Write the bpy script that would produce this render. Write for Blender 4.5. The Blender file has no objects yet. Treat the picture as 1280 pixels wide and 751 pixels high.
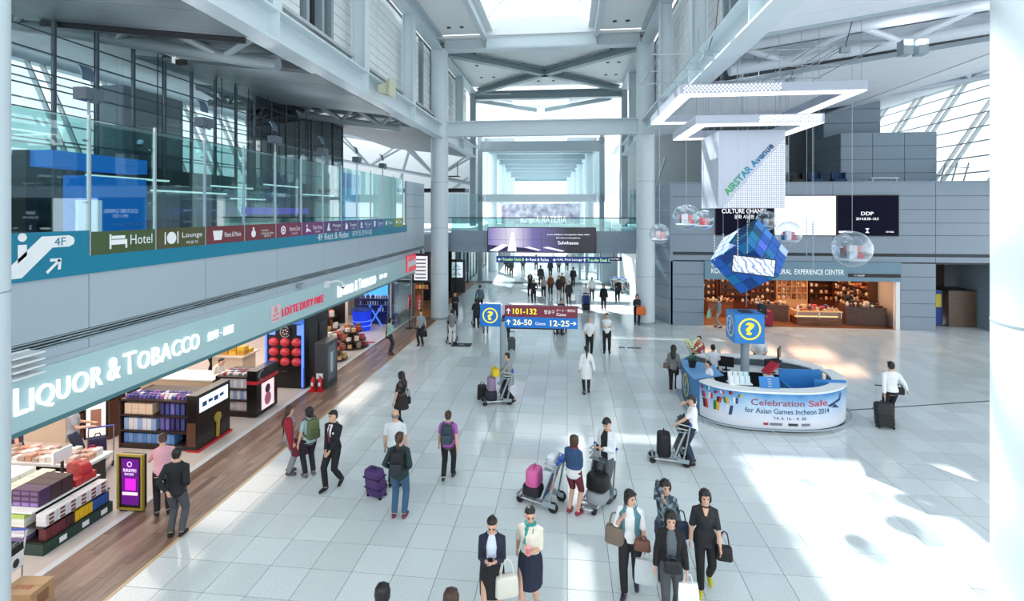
import bpy, bmesh, math, random
from math import sin, cos, pi, radians as R
from mathutils import Vector as V, Matrix as M4
scn = bpy.context.scene
COL = scn.collection
random.seed(7)

# ------------------------------------------------------------------ camera
cam = bpy.data.objects.new('camera', bpy.data.cameras.new('camera'))
COL.objects.link(cam)
cam.location = (0, 0, 6.2)
cam.rotation_euler = (R(90), 0, R(6.15))
cam.data.sensor_width = 36
cam.data.lens = 18
cam.data.shift_y = -0.0879
cam.data.clip_end = 400
scn.camera = cam

# ------------------------------------------------------------------ sky, sun, exposure
world = bpy.data.worlds.new('sky'); scn.world = world
world.use_nodes = True
bg = world.node_tree.nodes['Background']
bg.inputs[0].default_value = (0.93, 0.972, 1.0, 1)
bg.inputs[1].default_value = 1.55
def lamp(name, kind, loc, rot, energy, color=(1, 1, 1), size=None, size_y=None, angle=None):
    l = bpy.data.lights.new(name, kind); o = bpy.data.objects.new(name, l); COL.objects.link(o)
    o.location = loc; o.rotation_euler = rot; l.energy = energy; l.color = color
    if size: l.size = size
    if size_y: l.shape = 'RECTANGLE'; l.size_y = size_y
    if angle: l.angle = angle
    return o
sun = lamp('sun', 'SUN', (0, 0, 40), (0, 0, 0), 12.0, (1, .97, .92), angle=R(1.2))
sun.rotation_euler = V((0.515, -0.885, -1.0)).to_track_quat('-Z', 'Y').to_euler()
scn.view_settings.view_transform = 'Standard'
scn.view_settings.look = 'None'
scn.view_settings.gamma = 1
scn.view_settings.use_curve_mapping = False
scn.view_settings.exposure = 0.33
scn.cycles.transparent_max_bounces = 24
scn.cycles.max_bounces = 8

# ------------------------------------------------------------------ materials
def lin(c):
    return tuple(((x / 255) / 12.92 if x / 255 <= .04045 else ((x / 255 + .055) / 1.055) ** 2.4) for x in c)
_mats = {}
def mat(name, rgb, rough=.5, metal=0., var=.05, scale=6., spec=.5, emit=0., coat=0.):
    """painted / plain surface: principled with faint procedural mottling; rgb in sRGB 0-255"""
    if name in _mats: return _mats[name]
    m = bpy.data.materials.new(name); m.use_nodes = True
    nt = m.node_tree; b = nt.nodes['Principled BSDF']
    c = lin(rgb)
    tc = nt.nodes.new('ShaderNodeTexCoord'); nz = nt.nodes.new('ShaderNodeTexNoise')
    nz.inputs['Scale'].default_value = scale; nz.inputs['Detail'].default_value = 3
    nt.links.new(tc.outputs['Object'], nz.inputs['Vector'])
    mx = nt.nodes.new('ShaderNodeMix'); mx.data_type = 'RGBA'
    mx.inputs[6].default_value = tuple(x * (1 - var) for x in c) + (1,)
    mx.inputs[7].default_value = tuple(min(1, x * (1 + var)) for x in c) + (1,)
    nt.links.new(nz.outputs['Fac'], mx.inputs[0]); nt.links.new(mx.outputs[2], b.inputs['Base Color'])
    b.inputs['Roughness'].default_value = rough; b.inputs['Metallic'].default_value = metal
    b.inputs['Specular IOR Level'].default_value = spec
    b.inputs['Coat Weight'].default_value = coat
    if emit:
        nt.links.new(mx.outputs[2], b.inputs['Emission Color']); b.inputs['Emission Strength'].default_value = emit
    _mats[name] = m
    return m
def C(r, g, b, rough=.6, **k):
    return mat('paint_%d_%d_%d_%d' % (r, g, b, rough * 100) + ('e%d' % (k['emit'] * 10) if k.get('emit') else ''), (r, g, b), rough, **k)
def lit(r, g, b, s=1.0):
    return C(r, g, b, .6, emit=s, var=.02, spec=.08)
def glass(name, tint, refl=.1, edge=.5, haze=0.):
    """thin pane: transparent with a mirror share growing at grazing angles"""
    if name in _mats: return _mats[name]
    m = bpy.data.materials.new(name); m.use_nodes = True
    nt = m.node_tree; nt.nodes.clear()
    out = nt.nodes.new('ShaderNodeOutputMaterial'); mx = nt.nodes.new('ShaderNodeMixShader')
    tr = nt.nodes.new('ShaderNodeBsdfTransparent'); gl = nt.nodes.new('ShaderNodeBsdfGlossy')
    lw = nt.nodes.new('ShaderNodeLayerWeight'); mr = nt.nodes.new('ShaderNodeMapRange')
    tr.inputs[0].default_value = lin(tint) + (1,); gl.inputs[0].default_value = (.9, .97, 1, 1); gl.inputs[1].default_value = .02
    lw.inputs[0].default_value = .3
    mr.inputs[3].default_value = refl; mr.inputs[4].default_value = edge
    nt.links.new(lw.outputs['Facing'], mr.inputs[0]); nt.links.new(mr.outputs[0], mx.inputs[0])
    nt.links.new(tr.outputs[0], mx.inputs[1]); nt.links.new(gl.outputs[0], mx.inputs[2]); nt.links.new(mx.outputs[0], out.inputs[0])
    _mats[name] = m
    return m
def granite():
    m = bpy.data.materials.new('polished_granite'); m.use_nodes = True
    nt = m.node_tree; b = nt.nodes['Principled BSDF']
    tc = nt.nodes.new('ShaderNodeNewGeometry'); oi = nt.nodes.new('ShaderNodeObjectInfo')
    n1 = nt.nodes.new('ShaderNodeTexNoise'); n1.inputs['Scale'].default_value = 75; n1.inputs['Detail'].default_value = 5
    nt.links.new(tc.outputs['Position'], n1.inputs['Vector'])
    cr = nt.nodes.new('ShaderNodeValToRGB')
    cr.color_ramp.elements[0].position = .36; cr.color_ramp.elements[0].color = lin((190, 203, 207)) + (1,)
    cr.color_ramp.elements[1].position = .62; cr.color_ramp.elements[1].color = lin((240, 245, 246)) + (1,)
    nt.links.new(n1.outputs['Fac'], cr.inputs[0])
    ad = nt.nodes.new('ShaderNodeMath'); ad.operation = 'ADD'
    nt.links.new(oi.outputs['Random'], ad.inputs[0]); nt.links.new(tc.outputs['Random Per Island'], ad.inputs[1])
    fr = nt.nodes.new('ShaderNodeMath'); fr.operation = 'FRACT'; nt.links.new(ad.outputs[0], fr.inputs[0])
    mr = nt.nodes.new('ShaderNodeMapRange'); mr.inputs[3].default_value = .88; mr.inputs[4].default_value = 1.03
    nt.links.new(fr.outputs[0], mr.inputs[0])
    mx = nt.nodes.new('ShaderNodeMix'); mx.data_type = 'RGBA'; mx.blend_type = 'MULTIPLY'; mx.inputs[0].default_value = 1
    nt.links.new(cr.outputs[0], mx.inputs[6]); nt.links.new(mr.outputs[0], mx.inputs[7])
    nt.links.new(mx.outputs[2], b.inputs['Base Color'])
    b.inputs['Roughness'].default_value = .11
    b.inputs['Specular IOR Level'].default_value = .85
    return m
def wood(name, a, bb, sx=1.2, sy=14, rough=.35, axis=1):
    m = bpy.data.materials.new(name); m.use_nodes = True
    nt = m.node_tree; b = nt.nodes['Principled BSDF']
    tc = nt.nodes.new('ShaderNodeNewGeometry'); oi = nt.nodes.new('ShaderNodeObjectInfo'); mp = nt.nodes.new('ShaderNodeMapping')
    mp.inputs['Scale'].default_value = (sy, sx, sy) if axis == 1 else (sx, sy, sy)
    nz = nt.nodes.new('ShaderNodeTexNoise'); nz.inputs['Scale'].default_value = 1.5; nz.inputs['Detail'].default_value = 5
    nt.links.new(tc.outputs['Position'], mp.inputs[0]); nt.links.new(mp.outputs[0], nz.inputs['Vector'])
    ad = nt.nodes.new('ShaderNodeMath'); ad.operation = 'MULTIPLY_ADD'; ad.inputs[1].default_value = .55; ad.inputs[2].default_value = -.28
    nt.links.new(oi.outputs['Random'], ad.inputs[0])
    a2 = nt.nodes.new('ShaderNodeMath'); nt.links.new(nz.outputs['Fac'], a2.inputs[0]); nt.links.new(ad.outputs[0], a2.inputs[1])
    cr = nt.nodes.new('ShaderNodeValToRGB')
    cr.color_ramp.elements[0].position = .25; cr.color_ramp.elements[0].color = lin(a) + (1,)
    cr.color_ramp.elements[1].position = .8; cr.color_ramp.elements[1].color = lin(bb) + (1,)
    nt.links.new(a2.outputs[0], cr.inputs[0]); nt.links.new(cr.outputs[0], b.inputs['Base Color'])
    b.inputs['Roughness'].default_value = rough
    return m

# ------------------------------------------------------------------ mesh helpers
class MB:
    """collects boxes, bars, tubes and lofts, then links them as ONE mesh object"""
    def __init__(s): s.v = []; s.f = []; s.mi = []; s.cur = 0
    def add(s, vs, fs):
        o = len(s.v); s.v += [tuple(p) for p in vs]
        s.f += [tuple(i + o for i in f) for f in fs]; s.mi += [s.cur] * len(fs)
        return s
    def box(s, x0, x1, y0, y1, z0, z1):
        return s.add([(x0, y0, z0), (x1, y0, z0), (x1, y1, z0), (x0, y1, z0), (x0, y0, z1), (x1, y0, z1), (x1, y1, z1), (x0, y1, z1)],
                     [(0, 3, 2, 1), (4, 5, 6, 7), (0, 1, 5, 4), (1, 2, 6, 5), (2, 3, 7, 6), (3, 0, 4, 7)])
    def bar(s, a, b, w, h, up=(0, 0, 1)):
        a, b = V(a), V(b); d = (b - a).normalized(); u = V(up)
        if abs(d.dot(u)) > .98: u = V((1, 0, 0))
        x = d.cross(u).normalized() * (w / 2); z = x.cross(d).normalized() * (h / 2)
        p = [a - x - z, a + x - z, b + x - z, b - x - z, a - x + z, a + x + z, b + x + z, b - x + z]
        return s.add(p, [(0, 3, 2, 1), (4, 5, 6, 7), (0, 1, 5, 4), (1, 2, 6, 5), (2, 3, 7, 6), (3, 0, 4, 7)])
    def loft(s, rings, cap=True):
        """rings: lists of the same number of points"""
        n = len(rings[0]); vs = [p for r in rings for p in r]; fs = []
        for k in range(len(rings) - 1):
            for i in range(n):
                j = (i + 1) % n
                fs.append((k * n + i, k * n + j, (k + 1) * n + j, (k + 1) * n + i))
        if cap:
            fs.append(tuple(reversed(range(n)))); fs.append(tuple(range((len(rings) - 1) * n, len(rings) * n)))
        return s.add(vs, fs)
    def tube(s, pts, r, n=8, cap=True):
        pts = [V(p) for p in pts]; rr = r if isinstance(r, (list, tuple)) else [r] * len(pts)
        rings = []; u = None
        for i, p in enumerate(pts):
            d = (pts[min(i + 1, len(pts) - 1)] - pts[max(i - 1, 0)]).normalized()
            if u is None:
                u = d.cross(V((0, 0, 1)))
                if u.length < .05: u = d.cross(V((0, 1, 0)))
            u = (u - d * u.dot(d)).normalized(); w = d.cross(u)
            rings.append([p + u * (rr[i] * cos(2 * pi * k / n)) + w * (rr[i] * sin(2 * pi * k / n)) for k in range(n)])
        return s.loft(rings, cap)
    def cyl(s, x, y, z0, z1, r, n=24, r2=None):
        r2 = r if r2 is None else r2
        return s.loft([[(x + q * cos(2 * pi * k / n), y + q * sin(2 * pi * k / n), z) for k in range(n)] for z, q in ((z0, r), (z1, r2))])
    def lathe(s, prof, c=(0, 0, 0), n=16, sx=1., sy=1.):
        return s.loft([[(c[0] + sx * q * cos(2 * pi * k / n), c[1] + sy * q * sin(2 * pi * k / n), c[2] + z) for k in range(n)] for q, z in prof])
    def ball(s, c, r, n=12, m=7):
        rx, ry, rz = (r, r, r) if not isinstance(r, (tuple, list)) else r
        rings = []
        for i in range(m + 1):
            t = pi * i / m; q = max(sin(t), .02)
            rings.append([(c[0] + rx * q * cos(2 * pi * k / n), c[1] + ry * q * sin(2 * pi * k / n), c[2] - rz * cos(t)) for k in range(n)])
        return s.loft(rings)
    def prism(s, poly, fn0, fn1):
        """poly of 2D points; fn maps (u, v) to 3D for either face"""
        n = len(poly)
        return s.add([fn0(*p) for p in poly] + [fn1(*p) for p in poly],
                     [tuple(reversed(range(n))), tuple(range(n, 2 * n))] + [(i, (i + 1) % n, n + (i + 1) % n, n + i) for i in range(n)])
    def mesh(s, name, mats, smooth=False):
        me = bpy.data.meshes.new(name); me.from_pydata(s.v, [], s.f)
        for m in (mats if isinstance(mats, (list, tuple)) else [mats]): me.materials.append(m)
        if any(s.mi): me.polygons.foreach_set('material_index', s.mi)
        if smooth: me.polygons.foreach_set('use_smooth', [True] * len(me.polygons))
        me.update()
        return me
    def build(s, name, mats, parent=None, smooth=False, sharp=None, loc=None, rz=None):
        o = bpy.data.objects.new(name, s.mesh(name, mats, smooth)); COL.objects.link(o)
        if parent: o.parent = parent
        if smooth and sharp is None: sharp = 40
        if smooth: o.data.set_sharp_from_angle(angle=R(sharp))
        if loc: o.location = loc
        if rz is not None: o.rotation_euler.z = rz
        return o
def tag(o, label=None, cat=None, group=None, kind=None):
    if label: o['label'] = label
    if cat: o['category'] = cat
    if group: o['group'] = group
    if kind: o['kind'] = kind
    return o
def thing(name, label, cat, loc=(0, 0, 0), rz=0, group=None):
    o = bpy.data.objects.new(name, None); COL.objects.link(o); o.empty_display_size = .2
    o.location = loc; o.rotation_euler.z = rz
    return tag(o, label, cat, group)
def struct(name, mb, m, parent=None, **k):
    o = mb.build(name, m, parent, **k)
    if parent is None: o['kind'] = 'structure'
    return o
def group_empty(name, label=None):
    o = bpy.data.objects.new(name, None); COL.objects.link(o); o['kind'] = 'structure'
    if label: o['label'] = label
    return o
ORD = ['first', 'second', 'third', 'fourth', 'fifth', 'sixth', 'seventh', 'eighth', 'ninth', 'tenth', 'eleventh', 'twelfth', 'thirteenth', 'fourteenth', 'fifteenth', 'sixteenth', 'seventeenth', 'eighteenth', 'nineteenth', 'twentieth']
def nth(i, n=None): return 'last' if n and i == n - 1 and n > 2 else ORD[i] if i < 20 else str(i + 1) + 'th'
CN = {'white': (236, 236, 236), 'grey': (140, 140, 144), 'black': (30, 30, 34), 'red': (190, 45, 52), 'orange': (214, 140, 84), 'yellow': (226, 184, 50), 'green': (150, 190, 100), 'blue': (60, 100, 170), 'skyblue': (150, 180, 224), 'violet': (96, 86, 160), 'purple': (84, 50, 100), 'pink': (206, 140, 150), 'brown': (120, 74, 56), 'chocolate': (64, 38, 36), 'tan': (210, 172, 134), 'cream': (228, 212, 190), 'maroon': (104, 40, 50)}
def cname(c): return min(CN, key=lambda k: sum((a - b) ** 2 for a, b in zip(CN[k], c)))
def ranks(v):
    u = []
    for x in sorted(v):
        if not u or x - u[-1] > .03: u.append(x)
    return lambda x: min(range(len(u)), key=lambda i: abs(u[i] - x)), len(u)
def share(me, name, parent=None, loc=None, rot=None, scale=None):
    o = bpy.data.objects.new(name, me); COL.objects.link(o)
    if parent: o.parent = parent
    if loc: o.location = loc
    if rot: o.rotation_euler = rot
    if scale: o.scale = scale
    return o
def dup(o, loc, rz=None, label=None):
    """copy a thing with its parts and their sub-parts"""
    r = o.copy(); COL.objects.link(r); r.location = loc
    if rz is not None: r.rotation_euler.z = rz
    if label: r['label'] = label
    for ch in list(o.children):
        c = ch.copy(); COL.objects.link(c); c.parent = r
        for g in list(ch.children):
            d = g.copy(); COL.objects.link(d); d.parent = c
    return r
FACE_CAM = ((1, 0, 0), (0, 0, 1), (0, -1, 0))      # reads left to right for someone looking along +Y
FACE_RIGHT = ((0, 1, 0), (0, 0, 1), (1, 0, 0))     # on the left wall, facing +X
FACE_LEFT = ((0, -1, 0), (0, 0, 1), (-1, 0, 0))    # facing -X
def letters(txt, origin, w, h, m, parent, frame=FACE_CAM, name='lettering', off=.004, depth=0., fn=None, bold=0., shear=0.):
    """flat letters fitted to a w x h box whose lower left corner is origin"""
    cu = bpy.data.curves.new(name, 'FONT'); cu.body = txt; cu.offset = bold; cu.resolution_u = 3
    cu.shear = shear
    t = bpy.data.objects.new(name, cu)
    me = bpy.data.meshes.new_from_object(t)
    bpy.data.objects.remove(t); bpy.data.curves.remove(cu)
    vs = [v.co.copy() for v in me.vertices]
    if not vs: return None
    x0 = min(p.x for p in vs); x1 = max(p.x for p in vs); y0 = min(p.y for p in vs); y1 = max(p.y for p in vs)
    if h is None: h = w * (y1 - y0) / max(x1 - x0, 1e-6)
    if w is None: w = h * (x1 - x0) / max(y1 - y0, 1e-6)
    ax, ay, az = (V(a) for a in frame); og = V(origin)
    for v, p in zip(me.vertices, vs):
        a = (p.x - x0) / (x1 - x0) * w; b = (p.y - y0) / max(y1 - y0, 1e-6) * h
        v.co = fn(a, b) if fn else og + ax * a + ay * b + az * off
    me.name = name; me.materials.clear(); me.materials.append(m)
    o = bpy.data.objects.new(name, me); COL.objects.link(o)
    if parent: o.parent = parent
    if depth:
        sd = o.modifiers.new('depth', 'SOLIDIFY'); sd.thickness = depth; sd.offset = 1
    return o
def flat(polys, origin, frame, m, parent, name, off=.004, th=.003):
    """flat cut-out shapes (pictograms, arrows) on a sign: polys of (u, v)"""
    ax, ay, az = (V(a) for a in frame); og = V(origin); mb = MB()
    for poly in polys:
        mb.prism(poly, lambda u, v: og + ax * u + ay * v + az * off, lambda u, v: og + ax * u + ay * v + az * (off + th))
    return mb.build(name, m, parent)
def circ(cx, cy, r, n=20, ry=None):
    return [(cx + r * cos(2 * pi * k / n), cy + (ry or r) * sin(2 * pi * k / n)) for k in range(n)]
def ringpolys(cx, cy, r0, r1, n=24):
    out = []
    for k in range(n):
        a, b = 2 * pi * k / n, 2 * pi * (k + 1) / n
        out.append([(cx + r0 * cos(a), cy + r0 * sin(a)), (cx + r1 * cos(a), cy + r1 * sin(a)), (cx + r1 * cos(b), cy + r1 * sin(b)), (cx + r0 * cos(b), cy + r0 * sin(b))])
    return out
def arrow(cx, cy, s, ang):
    P = []
    for poly in ([(-.5, -.07), (.4, -.07), (.4, .07), (-.5, .07)], [(.5, 0), (.1, .4), (-.02, .3), (.3, 0)], [(.5, 0), (.3, 0), (-.02, -.3), (.1, -.4)]):
        P.append([(cx + s * (u * cos(ang) - v * sin(ang)), cy + s * (u * sin(ang) + v * cos(ang))) for u, v in poly])
    return P

# common materials
m_steel = mat('pale_blue_painted_steel', (210, 223, 229), .38, var=.03, scale=1.5)
m_steel_d = mat('grey_painted_steel', (150, 166, 174), .4, var=.04)
m_panel = mat('grey_blue_wall_panel', (174, 189, 200), .35, var=.03, scale=.8)
m_panel_d = mat('slate_wall_panel', (134, 152, 166), .4, var=.05, scale=.8)
m_panel_k = mat('mid_grey_wall_panel', (138, 154, 169), .4, var=.05, scale=.8)
m_joint = mat('dark_joint', (58, 68, 76), .7)
m_dark = mat('near_black_metal', (30, 34, 38), .4)
m_black = mat('black_plastic', (16, 17, 20), .4)
m_white = mat('white_paint', (236, 240, 242), .5, var=.02)
m_ceil = mat('white_ceiling_panel', (247, 249, 249), .6, var=.03)
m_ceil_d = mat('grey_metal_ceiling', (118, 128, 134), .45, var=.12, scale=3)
m_teal = mat('teal_sign_paint', (14, 128, 158), .4, var=.03)
m_fascia = mat('pale_aqua_fascia', (180, 212, 216), .35, var=.03)
m_chrome = mat('brushed_steel', (188, 194, 198), .3, metal=.9)
m_alu = mat('satin_aluminium', (176, 184, 188), .4, metal=.6)
m_rub = mat('black_rubber', (24, 24, 26), .8)
m_grout = mat('dark_grout', (92, 102, 106), .8)
m_granite = granite()
m_glass = glass('balustrade_glass', (196, 228, 224), .10, .5)
m_glass_g = glass('green_tint_glass', (206, 230, 227), .10, .5)
m_glass_c = glass('clear_window_glass', (236, 246, 248), .05, .3)
m_wlet = lit(250, 252, 252, .9)
m_wht = C(244, 246, 248, .5)

# ================================================================== FLOOR
floor = struct('floor', MB().box(-8.85, 30, -4, 30, -.3, -.006).box(-14, 12, 30, 95, -.3, -.006), m_grout)
floor['label'] = 'polished pale granite concourse floor of large square tiles'
TX, TY, Y0 = .735, .72, 8.44 - 12 * .72
tile_me = MB().box(-TX / 2 + .005, TX / 2 - .005, -TY / 2 + .005, TY / 2 - .005, -.03, 0).mesh('tile', m_granite)
near, rest = [], MB()
for j in range(-3, 60):
    for i in range(-14, 42):
        x, y = (i + .5) * TX, Y0 + (j + .5) * TY
        if y < 30 and -7.1 < x and x < 30 or y >= 30 and -8.5 < x + (y - 30) * .05 < 8:
            if -7 < x < 8.8 and 6.6 < y and len(near) < 295 and y < 17: near.append((x, y))
            else: rest.box(x - TX / 2 + .004, x + TX / 2 - .004, y - TY / 2 + .004, y + TY / 2 - .004, -.03, 0)
for x, y in near: share(tile_me, 'tile', floor, (x, y, 0))
tag(rest.build('tile_field', m_granite, floor), kind='stuff')
struct('corridor_floor', MB().box(-12, 9, 44.5, 110, -.03, 0), m_granite)

m_wood = wood('walnut_floor_board', (112, 88, 76), (164, 136, 120))
wf = struct('floor_wood_strip', MB().box(-8.85, -7.3, -3, 31, -.05, -.012), m_joint)
wf['label'] = 'brown wooden board strip along the shop fronts'
pl_me = [MB().box(-.0765, .0765, -L / 2 + .002, L / 2 - .002, -.012, .002).mesh('plank', m_wood) for L in (1.2, 1.8)]
for k in range(10):
    y = 4.0 - random.random() * 1.5
    while y < 29.2:
        q = random.choice((0, 1)); L = (1.2, 1.8)[q]
        share(pl_me[q], 'plank', wf, (-8.773 + k * .155, y + L / 2, 0)); y += L
struct('trim_1', MB().box(-7.33, -7.27, -3, 29, -.01, .006), C(206, 176, 130, .3))      # brass edge of the wooden strip
struct('shop_floor', MB().box(-20, -8.85, -3, 29.3, -.3, .0), mat('cream_shop_floor', (206, 196, 190), .3, var=.03))
struct('trim_2', MB().box(-9.0, -8.85, -3, 29.3, -.01, .012), C(214, 216, 220, .4))
struct('floor_left_corridor', MB().box(-14, -7.75, 29.3, 44, -.02, .004), wood('orange_wood_floor', (120, 78, 50), (178, 128, 92)))

# ================================================================== LEFT WALL, 4F front
XW = -8.85
wl = group_empty('wall_left', 'grey blue panelled wall above the shop fronts')
seams = [5.0, 8.63, 11.72, 14.85, 17.9, 21.0, 24.1, 27.5, 31.1]
for a, b in zip(seams, seams[1:]):
    MB().box(XW - .12, XW, a + .008, b - .008, 4.02, 5.03).build('panel', m_panel, wl)
    MB().box(XW - .12, XW, a + .008, b - .008, 3.66, 3.83).build('panel', m_panel, wl)
MB().box(XW - .4, XW - .1, 3, 31.1, 2.6, 5.4).build('backing', m_joint, wl)
for k, z in enumerate((3.845, 3.895, 3.945, 3.995)):
    MB().box(XW - .1, XW - .012, 3, 31.1, z - .012, z + .012).build('louvre', m_steel_d, wl)
for y in (6.4, 8.9, 11.4, 13.8, 16.3, 18.9, 21.3, 24, 26.6):
    MB().box(XW - .1, XW - .005, y, y + 1.7, 3.905, 3.935).build('air_slot', m_black, wl)
MB().box(XW - .12, XW, 27.6, 31.1, 5.03, 7.84).build('end_panel', m_panel, wl)
for z in (5.72, 6.4, 7.1): MB().box(XW - .1, XW + .004, 27.6, 31.1, z, z + .015).build('joint_line', m_joint, wl)
MB().box(XW - .12, XW + .03, 3, 31.1, 3.55, 3.66).build('ledge', m_panel, wl)
# shop fascia
fa = group_empty('fascia', 'pale aqua shop fascia carrying illuminated letters')
MB().box(XW - .25, XW + .06, 3, 29.3, 2.62, 3.56).build('fascia_board', m_fascia, fa)
MB().box(XW - .35, XW + .07, 3, 29.3, 2.55, 2.63).build('fascia_edge', mat('dark_aqua_edge', (84, 128, 134), .4), fa)
XF = XW + .065
m_let = lit(250, 252, 252, .5)
# LIQUOR & TOBACCO : small-caps, nearer sign
def caps(y0, y1, zb, big, small, seq, m, d=.05):
    W = [w for _, w in seq]; tot = sum(W); y = y0
    for ch, w in seq:
        L = w / tot * (y1 - y0)
        if ch != ' ': letters(ch, (XF, y, zb), L * .86, big if ch in 'LT&' else small, m, fa, FACE_RIGHT, depth=d, bold=.01)
        y += L
for ch, a, b in (('L', 7.26, 7.46), ('I', 7.5, 7.55), ('Q', 7.6, 7.9), ('U', 7.95, 8.17), ('O', 8.23, 8.53), ('R', 8.59, 8.81), ('&', 8.93, 9.2), ('T', 9.28, 9.58), ('O', 9.63, 9.92), ('B', 9.99, 10.19), ('A', 10.22, 10.5), ('C', 10.54, 10.79), ('C', 10.83, 11.07), ('O', 11.1, 11.38)):
    letters(ch, (XF, a, 2.91 if ch != 'Q' else 2.86), b - a, .44 if ch in 'LT&' else .42 if ch == 'Q' else .37, m_let, fa, FACE_RIGHT, depth=.05, bold=.004)
letters('煙草 · 酒類', (XF, 11.7, 2.98), .96, .22, m_let, fa, FACE_RIGHT, depth=.03)
m_red = C(206, 60, 84, .4); m_pink = C(232, 150, 160, .5)
letters('LOTTE DUTY FREE', (XF, 14.99, 2.91), 2.71, .25, lit(204, 58, 86, .45), fa, FACE_RIGHT, depth=.03)
flat([[(0, 0), (.5, 0), (.5, .5), (0, .5)]], (XF, 14.42, 2.83), FACE_RIGHT, C(236, 208, 212, .5), fa, 'emblem_square')
flat([circ(.25, .36, .08, 12, .1), [(.06, .05), (.44, .05), (.44, .1), (.06, .1)], [(.08, .16), (.42, .2), (.42, .25), (.08, .21)]], (XF, 14.42, 2.83), FACE_RIGHT, m_pink, fa, 'emblem', off=.01)
caps(18.85, 22.8, 2.85, .44, .37, [('L', .75), ('I', .35), ('Q', 1.1), ('U', .9), ('O', 1.05), ('R', .85), (' ', .35), ('&', .9), (' ', .35), ('T', .95), ('O', 1.05), ('B', .8), ('A', .95), ('C', .9), ('C', .9), ('O', 1.05)], m_let)
letters('煙草 · 酒類', (XF, 23.3, 2.96), .92, .2, m_let, fa, FACE_RIGHT, depth=.03)
MB().box(XW + .06, XW + .12, 27.3, 29.2, 2.78, 3.7).build('red_sign', C(214, 60, 82, .4, emit=.4), fa)
flat([[(.25, .25), (1.7, .3), (1.7, .62), (.25, .58)]], (XW + .12, 27.3, 2.78), FACE_RIGHT, m_white, fa, 'white_script', off=.003)
flat([[(.1, .06), (.22, .06), (.22, .86), (.1, .86)]], (XW + .12, 27.3, 2.78), FACE_RIGHT, m_white, fa, 'white_bar', off=.003)
struct('shop_soffit', MB().box(-20, XW - .25, 3, 29.3, 3.0, 3.3), m_white)

# ------------------------------------------------------------------ teal sign band and glass balustrade
tb = thing('direction_band', 'long teal sign band with white escalator pictogram below the upper floor glass', 'sign')
MB().box(XW - .06, XW + .03, 3, 27.6, 5.03, 5.36).build('band', m_teal, tb)
MB().box(XW - .06, XW + .03, 3, 8.6, 5.36, 5.83).build('band_end', m_teal, tb)
XB = XW + .03
letters('4F Rest & Relax', (XB, 17.35, 5.12), 2.6, .26, m_wht, tb, FACE_RIGHT)
letters('휴게 및 편의시설', (XB, 20.3, 5.12), 2.1, .24, m_wht, tb, FACE_RIGHT)
flat([[(-.1, 0), (.42, 0), (.92, .46), (1.22, .46), (1.3, .5), (1.32, .56), (1.3, .62), (1.22, .66), (.74, .66), (.24, .2), (-.1, .2)], [(.36, .24), (.5, .36), (.5, .54), (.36, .54)], circ(.43, .66, .07)],
     (XB, 7.0, 5.1), FACE_RIGHT, m_wht, tb, 'escalator_pictogram')
letters('3F', (XB, 7.05, 5.13), .2, .14, m_teal, tb, FACE_RIGHT, off=.012)
letters('4F', (XB, 7.95, 5.59), .2, .14, m_teal, tb, FACE_RIGHT, off=.012)
flat(arrow(.95, .13, .34, R(42)), (XB, 7.0, 5.12), FACE_RIGHT, m_wht, tb, 'arrow')
# sign panels on the glass
panels = [((72, 92, 56), 'Hotel', ''), ((84, 84, 52), 'Lounge', '라운지'), ((118, 52, 58), 'News & Movie', ''), ((118, 52, 58), 'Traditional\nCraftworks Gallery', '전통공예전시관'),
          ((122, 40, 74), 'Internet Zone', '인터넷존'), ((116, 44, 112), 'Rest Area', '휴게실'), ((84, 60, 118), 'Massage', '마사지'), ((74, 64, 124), 'Shower', '샤워'), ((62, 82, 146), 'Nail Care', '네일'), ((44, 92, 156), 'Culture', '문화'), ((40, 134, 140), 'Food', ''), ((140, 160, 60), 'Cafe', '')]
posts = [8.63 + 1.527 * k for k in range(13)]
pics = [[[(0, 0), (.05, 0), (.05, .1), (.45, .1), (.45, 0), (.5, 0), (.5, .22), (0, .22)], [(.06, .24), (.44, .24), (.44, .32), (.06, .32)], [(0, .22), (.05, .22), (.05, .36), (0, .36)]],
        [circ(.25, .17, .17), [(.0, 0), (.04, 0), (.04, .34), (0, .34)], [(.46, 0), (.5, 0), (.5, .34), (.46, .34)]],
        [[(.08, 0), (.42, 0), (.48, .3), (.02, .3)]], [circ(.2, .12, .13), circ(.2, .3, .05)], ringpolys(.2, .17, .1, .17, 14) + [circ(.2, .17, .06, 10)],
        [circ(.12, .28, .06, 10), [(.05, .0), (.3, .06), (.42, 0), (.46, .05), (.3, .14), (.12, .2), (.05, .14)]], [[(.05, 0), (.4, 0), (.25, .2), (.3, .34), (.18, .34)]], [[(.1, 0), (.36, 0), (.36, .2), (.23, .34), (.1, .2)]],
        [circ(.2, .2, .12, 10), [(.05, 0), (.4, 0), (.4, .06), (.05, .06)]], [[(.1, 0), (.3, 0), (.34, .34), (.06, .34)]], [circ(.2, .17, .14, 10)], [[(.05, .1), (.4, .1), (.4, .28), (.05, .28)]]]
m_post = mat('slim_post_metal', (190, 200, 204), .3, metal=.7)
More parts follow.
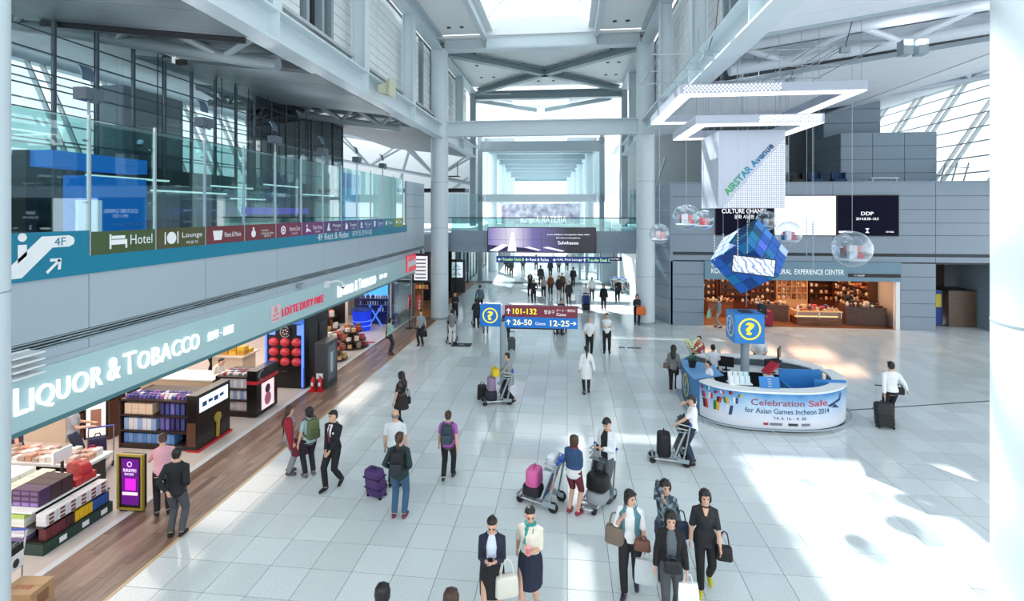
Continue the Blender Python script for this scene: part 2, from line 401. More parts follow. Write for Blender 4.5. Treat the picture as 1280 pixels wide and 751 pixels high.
for k, (rgb, t, ko) in enumerate(panels):
    y0, y1 = posts[k] + .03, posts[k + 1] - .03
    p = thing('amenity_sign', ['dark green sign with white bed pictogram', 'olive sign with plate and cutlery pictogram', 'maroon sign with white book pictogram', 'maroon sign with vase pictogram and two text lines', 'crimson sign with at symbol', 'purple sign with reclining figure', 'violet sign with kneeling figure', 'violet blue sign with shower pictogram', 'blue sign with round pictogram and base line', 'bright blue sign with cup pictogram', 'sea green sign with round dot', 'lime green sign at the far end of the row'][k] + ' fixed on the upper glass balustrade', 'sign', (XW, y0, 5.36), 0, 'amenity signs along the upper balustrade')
    w = y1 - y0
    MB().box(.0, .035, 0, w, 0, .44).build('sign_board', C(*rgb, .35), p)
    flat([[(a * .8 + (.36 if k == 0 else .2), b * .8 + .09) for a, b in poly] for poly in pics[k]], (.036, 0, 0), FACE_RIGHT, m_wht, p, 'pictogram')
    if ko:
        letters(t, (.036, .72, .18 if '\n' not in t else .13), w - .82, None if '\n' in t else .15, m_wht, p, FACE_RIGHT)
        letters(ko, (.036, .85, .06), w - 1.1, .07, m_wht, p, FACE_RIGHT)
    else: letters(t, (.036, .84 if k == 0 else .66, .15), min(w - .8, .55 if len(t) < 8 else .8), .2 if len(t) < 8 else .13, m_wht, p, FACE_RIGHT)
ba = thing('glass_balustrade', 'tall frameless glass balustrade with slim metal posts along the upper lounge', 'balustrade')
for k, y in enumerate([7.1] + posts):
    MB().box(XW - .02, XW + .03, y - .02, y + .02, 5.36 if k else 5.83, 7.98).build('post', m_post, ba)
    for z in (6.35, 7.5):
        MB().tube([(XW - .05, y - .08, z), (XW - .05, y + .08, z)], .018, 6).build('clamp', m_chrome, ba)
for k in range(13):
    a = ([7.1] + posts)[k]; b = posts[k]
    MB().box(XW - .012, XW, a + .03, b - .03, 5.36 if k else 5.83, 7.9).build('pane', m_glass_g, ba)
# spotlights on the balustrade posts
def spotlight(loc, label):
    t = thing('spotlight', label, 'lamp', loc, 0, 'spotlights on the balustrade posts')
    MB().tube([(0, 0, 0), (0, 0, .28)], .025, 8).build('stem', m_steel_d, t)
    MB().box(-.13, .13, -.19, .19, .26, .48).box(.1, .14, -.05, .05, .2, .4).build('housing', mat('grey_lamp_metal', (84, 98, 110), .4), t)
    up = lamp('post_uplight', 'AREA', (loc[0] - .25, loc[1], loc[2] + .75), (pi, R(12), 0), 15, (.95, .98, 1), .4); up.data.spread = R(150)
    MB().loft([[(-.1 + .14 * cos(a) * q - .02, w, .5 + .42 * sin(a) * q) for w in (-.13, .13) for q in ((1, .9) if w < 0 else (.9, 1))] for a in [R(20 + 14 * i) for i in range(6)]]).build('reflector', C(70, 92, 110, .35), t)
for y, lb in ((8.63, 'nearest grey spotlight with curved reflector on a glass post'), (11.68, 'second grey spotlight on a glass post above the lounge sign'), (14.74, 'third spotlight on the glass above the gallery sign'), (17.8, 'fourth spotlight above the purple rest area sign'), (20.85, 'fifth spotlight on the glass near the far end'), (23.9, 'farthest small spotlight on the balustrade')):
    spotlight((XW, y, 7.98), lb)

# ------------------------------------------------------------------ upper lounge behind the glass
struct('lounge_floor', MB().box(-26, XW - .4, 3, 31, 4.6, 5.0), C(96, 104, 110, .3))
XM = -12.5
m_mull = mat('blue_grey_mullion', (74, 88, 98), .4)
mw = group_empty('window_1', 'dark framed inner glass wall of the upper lounge')
ys = [7.8 + 1.155 * k for k in range(18)]
for y in ys: MB().box(XM - .05, XM + .05, y - .028, y + .028, 5, 11.05).build('mullion', m_mull, mw)
for z in (11.05, 10.48, 10.0, 9.5, 9.15, 8.6, 7.9): MB().box(XM - .02, XM + .02, 7, 27.5, z - .015, z + .015).build('rail', m_mull, mw)
for a, b in zip(ys, ys[1:]): MB().box(XM - .01, XM + .01, a + .04, b - .04, 5, 11.02).build('pane', m_glass_c if b < 19.5 else glass('smoked_glass', (60, 68, 74), .12, .5), mw)
dk = mat('dark_lounge_wall', (52, 60, 66), .5)
struct('wall_lounge', MB().box(-19, -18.8, 2, 27.5, 5, 8.1).box(XM - .9, XM - .7, 20.2, 27.5, 5, 10.8), dk)
for k, (y, w) in enumerate(((9.0, 1.5), (12, 2.2), (15.4, 1.6))):
    struct('lounge_partition', MB().box(-16.6, -16.3, y, y + w, 5, 7.3), C(70 + 14 * k, 78 + 10 * k, 84 + 8 * k, .4))
struct('wall_lounge_core', MB().box(-21.5, -20, 21.2, 24.8, 5, 11.9), mat('blue_grey_core', (112, 126, 136), .5))
for k, (y, z, L) in enumerate(((11.5, 7.05, 2.6), (13.5, 6.75, 3.2), (16.0, 7.0, 2.2), (17.0, 6.6, 2.0), (19, 7.2, 2.5), (22, 6.9, 3))):  # glowing bars stand in for lamp reflections in the glass; cables added
    sl_ = MB().box(-11.9, -11.8, y, y + L, z, z + .05).build('reflection_bar', lit(235, 246, 250, 1.2)); MB().box(-11.86, -11.84, y + .2, y + .22, z + .05, 10.75).box(-11.86, -11.84, y + L - .22, y + L - .2, z + .05, 10.75).build('cable', m_dark, sl_)
    tag(sl_, ['long glowing reflection bar behind the lounge glass', 'lower glowing reflection bar above the news sign', 'glowing reflection bar above the gallery sign', 'low glowing reflection bar behind the internet sign', 'glowing reflection bar beyond the rest area sign', 'glowing reflection bar near the far end of the lounge'][k], 'lamp', 'lounge reflection bars')
# blue kiosk panels
kb = thing('information_kiosk', 'large blue display panels of the kiosk behind the upper glass', 'kiosk', (-10.6, 9.1, 5.0))
m_blu = C(24, 112, 206, .35, emit=.75)
MB().box(0, .5, -.02, 2.27, 2.07, 2.4).build('header_panel', m_blu, kb)
MB().box(.05, .48, .6, 2.27, .0, 1.94).build('main_panel', m_blu, kb)
MB().box(-.3, .0, -.1, .1, 0, 2.4).build('side_post', m_dark, kb)
letters('TERMINAL STREET GALLERY', (.485, 1.35, .85), .85, .07, m_wht, kb, FACE_RIGHT)
MB().box(.5, .56, .45, 1.0, .0, 1.42).build('white_board', lit(214, 214, 240, .8), kb)
bp = thing('blue_screen', 'pale blue lit screen behind the far end of the upper glass', 'screen', (-10.6, 23.2, 5.0))
MB().box(0, .08, 0, 1.9, 0, 2.3).build('screen_face', lit(40, 140, 205, .7), bp); MB().box(0, .1, 0, 1.9, 2.3, 3.0).build('header', lit(50, 110, 190, .6), bp)
vb = thing('violet_light_bar', 'low violet light bar behind the rest area sign', 'lamp', (-11.2, 16.6, 5.0))
MB().box(0, .1, 0, 4.4, 1.05, 1.3).build('light_tube', lit(120, 90, 220, .7), vb); MB().box(-.3, .0, 0, 4.4, 0, 1.0).build('counter', m_dark, vb)

# slanted outer window walls, both sides
def slanted(name, xs0, xs1, z0, z1, ya, yb, lbl, step=3.2, flip=1):
    g = group_empty(name, lbl)
    n = 8
    for k in range(n + 1):
        t = k / n; x = xs0 + (xs1 - xs0) * t; z = z0 + (z1 - z0) * t
        MB().box(x - .04, x + .04, ya, yb, z - .035, z + .035).build('rail', m_alu, g)
    y = ya
    while y <= yb:
        for d in (-.35, .35):
            MB().bar((xs0, y + d, z0), (xs1, y + d, z1), .08, .22).build('mullion', m_alu, g)
        MB().add([(xs0, y + .4, z0), (xs0, y + step - .4, z0), (xs1, y + step - .4, z1), (xs1, y + .4, z1)], [(0, 1, 2, 3)]).build('pane', m_glass_c, g)
        y += step
    MB().box(min(xs1, xs1 - .3), max(xs1, xs1 + .3), ya, yb, z1 - .2, z1 + .35).build('head_beam', m_steel_d, g)
slanted('window_2', -20.8, -24.6, 5.0, 13.2, 2, 44, 'slanted outer window wall beyond the lounge')
slanted('window_3', 22.5, 27.5, 7.4, 15.2, 8, 60, 'slanted outer window wall on the right', 4.4)

# ================================================================== COLUMNS AND BEAMS
def column(x, y, z1, r=.5, n=40, seams=(5.2, 9.9), m=m_steel):
    g = group_empty('column', None)
    MB().cyl(x, y, 0, z1, r, n).build('shaft', m, g, smooth=True)
    MB().cyl(x, y, 0, .12, r + .02, n).build('base_ring', m_steel_d, g, smooth=True)
    for z in seams: MB().cyl(x, y, z - .01, z + .01, r + .004, n).build('joint_ring', m_steel_d, g, smooth=True)
    return g
XL, XR, YB = -7.3, 4.3, 28.85
for x in (XL, XR):
    column(x, YB, 15.4, seams=(2.6, 5.2, 7.8))
cl = column(XL, 5.37, 15.4); cr = column(XR, 4.9, 15.4)
cl['label'] = 'pale blue column at the near left edge'; cr['label'] = 'broad white column at the near right edge'
def ibeam(a, b, h, w, m, name='beam', tf=.06, parent=None, tw=.05):
    """I section from a to b (points at the centre of the bottom flange)"""
    a, b = V(a), V(b); mb = MB()
    mb.bar(a + V((0, 0, tf / 2)), b + V((0, 0, tf / 2)), w, tf)
    mb.bar(a + V((0, 0, h - tf / 2)), b + V((0, 0, h - tf / 2)), w, tf)
    mb.bar(a + V((0, 0, h / 2)), b + V((0, 0, h / 2)), tw, h - 2 * tf)
    return struct(name, mb, m, parent)
def side_frame(X, s, name):
    """lower beam, siding, posts and upper beam of one side of the nave; s = +1 when the nave lies at +X"""
    g = group_empty(name, 'pale steel clerestory frame with white siding over the %s side' % ('left' if s > 0 else 'right'))
    ibeam((X, -2, 10.3), (X, 39.5, 10.3), .82, .62, m_steel, 'lower_beam', parent=g)
    MB().box(X - s * .28 - .02, X - s * .28 + .02, -2, 39.5, 10.36, 11.06).build('web', m_steel, g)
    ibeam((X, -2, 15.3), (X, 39.5, 15.3), .8, .62, m_steel, 'upper_beam', parent=g)
    xs = X - s * .55
    for k in range(13):
        z = 11.12 + k * .35
        if k == 12: MB().box(xs - .02, xs + .02, -2, 39.5, z, z + .2).build('dark_gap', m_dark, g)
        else:
            for (a, b) in ((-2, 14.3), (16.4, 20.5), (20.55, 26.4), (27.4, 32.5), (32.55, 39.5)):
                MB().box(xs - .03, xs + .03, a, b, z + .012, z + .338).build('siding_board', m_white, g)
    MB().box(xs - s * .25 - .02, xs - s * .25 + .02, -2, 39.5, 11, 15.6).build('backing', m_dark, g)
    for y in (14.55, 15.5, 16.15, 26.9): MB().box(xs - .12, xs + .12, y, y + .16, 11.1, 15.3).build('strut', m_steel_d, g)
    for y in (6.2, 11.85, 17.5, 23.15, 34.4):
        mb = MB(); mb.box(X - .26, X - .22, y - .2, y + .2, 11.1, 15.3).box(X + .22, X + .26, y - .2, y + .2, 11.1, 15.3).box(X - .24, X + .24, y - .025, y + .025, 11.1, 15.3)
        mb.build('post', m_steel, g)
        MB().box(X - .3, X + .3, y - .02, y + .02, 10.36, 11.06).build('stiffener', m_steel, g)
    MB().box(X - .22, X + .22, 39.2, 39.6, 5.0 if s > 0 else 5, 15.3).build('end_post', m_steel_d, g)
side_frame(XL, 1, 'clerestory_left'); side_frame(XR, -1, 'clerestory_right')
ibeam((XL + .3, YB, 10.42), (XR - .3, YB, 10.42), .86, .55, m_steel, 'crossbeam')
ibeam((XL + .3, YB, 15.3), (XR - .3, YB, 15.3), .8, .6, m_steel, 'crossbeam')
struct('crossbeam_plate', MB().box(-4.55, 1.6, YB - .33, YB - .3, 15.36, 16.04), m_steel)
ibeam((XL, 39.5, 14.8), (XR, 39.5, 14.8), .65, .6, m_steel_d, 'crossbeam')
# flat ceiling strips of the near bays, with downlights
def downlight(x, y, z, lbl):
    o = MB().cyl(x, y, z - .03, z + .05, .11, 14).build('downlight', m_dark); tag(o, lbl, 'lamp', 'recessed ceiling downlights')
    o.data.materials[0] = m_dark
for nm, a, b in (('ceiling_left', -6.95, -4.75), ('ceiling_right', 1.75, 3.95)):
    g = group_empty(nm, 'white flat ceiling strip on the %s of the roof light' % nm.split('_')[1])
    for y in (-2, 6, 12, 17.6, 23):
        MB().box(a, b, y + .01, (y + (8 if y < 6 else 6 if y < 12 else 5.6 if y < 18 else 5.1)) - .03, 16.0, 16.12).build('panel', m_ceil, g)
    struct('roof_slab', MB().box(a - .6, b + .6, -2, 28.5, 16.25, 16.4), m_white)
for x in (-6.3, -5.6, 2.45, 3.1):
    for y in (26.9, 21.5):
        downlight(x, y, 15.995, '%s recessed downlight in the %s flat ceiling strip, %s' % ('outer' if x in (-6.3, 3.1) else 'inner', 'left' if x < 0 else 'right', 'near the crossbeam' if y > 25 else 'farther from the crossbeam'))
for x in (-4.6, 1.6):
    struct('roof_light_curb', MB().box(x - .12, x + .12, -2, 28.5, 15.75, 16.75), m_steel)
rl = group_empty('window_4', 'arched glass roof light over the concourse')
cx, hw, rise = -1.5, 3.0, 1.7
rad = (hw * hw + rise * rise) / (2 * rise); zc = 16.7 + rise - rad; aa = math.asin(hw / rad)
def arcp(t): a = -aa + 2 * aa * t; return cx + rad * sin(a), zc + rad * cos(a)
for y in [0.5 + 2.75 * k for k in range(11)]:
    MB().tube([(arcp(k / 14)[0], y, arcp(k / 14)[1]) for k in range(15)], .12, 6).build('arch_rib', m_white, rl)
for t in (0.02, .18, .34, .5, .66, .82, .98):
    x, z = arcp(t); MB().box(x - .07, x + .07, -2, 28.4, z - .07, z + .07).build('purlin', m_white, rl)
for k in range(6):
    p0, p1 = arcp(k / 6), arcp((k + 1) / 6)
    for y in (-2, 3.25, 8.75, 14.25, 19.75, 25.25):
        MB().add([(p0[0], y, p0[1] + .06), (p1[0], y, p1[1] + .06), (p1[0], min(y + 5.45, 28.4), p1[1] + .06), (p0[0], min(y + 5.45, 28.4), p0[1] + .06)], [(0, 1, 2, 3)]).build('pane', m_glass_c, rl)
MB().box(cx - hw, cx + hw, 28.35, 28.5, 16.0, 16.95).build('end_wall', m_white, rl)
# second bay : flat ceiling with steel cross bracing
cb = group_empty('ceiling_second_bay', 'white ceiling with steel cross bracing beyond the first crossbeam')
MB().box(-7.2, 4.2, 29.2, 39.3, 15.72, 15.85).build('ceiling_panel', m_ceil, cb)
for a, b in (((-6.9, 29.4), (3.9, 39.2)), ((-6.9, 39.2), (3.9, 29.4))):
    ibeam((a[0], a[1], 15.2), (b[0], b[1], 15.2), .42, .42, m_steel_d, 'brace', parent=cb)
struct('roof_slab', MB().box(-8.2, 5.2, 28.5, 39.5, 15.95, 16.1), m_white)
for k, (x, y) in enumerate(((-5.6, 30.6), (-2.3, 30.2), (-1.1, 30.2), (2.6, 30.6), (-5.9, 33.2), (-5.0, 33.2), (2.6, 33.4), (3.3, 33.4), (-6.1, 36.2), (-5.2, 36.2), (-2.1, 37.6), (-1.0, 37.6), (2.7, 36.4), (3.4, 36.4))):
    downlight(x, y, 15.715, 'recessed downlight in the cross braced ceiling, %s' % ['near left corner', 'left of the near centre pair', 'right of the near centre pair', 'near right corner', 'left of the near left pair', 'right of the near left pair', 'left of the near right pair', 'right of the near right pair', 'left of the far left pair', 'right of the far left pair', 'left of the far centre pair', 'right of the far centre pair', 'left of the far right pair', 'right of the far right pair'][k])

# ------------------------------------------------------------------ low side roofs with tube trusses
def side_roof(xa, za, xb, zb, name, m, bands, lbl):
    g = group_empty(name, lbl)
    n = 5
    for (a, b) in bands:
        yy = a
        while yy < b - .05:
            L = min(1.45, b - yy)
            vs = []
            for dz in (0, .1): vs += [(xa, yy + .012, za + dz), (xb, yy + .012, zb + dz), (xb, yy + L - .012, zb + dz), (xa, yy + L - .012, za + dz)]
            MB().add(vs, [(0, 3, 2, 1), (4, 5, 6, 7), (0, 1, 5, 4), (1, 2, 6, 5), (2, 3, 7, 6), (3, 0, 4, 7)]).build('panel', m, g)
            yy += L
    return g
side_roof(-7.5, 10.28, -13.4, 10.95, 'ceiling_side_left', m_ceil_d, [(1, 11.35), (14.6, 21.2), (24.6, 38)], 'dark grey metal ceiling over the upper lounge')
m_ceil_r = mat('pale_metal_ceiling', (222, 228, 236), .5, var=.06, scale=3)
side_roof(4.6, 10.5, 16, 12.2, 'ceiling_side_right', m_ceil_r, [(2, 13.1), (18.6, 31)], 'pale metal ceiling over the right side')
side_roof(16.1, 12.2, 28, 15.2, 'ceiling_side_right_outer', m_ceil_r, [(8, 15.5), (18.6, 52)], 'pale outer ceiling by the slanted window')
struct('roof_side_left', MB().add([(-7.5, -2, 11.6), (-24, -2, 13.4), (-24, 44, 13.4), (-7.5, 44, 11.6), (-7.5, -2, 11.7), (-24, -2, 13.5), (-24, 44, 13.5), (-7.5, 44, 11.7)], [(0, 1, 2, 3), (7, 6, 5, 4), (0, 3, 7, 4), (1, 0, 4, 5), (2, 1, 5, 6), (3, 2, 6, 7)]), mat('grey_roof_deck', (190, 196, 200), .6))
struct('roof_side_right', MB().add([(4.9, -2, 12.6), (28, -2, 16.6), (28, 60, 16.6), (4.9, 60, 12.6), (4.9, -2, 12.7), (28, -2, 16.7), (28, 60, 16.7), (4.9, 60, 12.7)], [(0, 3, 2, 1), (4, 5, 6, 7), (0, 1, 5, 4), (1, 2, 6, 5), (2, 3, 7, 6), (3, 0, 4, 7)]), mat('pale_roof_deck', (222, 226, 230), .6))
struct('trim_3', MB().bar((-7.6, 11.4, 10.25), (-13, 11.4, 10.86), .08, .18), m_dark); struct('trim_6', MB().bar((4.7, 13.12, 10.5), (16, 13.12, 12.2), .06, .14).bar((4.7, 18.55, 10.5), (16, 18.55, 12.2), .06, .14), m_steel_d)
def truss(P, Q, d, drop, m, name, lbl, n=5, r=.16, axis=(0, 1, 0)):
    """tube truss: two top chords a distance d apart and one bottom chord"""
    g = group_empty(name, lbl); P, Q = V(P), V(Q); o = V(axis) * d / 2
    MB().tube([P - o, Q - o], r, 12).build('top_chord', m, g, smooth=True); MB().tube([P + o, Q + o], r, 12).build('top_chord', m, g, smooth=True)
    dn = V((0, 0, -drop))
    MB().tube([P + dn, Q + dn], r, 12).build('bottom_chord', m, g, smooth=True)
    for k in range(n):
        a = P.lerp(Q, k / n); b = P.lerp(Q, (k + .5) / n) + dn; c = P.lerp(Q, (k + 1) / n)
        for s in (-1, 1):
            MB().tube([a + o * s, b], r * .55, 8).build('web_tube', m, g, smooth=True); MB().tube([c + o * s, b], r * .55, 8).build('web_tube', m, g, smooth=True)
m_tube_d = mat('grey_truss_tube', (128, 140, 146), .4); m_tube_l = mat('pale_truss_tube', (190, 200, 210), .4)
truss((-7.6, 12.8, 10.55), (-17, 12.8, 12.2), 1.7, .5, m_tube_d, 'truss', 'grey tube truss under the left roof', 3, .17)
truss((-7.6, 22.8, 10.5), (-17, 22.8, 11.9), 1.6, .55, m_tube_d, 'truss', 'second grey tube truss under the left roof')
truss((4.9, 16.2, 10.95), (18, 16.2, 12.8), 1.5, .5, m_tube_l, 'truss', 'pale tube truss under the right roof', 4, .17)
truss((4.7, 31.5, 11.6), (24, 31.5, 14.6), 1.8, .8, m_tube_l, 'truss', 'farther tube truss under the right roof', 7, .16)
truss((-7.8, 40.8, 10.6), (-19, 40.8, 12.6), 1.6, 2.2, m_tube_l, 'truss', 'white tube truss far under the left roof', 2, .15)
# pale far walls closing the side bays
struct('wall_far_left', MB().box(-30, -7.8, 46, 46.3, 5, 13.5), m_white)
struct('wall_far_right', MB().box(4.6, 15, 46, 46.3, 5, 14), m_white)
for x0, x1, z0, z1 in ((-13.5, -10.4, 11.6, 8.2), (-13.5, -14.6, 11.6, 8), (-8.4, -10, 9.0, 7.8), (8.0, 7.2, 10.5, 8), (7.2, 6.2, 8.4, 9.6)):
    struct('diagonal_strut', MB().tube([(x0, 43, z0), (x1, 43, z1)], .13, 8), m_tube_l)
struct('service_gantry', MB().box(-10.5, -8.6, 40, 40.8, 8.9, 8.96).box(-10.5, -10.44, 40, 40.05, 8.9, 11.4).box(-9.5, -9.44, 40, 40.05, 8.9, 11.4).box(-8.7, -8.64, 40, 40.05, 8.9, 10), m_dark)

# ================================================================== BRIDGE, SCREEN, HANGING SIGN
br = group_empty('bridge', 'grey footbridge with glass rail across the concourse')
for a, b in ((-7.0, -4.75), (-4.75, -1.5), (-1.5, 1.7), (1.7, 2.9), (2.9, 4.1)):
    MB().box(a + .01, b - .01, 30.5, 30.6, 4.35, 4.98).build('panel', m_panel_k, br); MB().box(a + .01, b - .01, 30.5, 30.6, 3.68, 4.0).build('panel', m_panel_k, br)
MB().box(-7.2, 4.2, 30.6, 34.5, 3.7, 4.8).build('deck', m_panel_k, br)
MB().box(-7.2, 4.2, 30.52, 30.6, 4.0, 4.35).build('groove', m_panel_d, br)
for a, b in ((-7.0, -5.0), (-5, -3), (-3, -1), (-1, 1), (1, 2.6), (2.6, 4.1)): MB().box(a + .02, b - .02, 30.55, 30.565, 4.95, 5.72).build('glass_panel', m_glass_g, br)
MB().tube([(-7.2, 30.56, 5.76), (4.2, 30.56, 5.76)], .03, 8).build('handrail', m_dark, br)
sc = thing('video_screen', 'wide video wall showing violet landscape and white slogan on the bridge', 'screen', (-4.74, 30.3, 3.7))
MB().box(0, 6.43, 0, .21, 0, 1.5).build('casing', m_black, sc)
m_scr = bpy.data.materials.new('screen_picture'); m_scr.use_nodes = True
nt = m_scr.node_tree; b = nt.nodes['Principled BSDF']
tc = nt.nodes.new('ShaderNodeTexCoord'); sp = nt.nodes.new('ShaderNodeSeparateXYZ'); nt.links.new(tc.outputs['Object'], sp.inputs[0])
cr = nt.nodes.new('ShaderNodeValToRGB'); cr.color_ramp.elements[0].position = 0; cr.color_ramp.elements[0].color = lin((120, 110, 180)) + (1,)
cr.color_ramp.elements[1].position = .75; cr.color_ramp.elements[1].color = lin((14, 14, 26)) + (1,)
e = cr.color_ramp.elements.new(.24); e.color = lin((232, 226, 246)) + (1,); e = cr.color_ramp.elements.new(.42); e.color = lin((110, 104, 170)) + (1,)
dv = nt.nodes.new('ShaderNodeMath'); dv.operation = 'DIVIDE'; dv.inputs[1].default_value = 6.4; nt.links.new(sp.outputs[0], dv.inputs[0]); nt.links.new(dv.outputs[0], cr.inputs[0])
nt.links.new(cr.outputs[0], b.inputs['Emission Color']); b.inputs['Emission Strength'].default_value = .8; b.inputs['Base Color'].default_value = (.02, .02, .03, 1); b.inputs['Roughness'].default_value = .25
MB().box(.04, 6.39, -.006, 0, .04, 1.46).build('picture', m_scr, sc)
flat([[(.1, .1), (.9, .5), (1.3, .45), (.6, .05)], [(1.2, .08), (1.75, .08), (1.6, 1.2), (1.45, 1.2)], [(2.2, .3), (3.0, .12), (3.2, .16), (2.5, .36)], [(3.3, .3), (4.4, .08), (4.6, .12), (3.6, .36)]], (0, -.006, 0), FACE_CAM, lit(226, 222, 250, .75), sc, 'light_streak')
flat([[(.04, .0), (3.2, .0), (2.4, .22), (.04, .4)]], (0, -.006, .05), FACE_CAM, lit(58, 56, 84, .5), sc, 'landscape', off=.002)
for k in range(1, 6): MB().box(.04 + k * 1.058 - .006, .04 + k * 1.058 + .006, -.012, -.006, .04, 1.46).build('bezel', m_black, sc)
MB().box(.04, 6.39, -.012, -.006, .745, .757).build('bezel', m_black, sc)
ms = lit(240, 240, 248, .9)
letters('A new Radiance coming from deep within', (3.55, -.014, 1.02), 2.5, .11, ms, sc); letters('First Care Activating Serum', (4.1, -.014, .83), 1.4, .1, ms, sc); letters('Sulwhasoo', (4.2, -.014, .5), 1.2, .2, ms, sc)
hs = thing('hanging_sign', 'long dark blue hanging sign with white arrows below the bridge', 'sign', (-4.11, 29.6, 3.18))
MB().box(0, 6.6, 0, .12, 0, .36).build('sign_board', C(24, 62, 122, .4, emit=.25), hs)
for x in (.6, 3.3, 6.0): MB().box(x, x + .03, .05, .08, .36, .55).box(x, x + .03, .05, 1.02, .55, .58).build('hanger', m_dark, hs)
mg = lit(190, 240, 150, .9)
for x, t, w, ang in ((.1, 'Transfer Desk B', 1.35, pi), (1.7, 'Rest & Relax', 1.2, pi), (3.3, 'KAL First Lounge', 1.5, pi), (5.0, 'Transfer Desk C', 1.4, pi / 2)):
    flat(arrow(.1, .17, .2, ang), (x, 0, 0), FACE_CAM, ms, hs, 'arrow'); letters(t, (x + .26, 0, .1), w - .1, .16, mg if ang < 3 or x < .5 else ms, hs, off=.006)
hs2 = thing('small_hanging_sign', 'small dark sign board hanging right of the long blue sign', 'sign', (2.55, 33, 3.0)); MB().box(0, .9, 0, .08, 0, .25).build('sign_board', C(40, 56, 84, .4), hs2)
letters('Lounge', (.15, 0, .07), .6, .12, ms, hs2)
MB().box(.4, .44, .02, .06, .25, .7).build('hanger', m_dark, hs2)

# ================================================================== FAR CORRIDOR (turns slightly to the left)


TH = R(2.9)
def far(x, y, z=0): return (-1.5 + x * cos(TH) - (y - 28.85) * sin(TH), 28.85 + x * sin(TH) + (y - 28.85) * cos(TH), z)
def fput(o, x, y, z=0): o.location = far(x, y, z); o.rotation_euler.z = TH; return o
def fstruct(name, x0, x1, y0, y1, z0, z1, m, parent=None):
    o = struct(name, MB().box(x0, x1, y0 - 28.85, y1 - 28.85, z0, z1), m, parent); o.location = (-1.5, 28.85, 0); o.rotation_euler.z = TH; return o
for s in (-1, 1):
    fstruct('corridor_post', s * 5.35 - .2, s * 5.35 + .2, 45, 45.4, 0, 13, m_steel_d)
    for k, y in enumerate((52, 64, 76, 88)):
        o = struct('corridor_column', MB().cyl(0, 0, 0, 12.6, .45, 24), m_steel, smooth=True); fput(o, s * 4.9, y)
    for k in range(16):
        fstruct('corridor_fin', s * 5.7 - .15, s * 5.7 + .15, 47 + k * 3.1, 47.5 + k * 3.1, 7, 12.2, m_steel)
    fstruct('corridor_beam', s * 5.3 - .3, s * 5.3 + .3, 45, 100, 7.0, 7.6, m_steel)
    fstruct('corridor_beam', s * 5.3 - .3, s * 5.3 + .3, 45, 100, 12.0, 12.6, m_steel)
    fstruct('window_%d' % (9 if s < 0 else 10), s * 6.8 - .03, s * 6.8 + .03, 47, 100, 7.6, 12.6, m_glass_c)
    fstruct('ceiling_corridor', s * 3.9 - 1.5, s * 3.9 + 1.5, 46, 100, 12.7, 12.8, m_white)
fstruct('crossbeam_far', -5.3, 5.3, 45.0, 45.5, 11.4, 12.3, m_steel_d)
fstruct('crossbeam_far', -5.3, 5.3, 47.0, 47.4, 7.0, 7.7, m_steel)
fstruct('ceiling_third_bay', -5.6, -2.3, 39.6, 45, 15.2, 15.3, m_white); fstruct('ceiling_third_bay', 2.3, 5.6, 39.6, 45, 15.2, 15.3, m_white)
for a, b in (((-5.5, 40), (-.4, 44.5)), ((5.5, 40), (.4, 44.5))):
    o = struct('brace', MB().bar((a[0], a[1] - 28.85, 14.9), (b[0], b[1] - 28.85, 14.9), .25, .3), m_steel_d); o.location = (-1.5, 28.85, 0); o.rotation_euler.z = TH
for k in range(9):
    fstruct('corridor_crossbeam', -5.2, 5.2, 51 + k * 6, 51.35 + k * 6, 11.9, 12.5, m_steel_d)
ro = group_empty('window_5', 'flat glass roof light of the far corridor')
for k in range(10): fstruct('pane', -2.4, 2.4, 40.2 + k * 6, 46 + k * 6, (15.5 if k == 0 else 12.85), (15.52 if k == 0 else 12.87), m_glass_c, ro)
for k in range(11): fstruct('glazing_bar', -2.4, 2.4, 40 + k * 6, 40.2 + k * 6, (15.4 if k < 2 else 12.75), (15.6 if k < 2 else 12.95), m_white, ro)
fb = thing('advertising_banner', 'wide pale violet banner with mirrored white lettering over the far corridor', 'banner'); fput(fb, -4.6, 60)
m_ban = bpy.data.materials.new('banner_print'); m_ban.use_nodes = True
nt = m_ban.node_tree; b = nt.nodes['Principled BSDF']; tc = nt.nodes.new('ShaderNodeTexCoord'); nz = nt.nodes.new('ShaderNodeTexNoise'); nz.inputs['Scale'].default_value = 1.2
nt.links.new(tc.outputs['Object'], nz.inputs[0]); cr = nt.nodes.new('ShaderNodeValToRGB')
for p, c in ((.3, (150, 140, 180)), (.7, (236, 236, 242))): pass
cr.color_ramp.elements[0].position = .32; cr.color_ramp.elements[0].color = lin((158, 146, 186)) + (1,); cr.color_ramp.elements[1].position = .62; cr.color_ramp.elements[1].color = lin((232, 234, 240)) + (1,)
e = cr.color_ramp.elements.new(.5); e.color = lin((204, 200, 214)) + (1,)
nt.links.new(nz.outputs[0], cr.inputs[0]); nt.links.new(cr.outputs[0], b.inputs['Base Color'])
MB().box(0, 9.2, 0, .1, 4.6, 7.0).build('banner_sheet', m_ban, fb)
letters('AIRSTAR Avenue', (7.6, 0, 4.75), 5.4, .8, lit(255, 255, 255, 1.2), fb, ((-1, 0, 0), (0, 0, 1), (0, -1, 0)), off=.02)
fstruct('corridor_bridge', -5.5, 5.5, 60.2, 62.5, 3.6, 4.6, m_white)
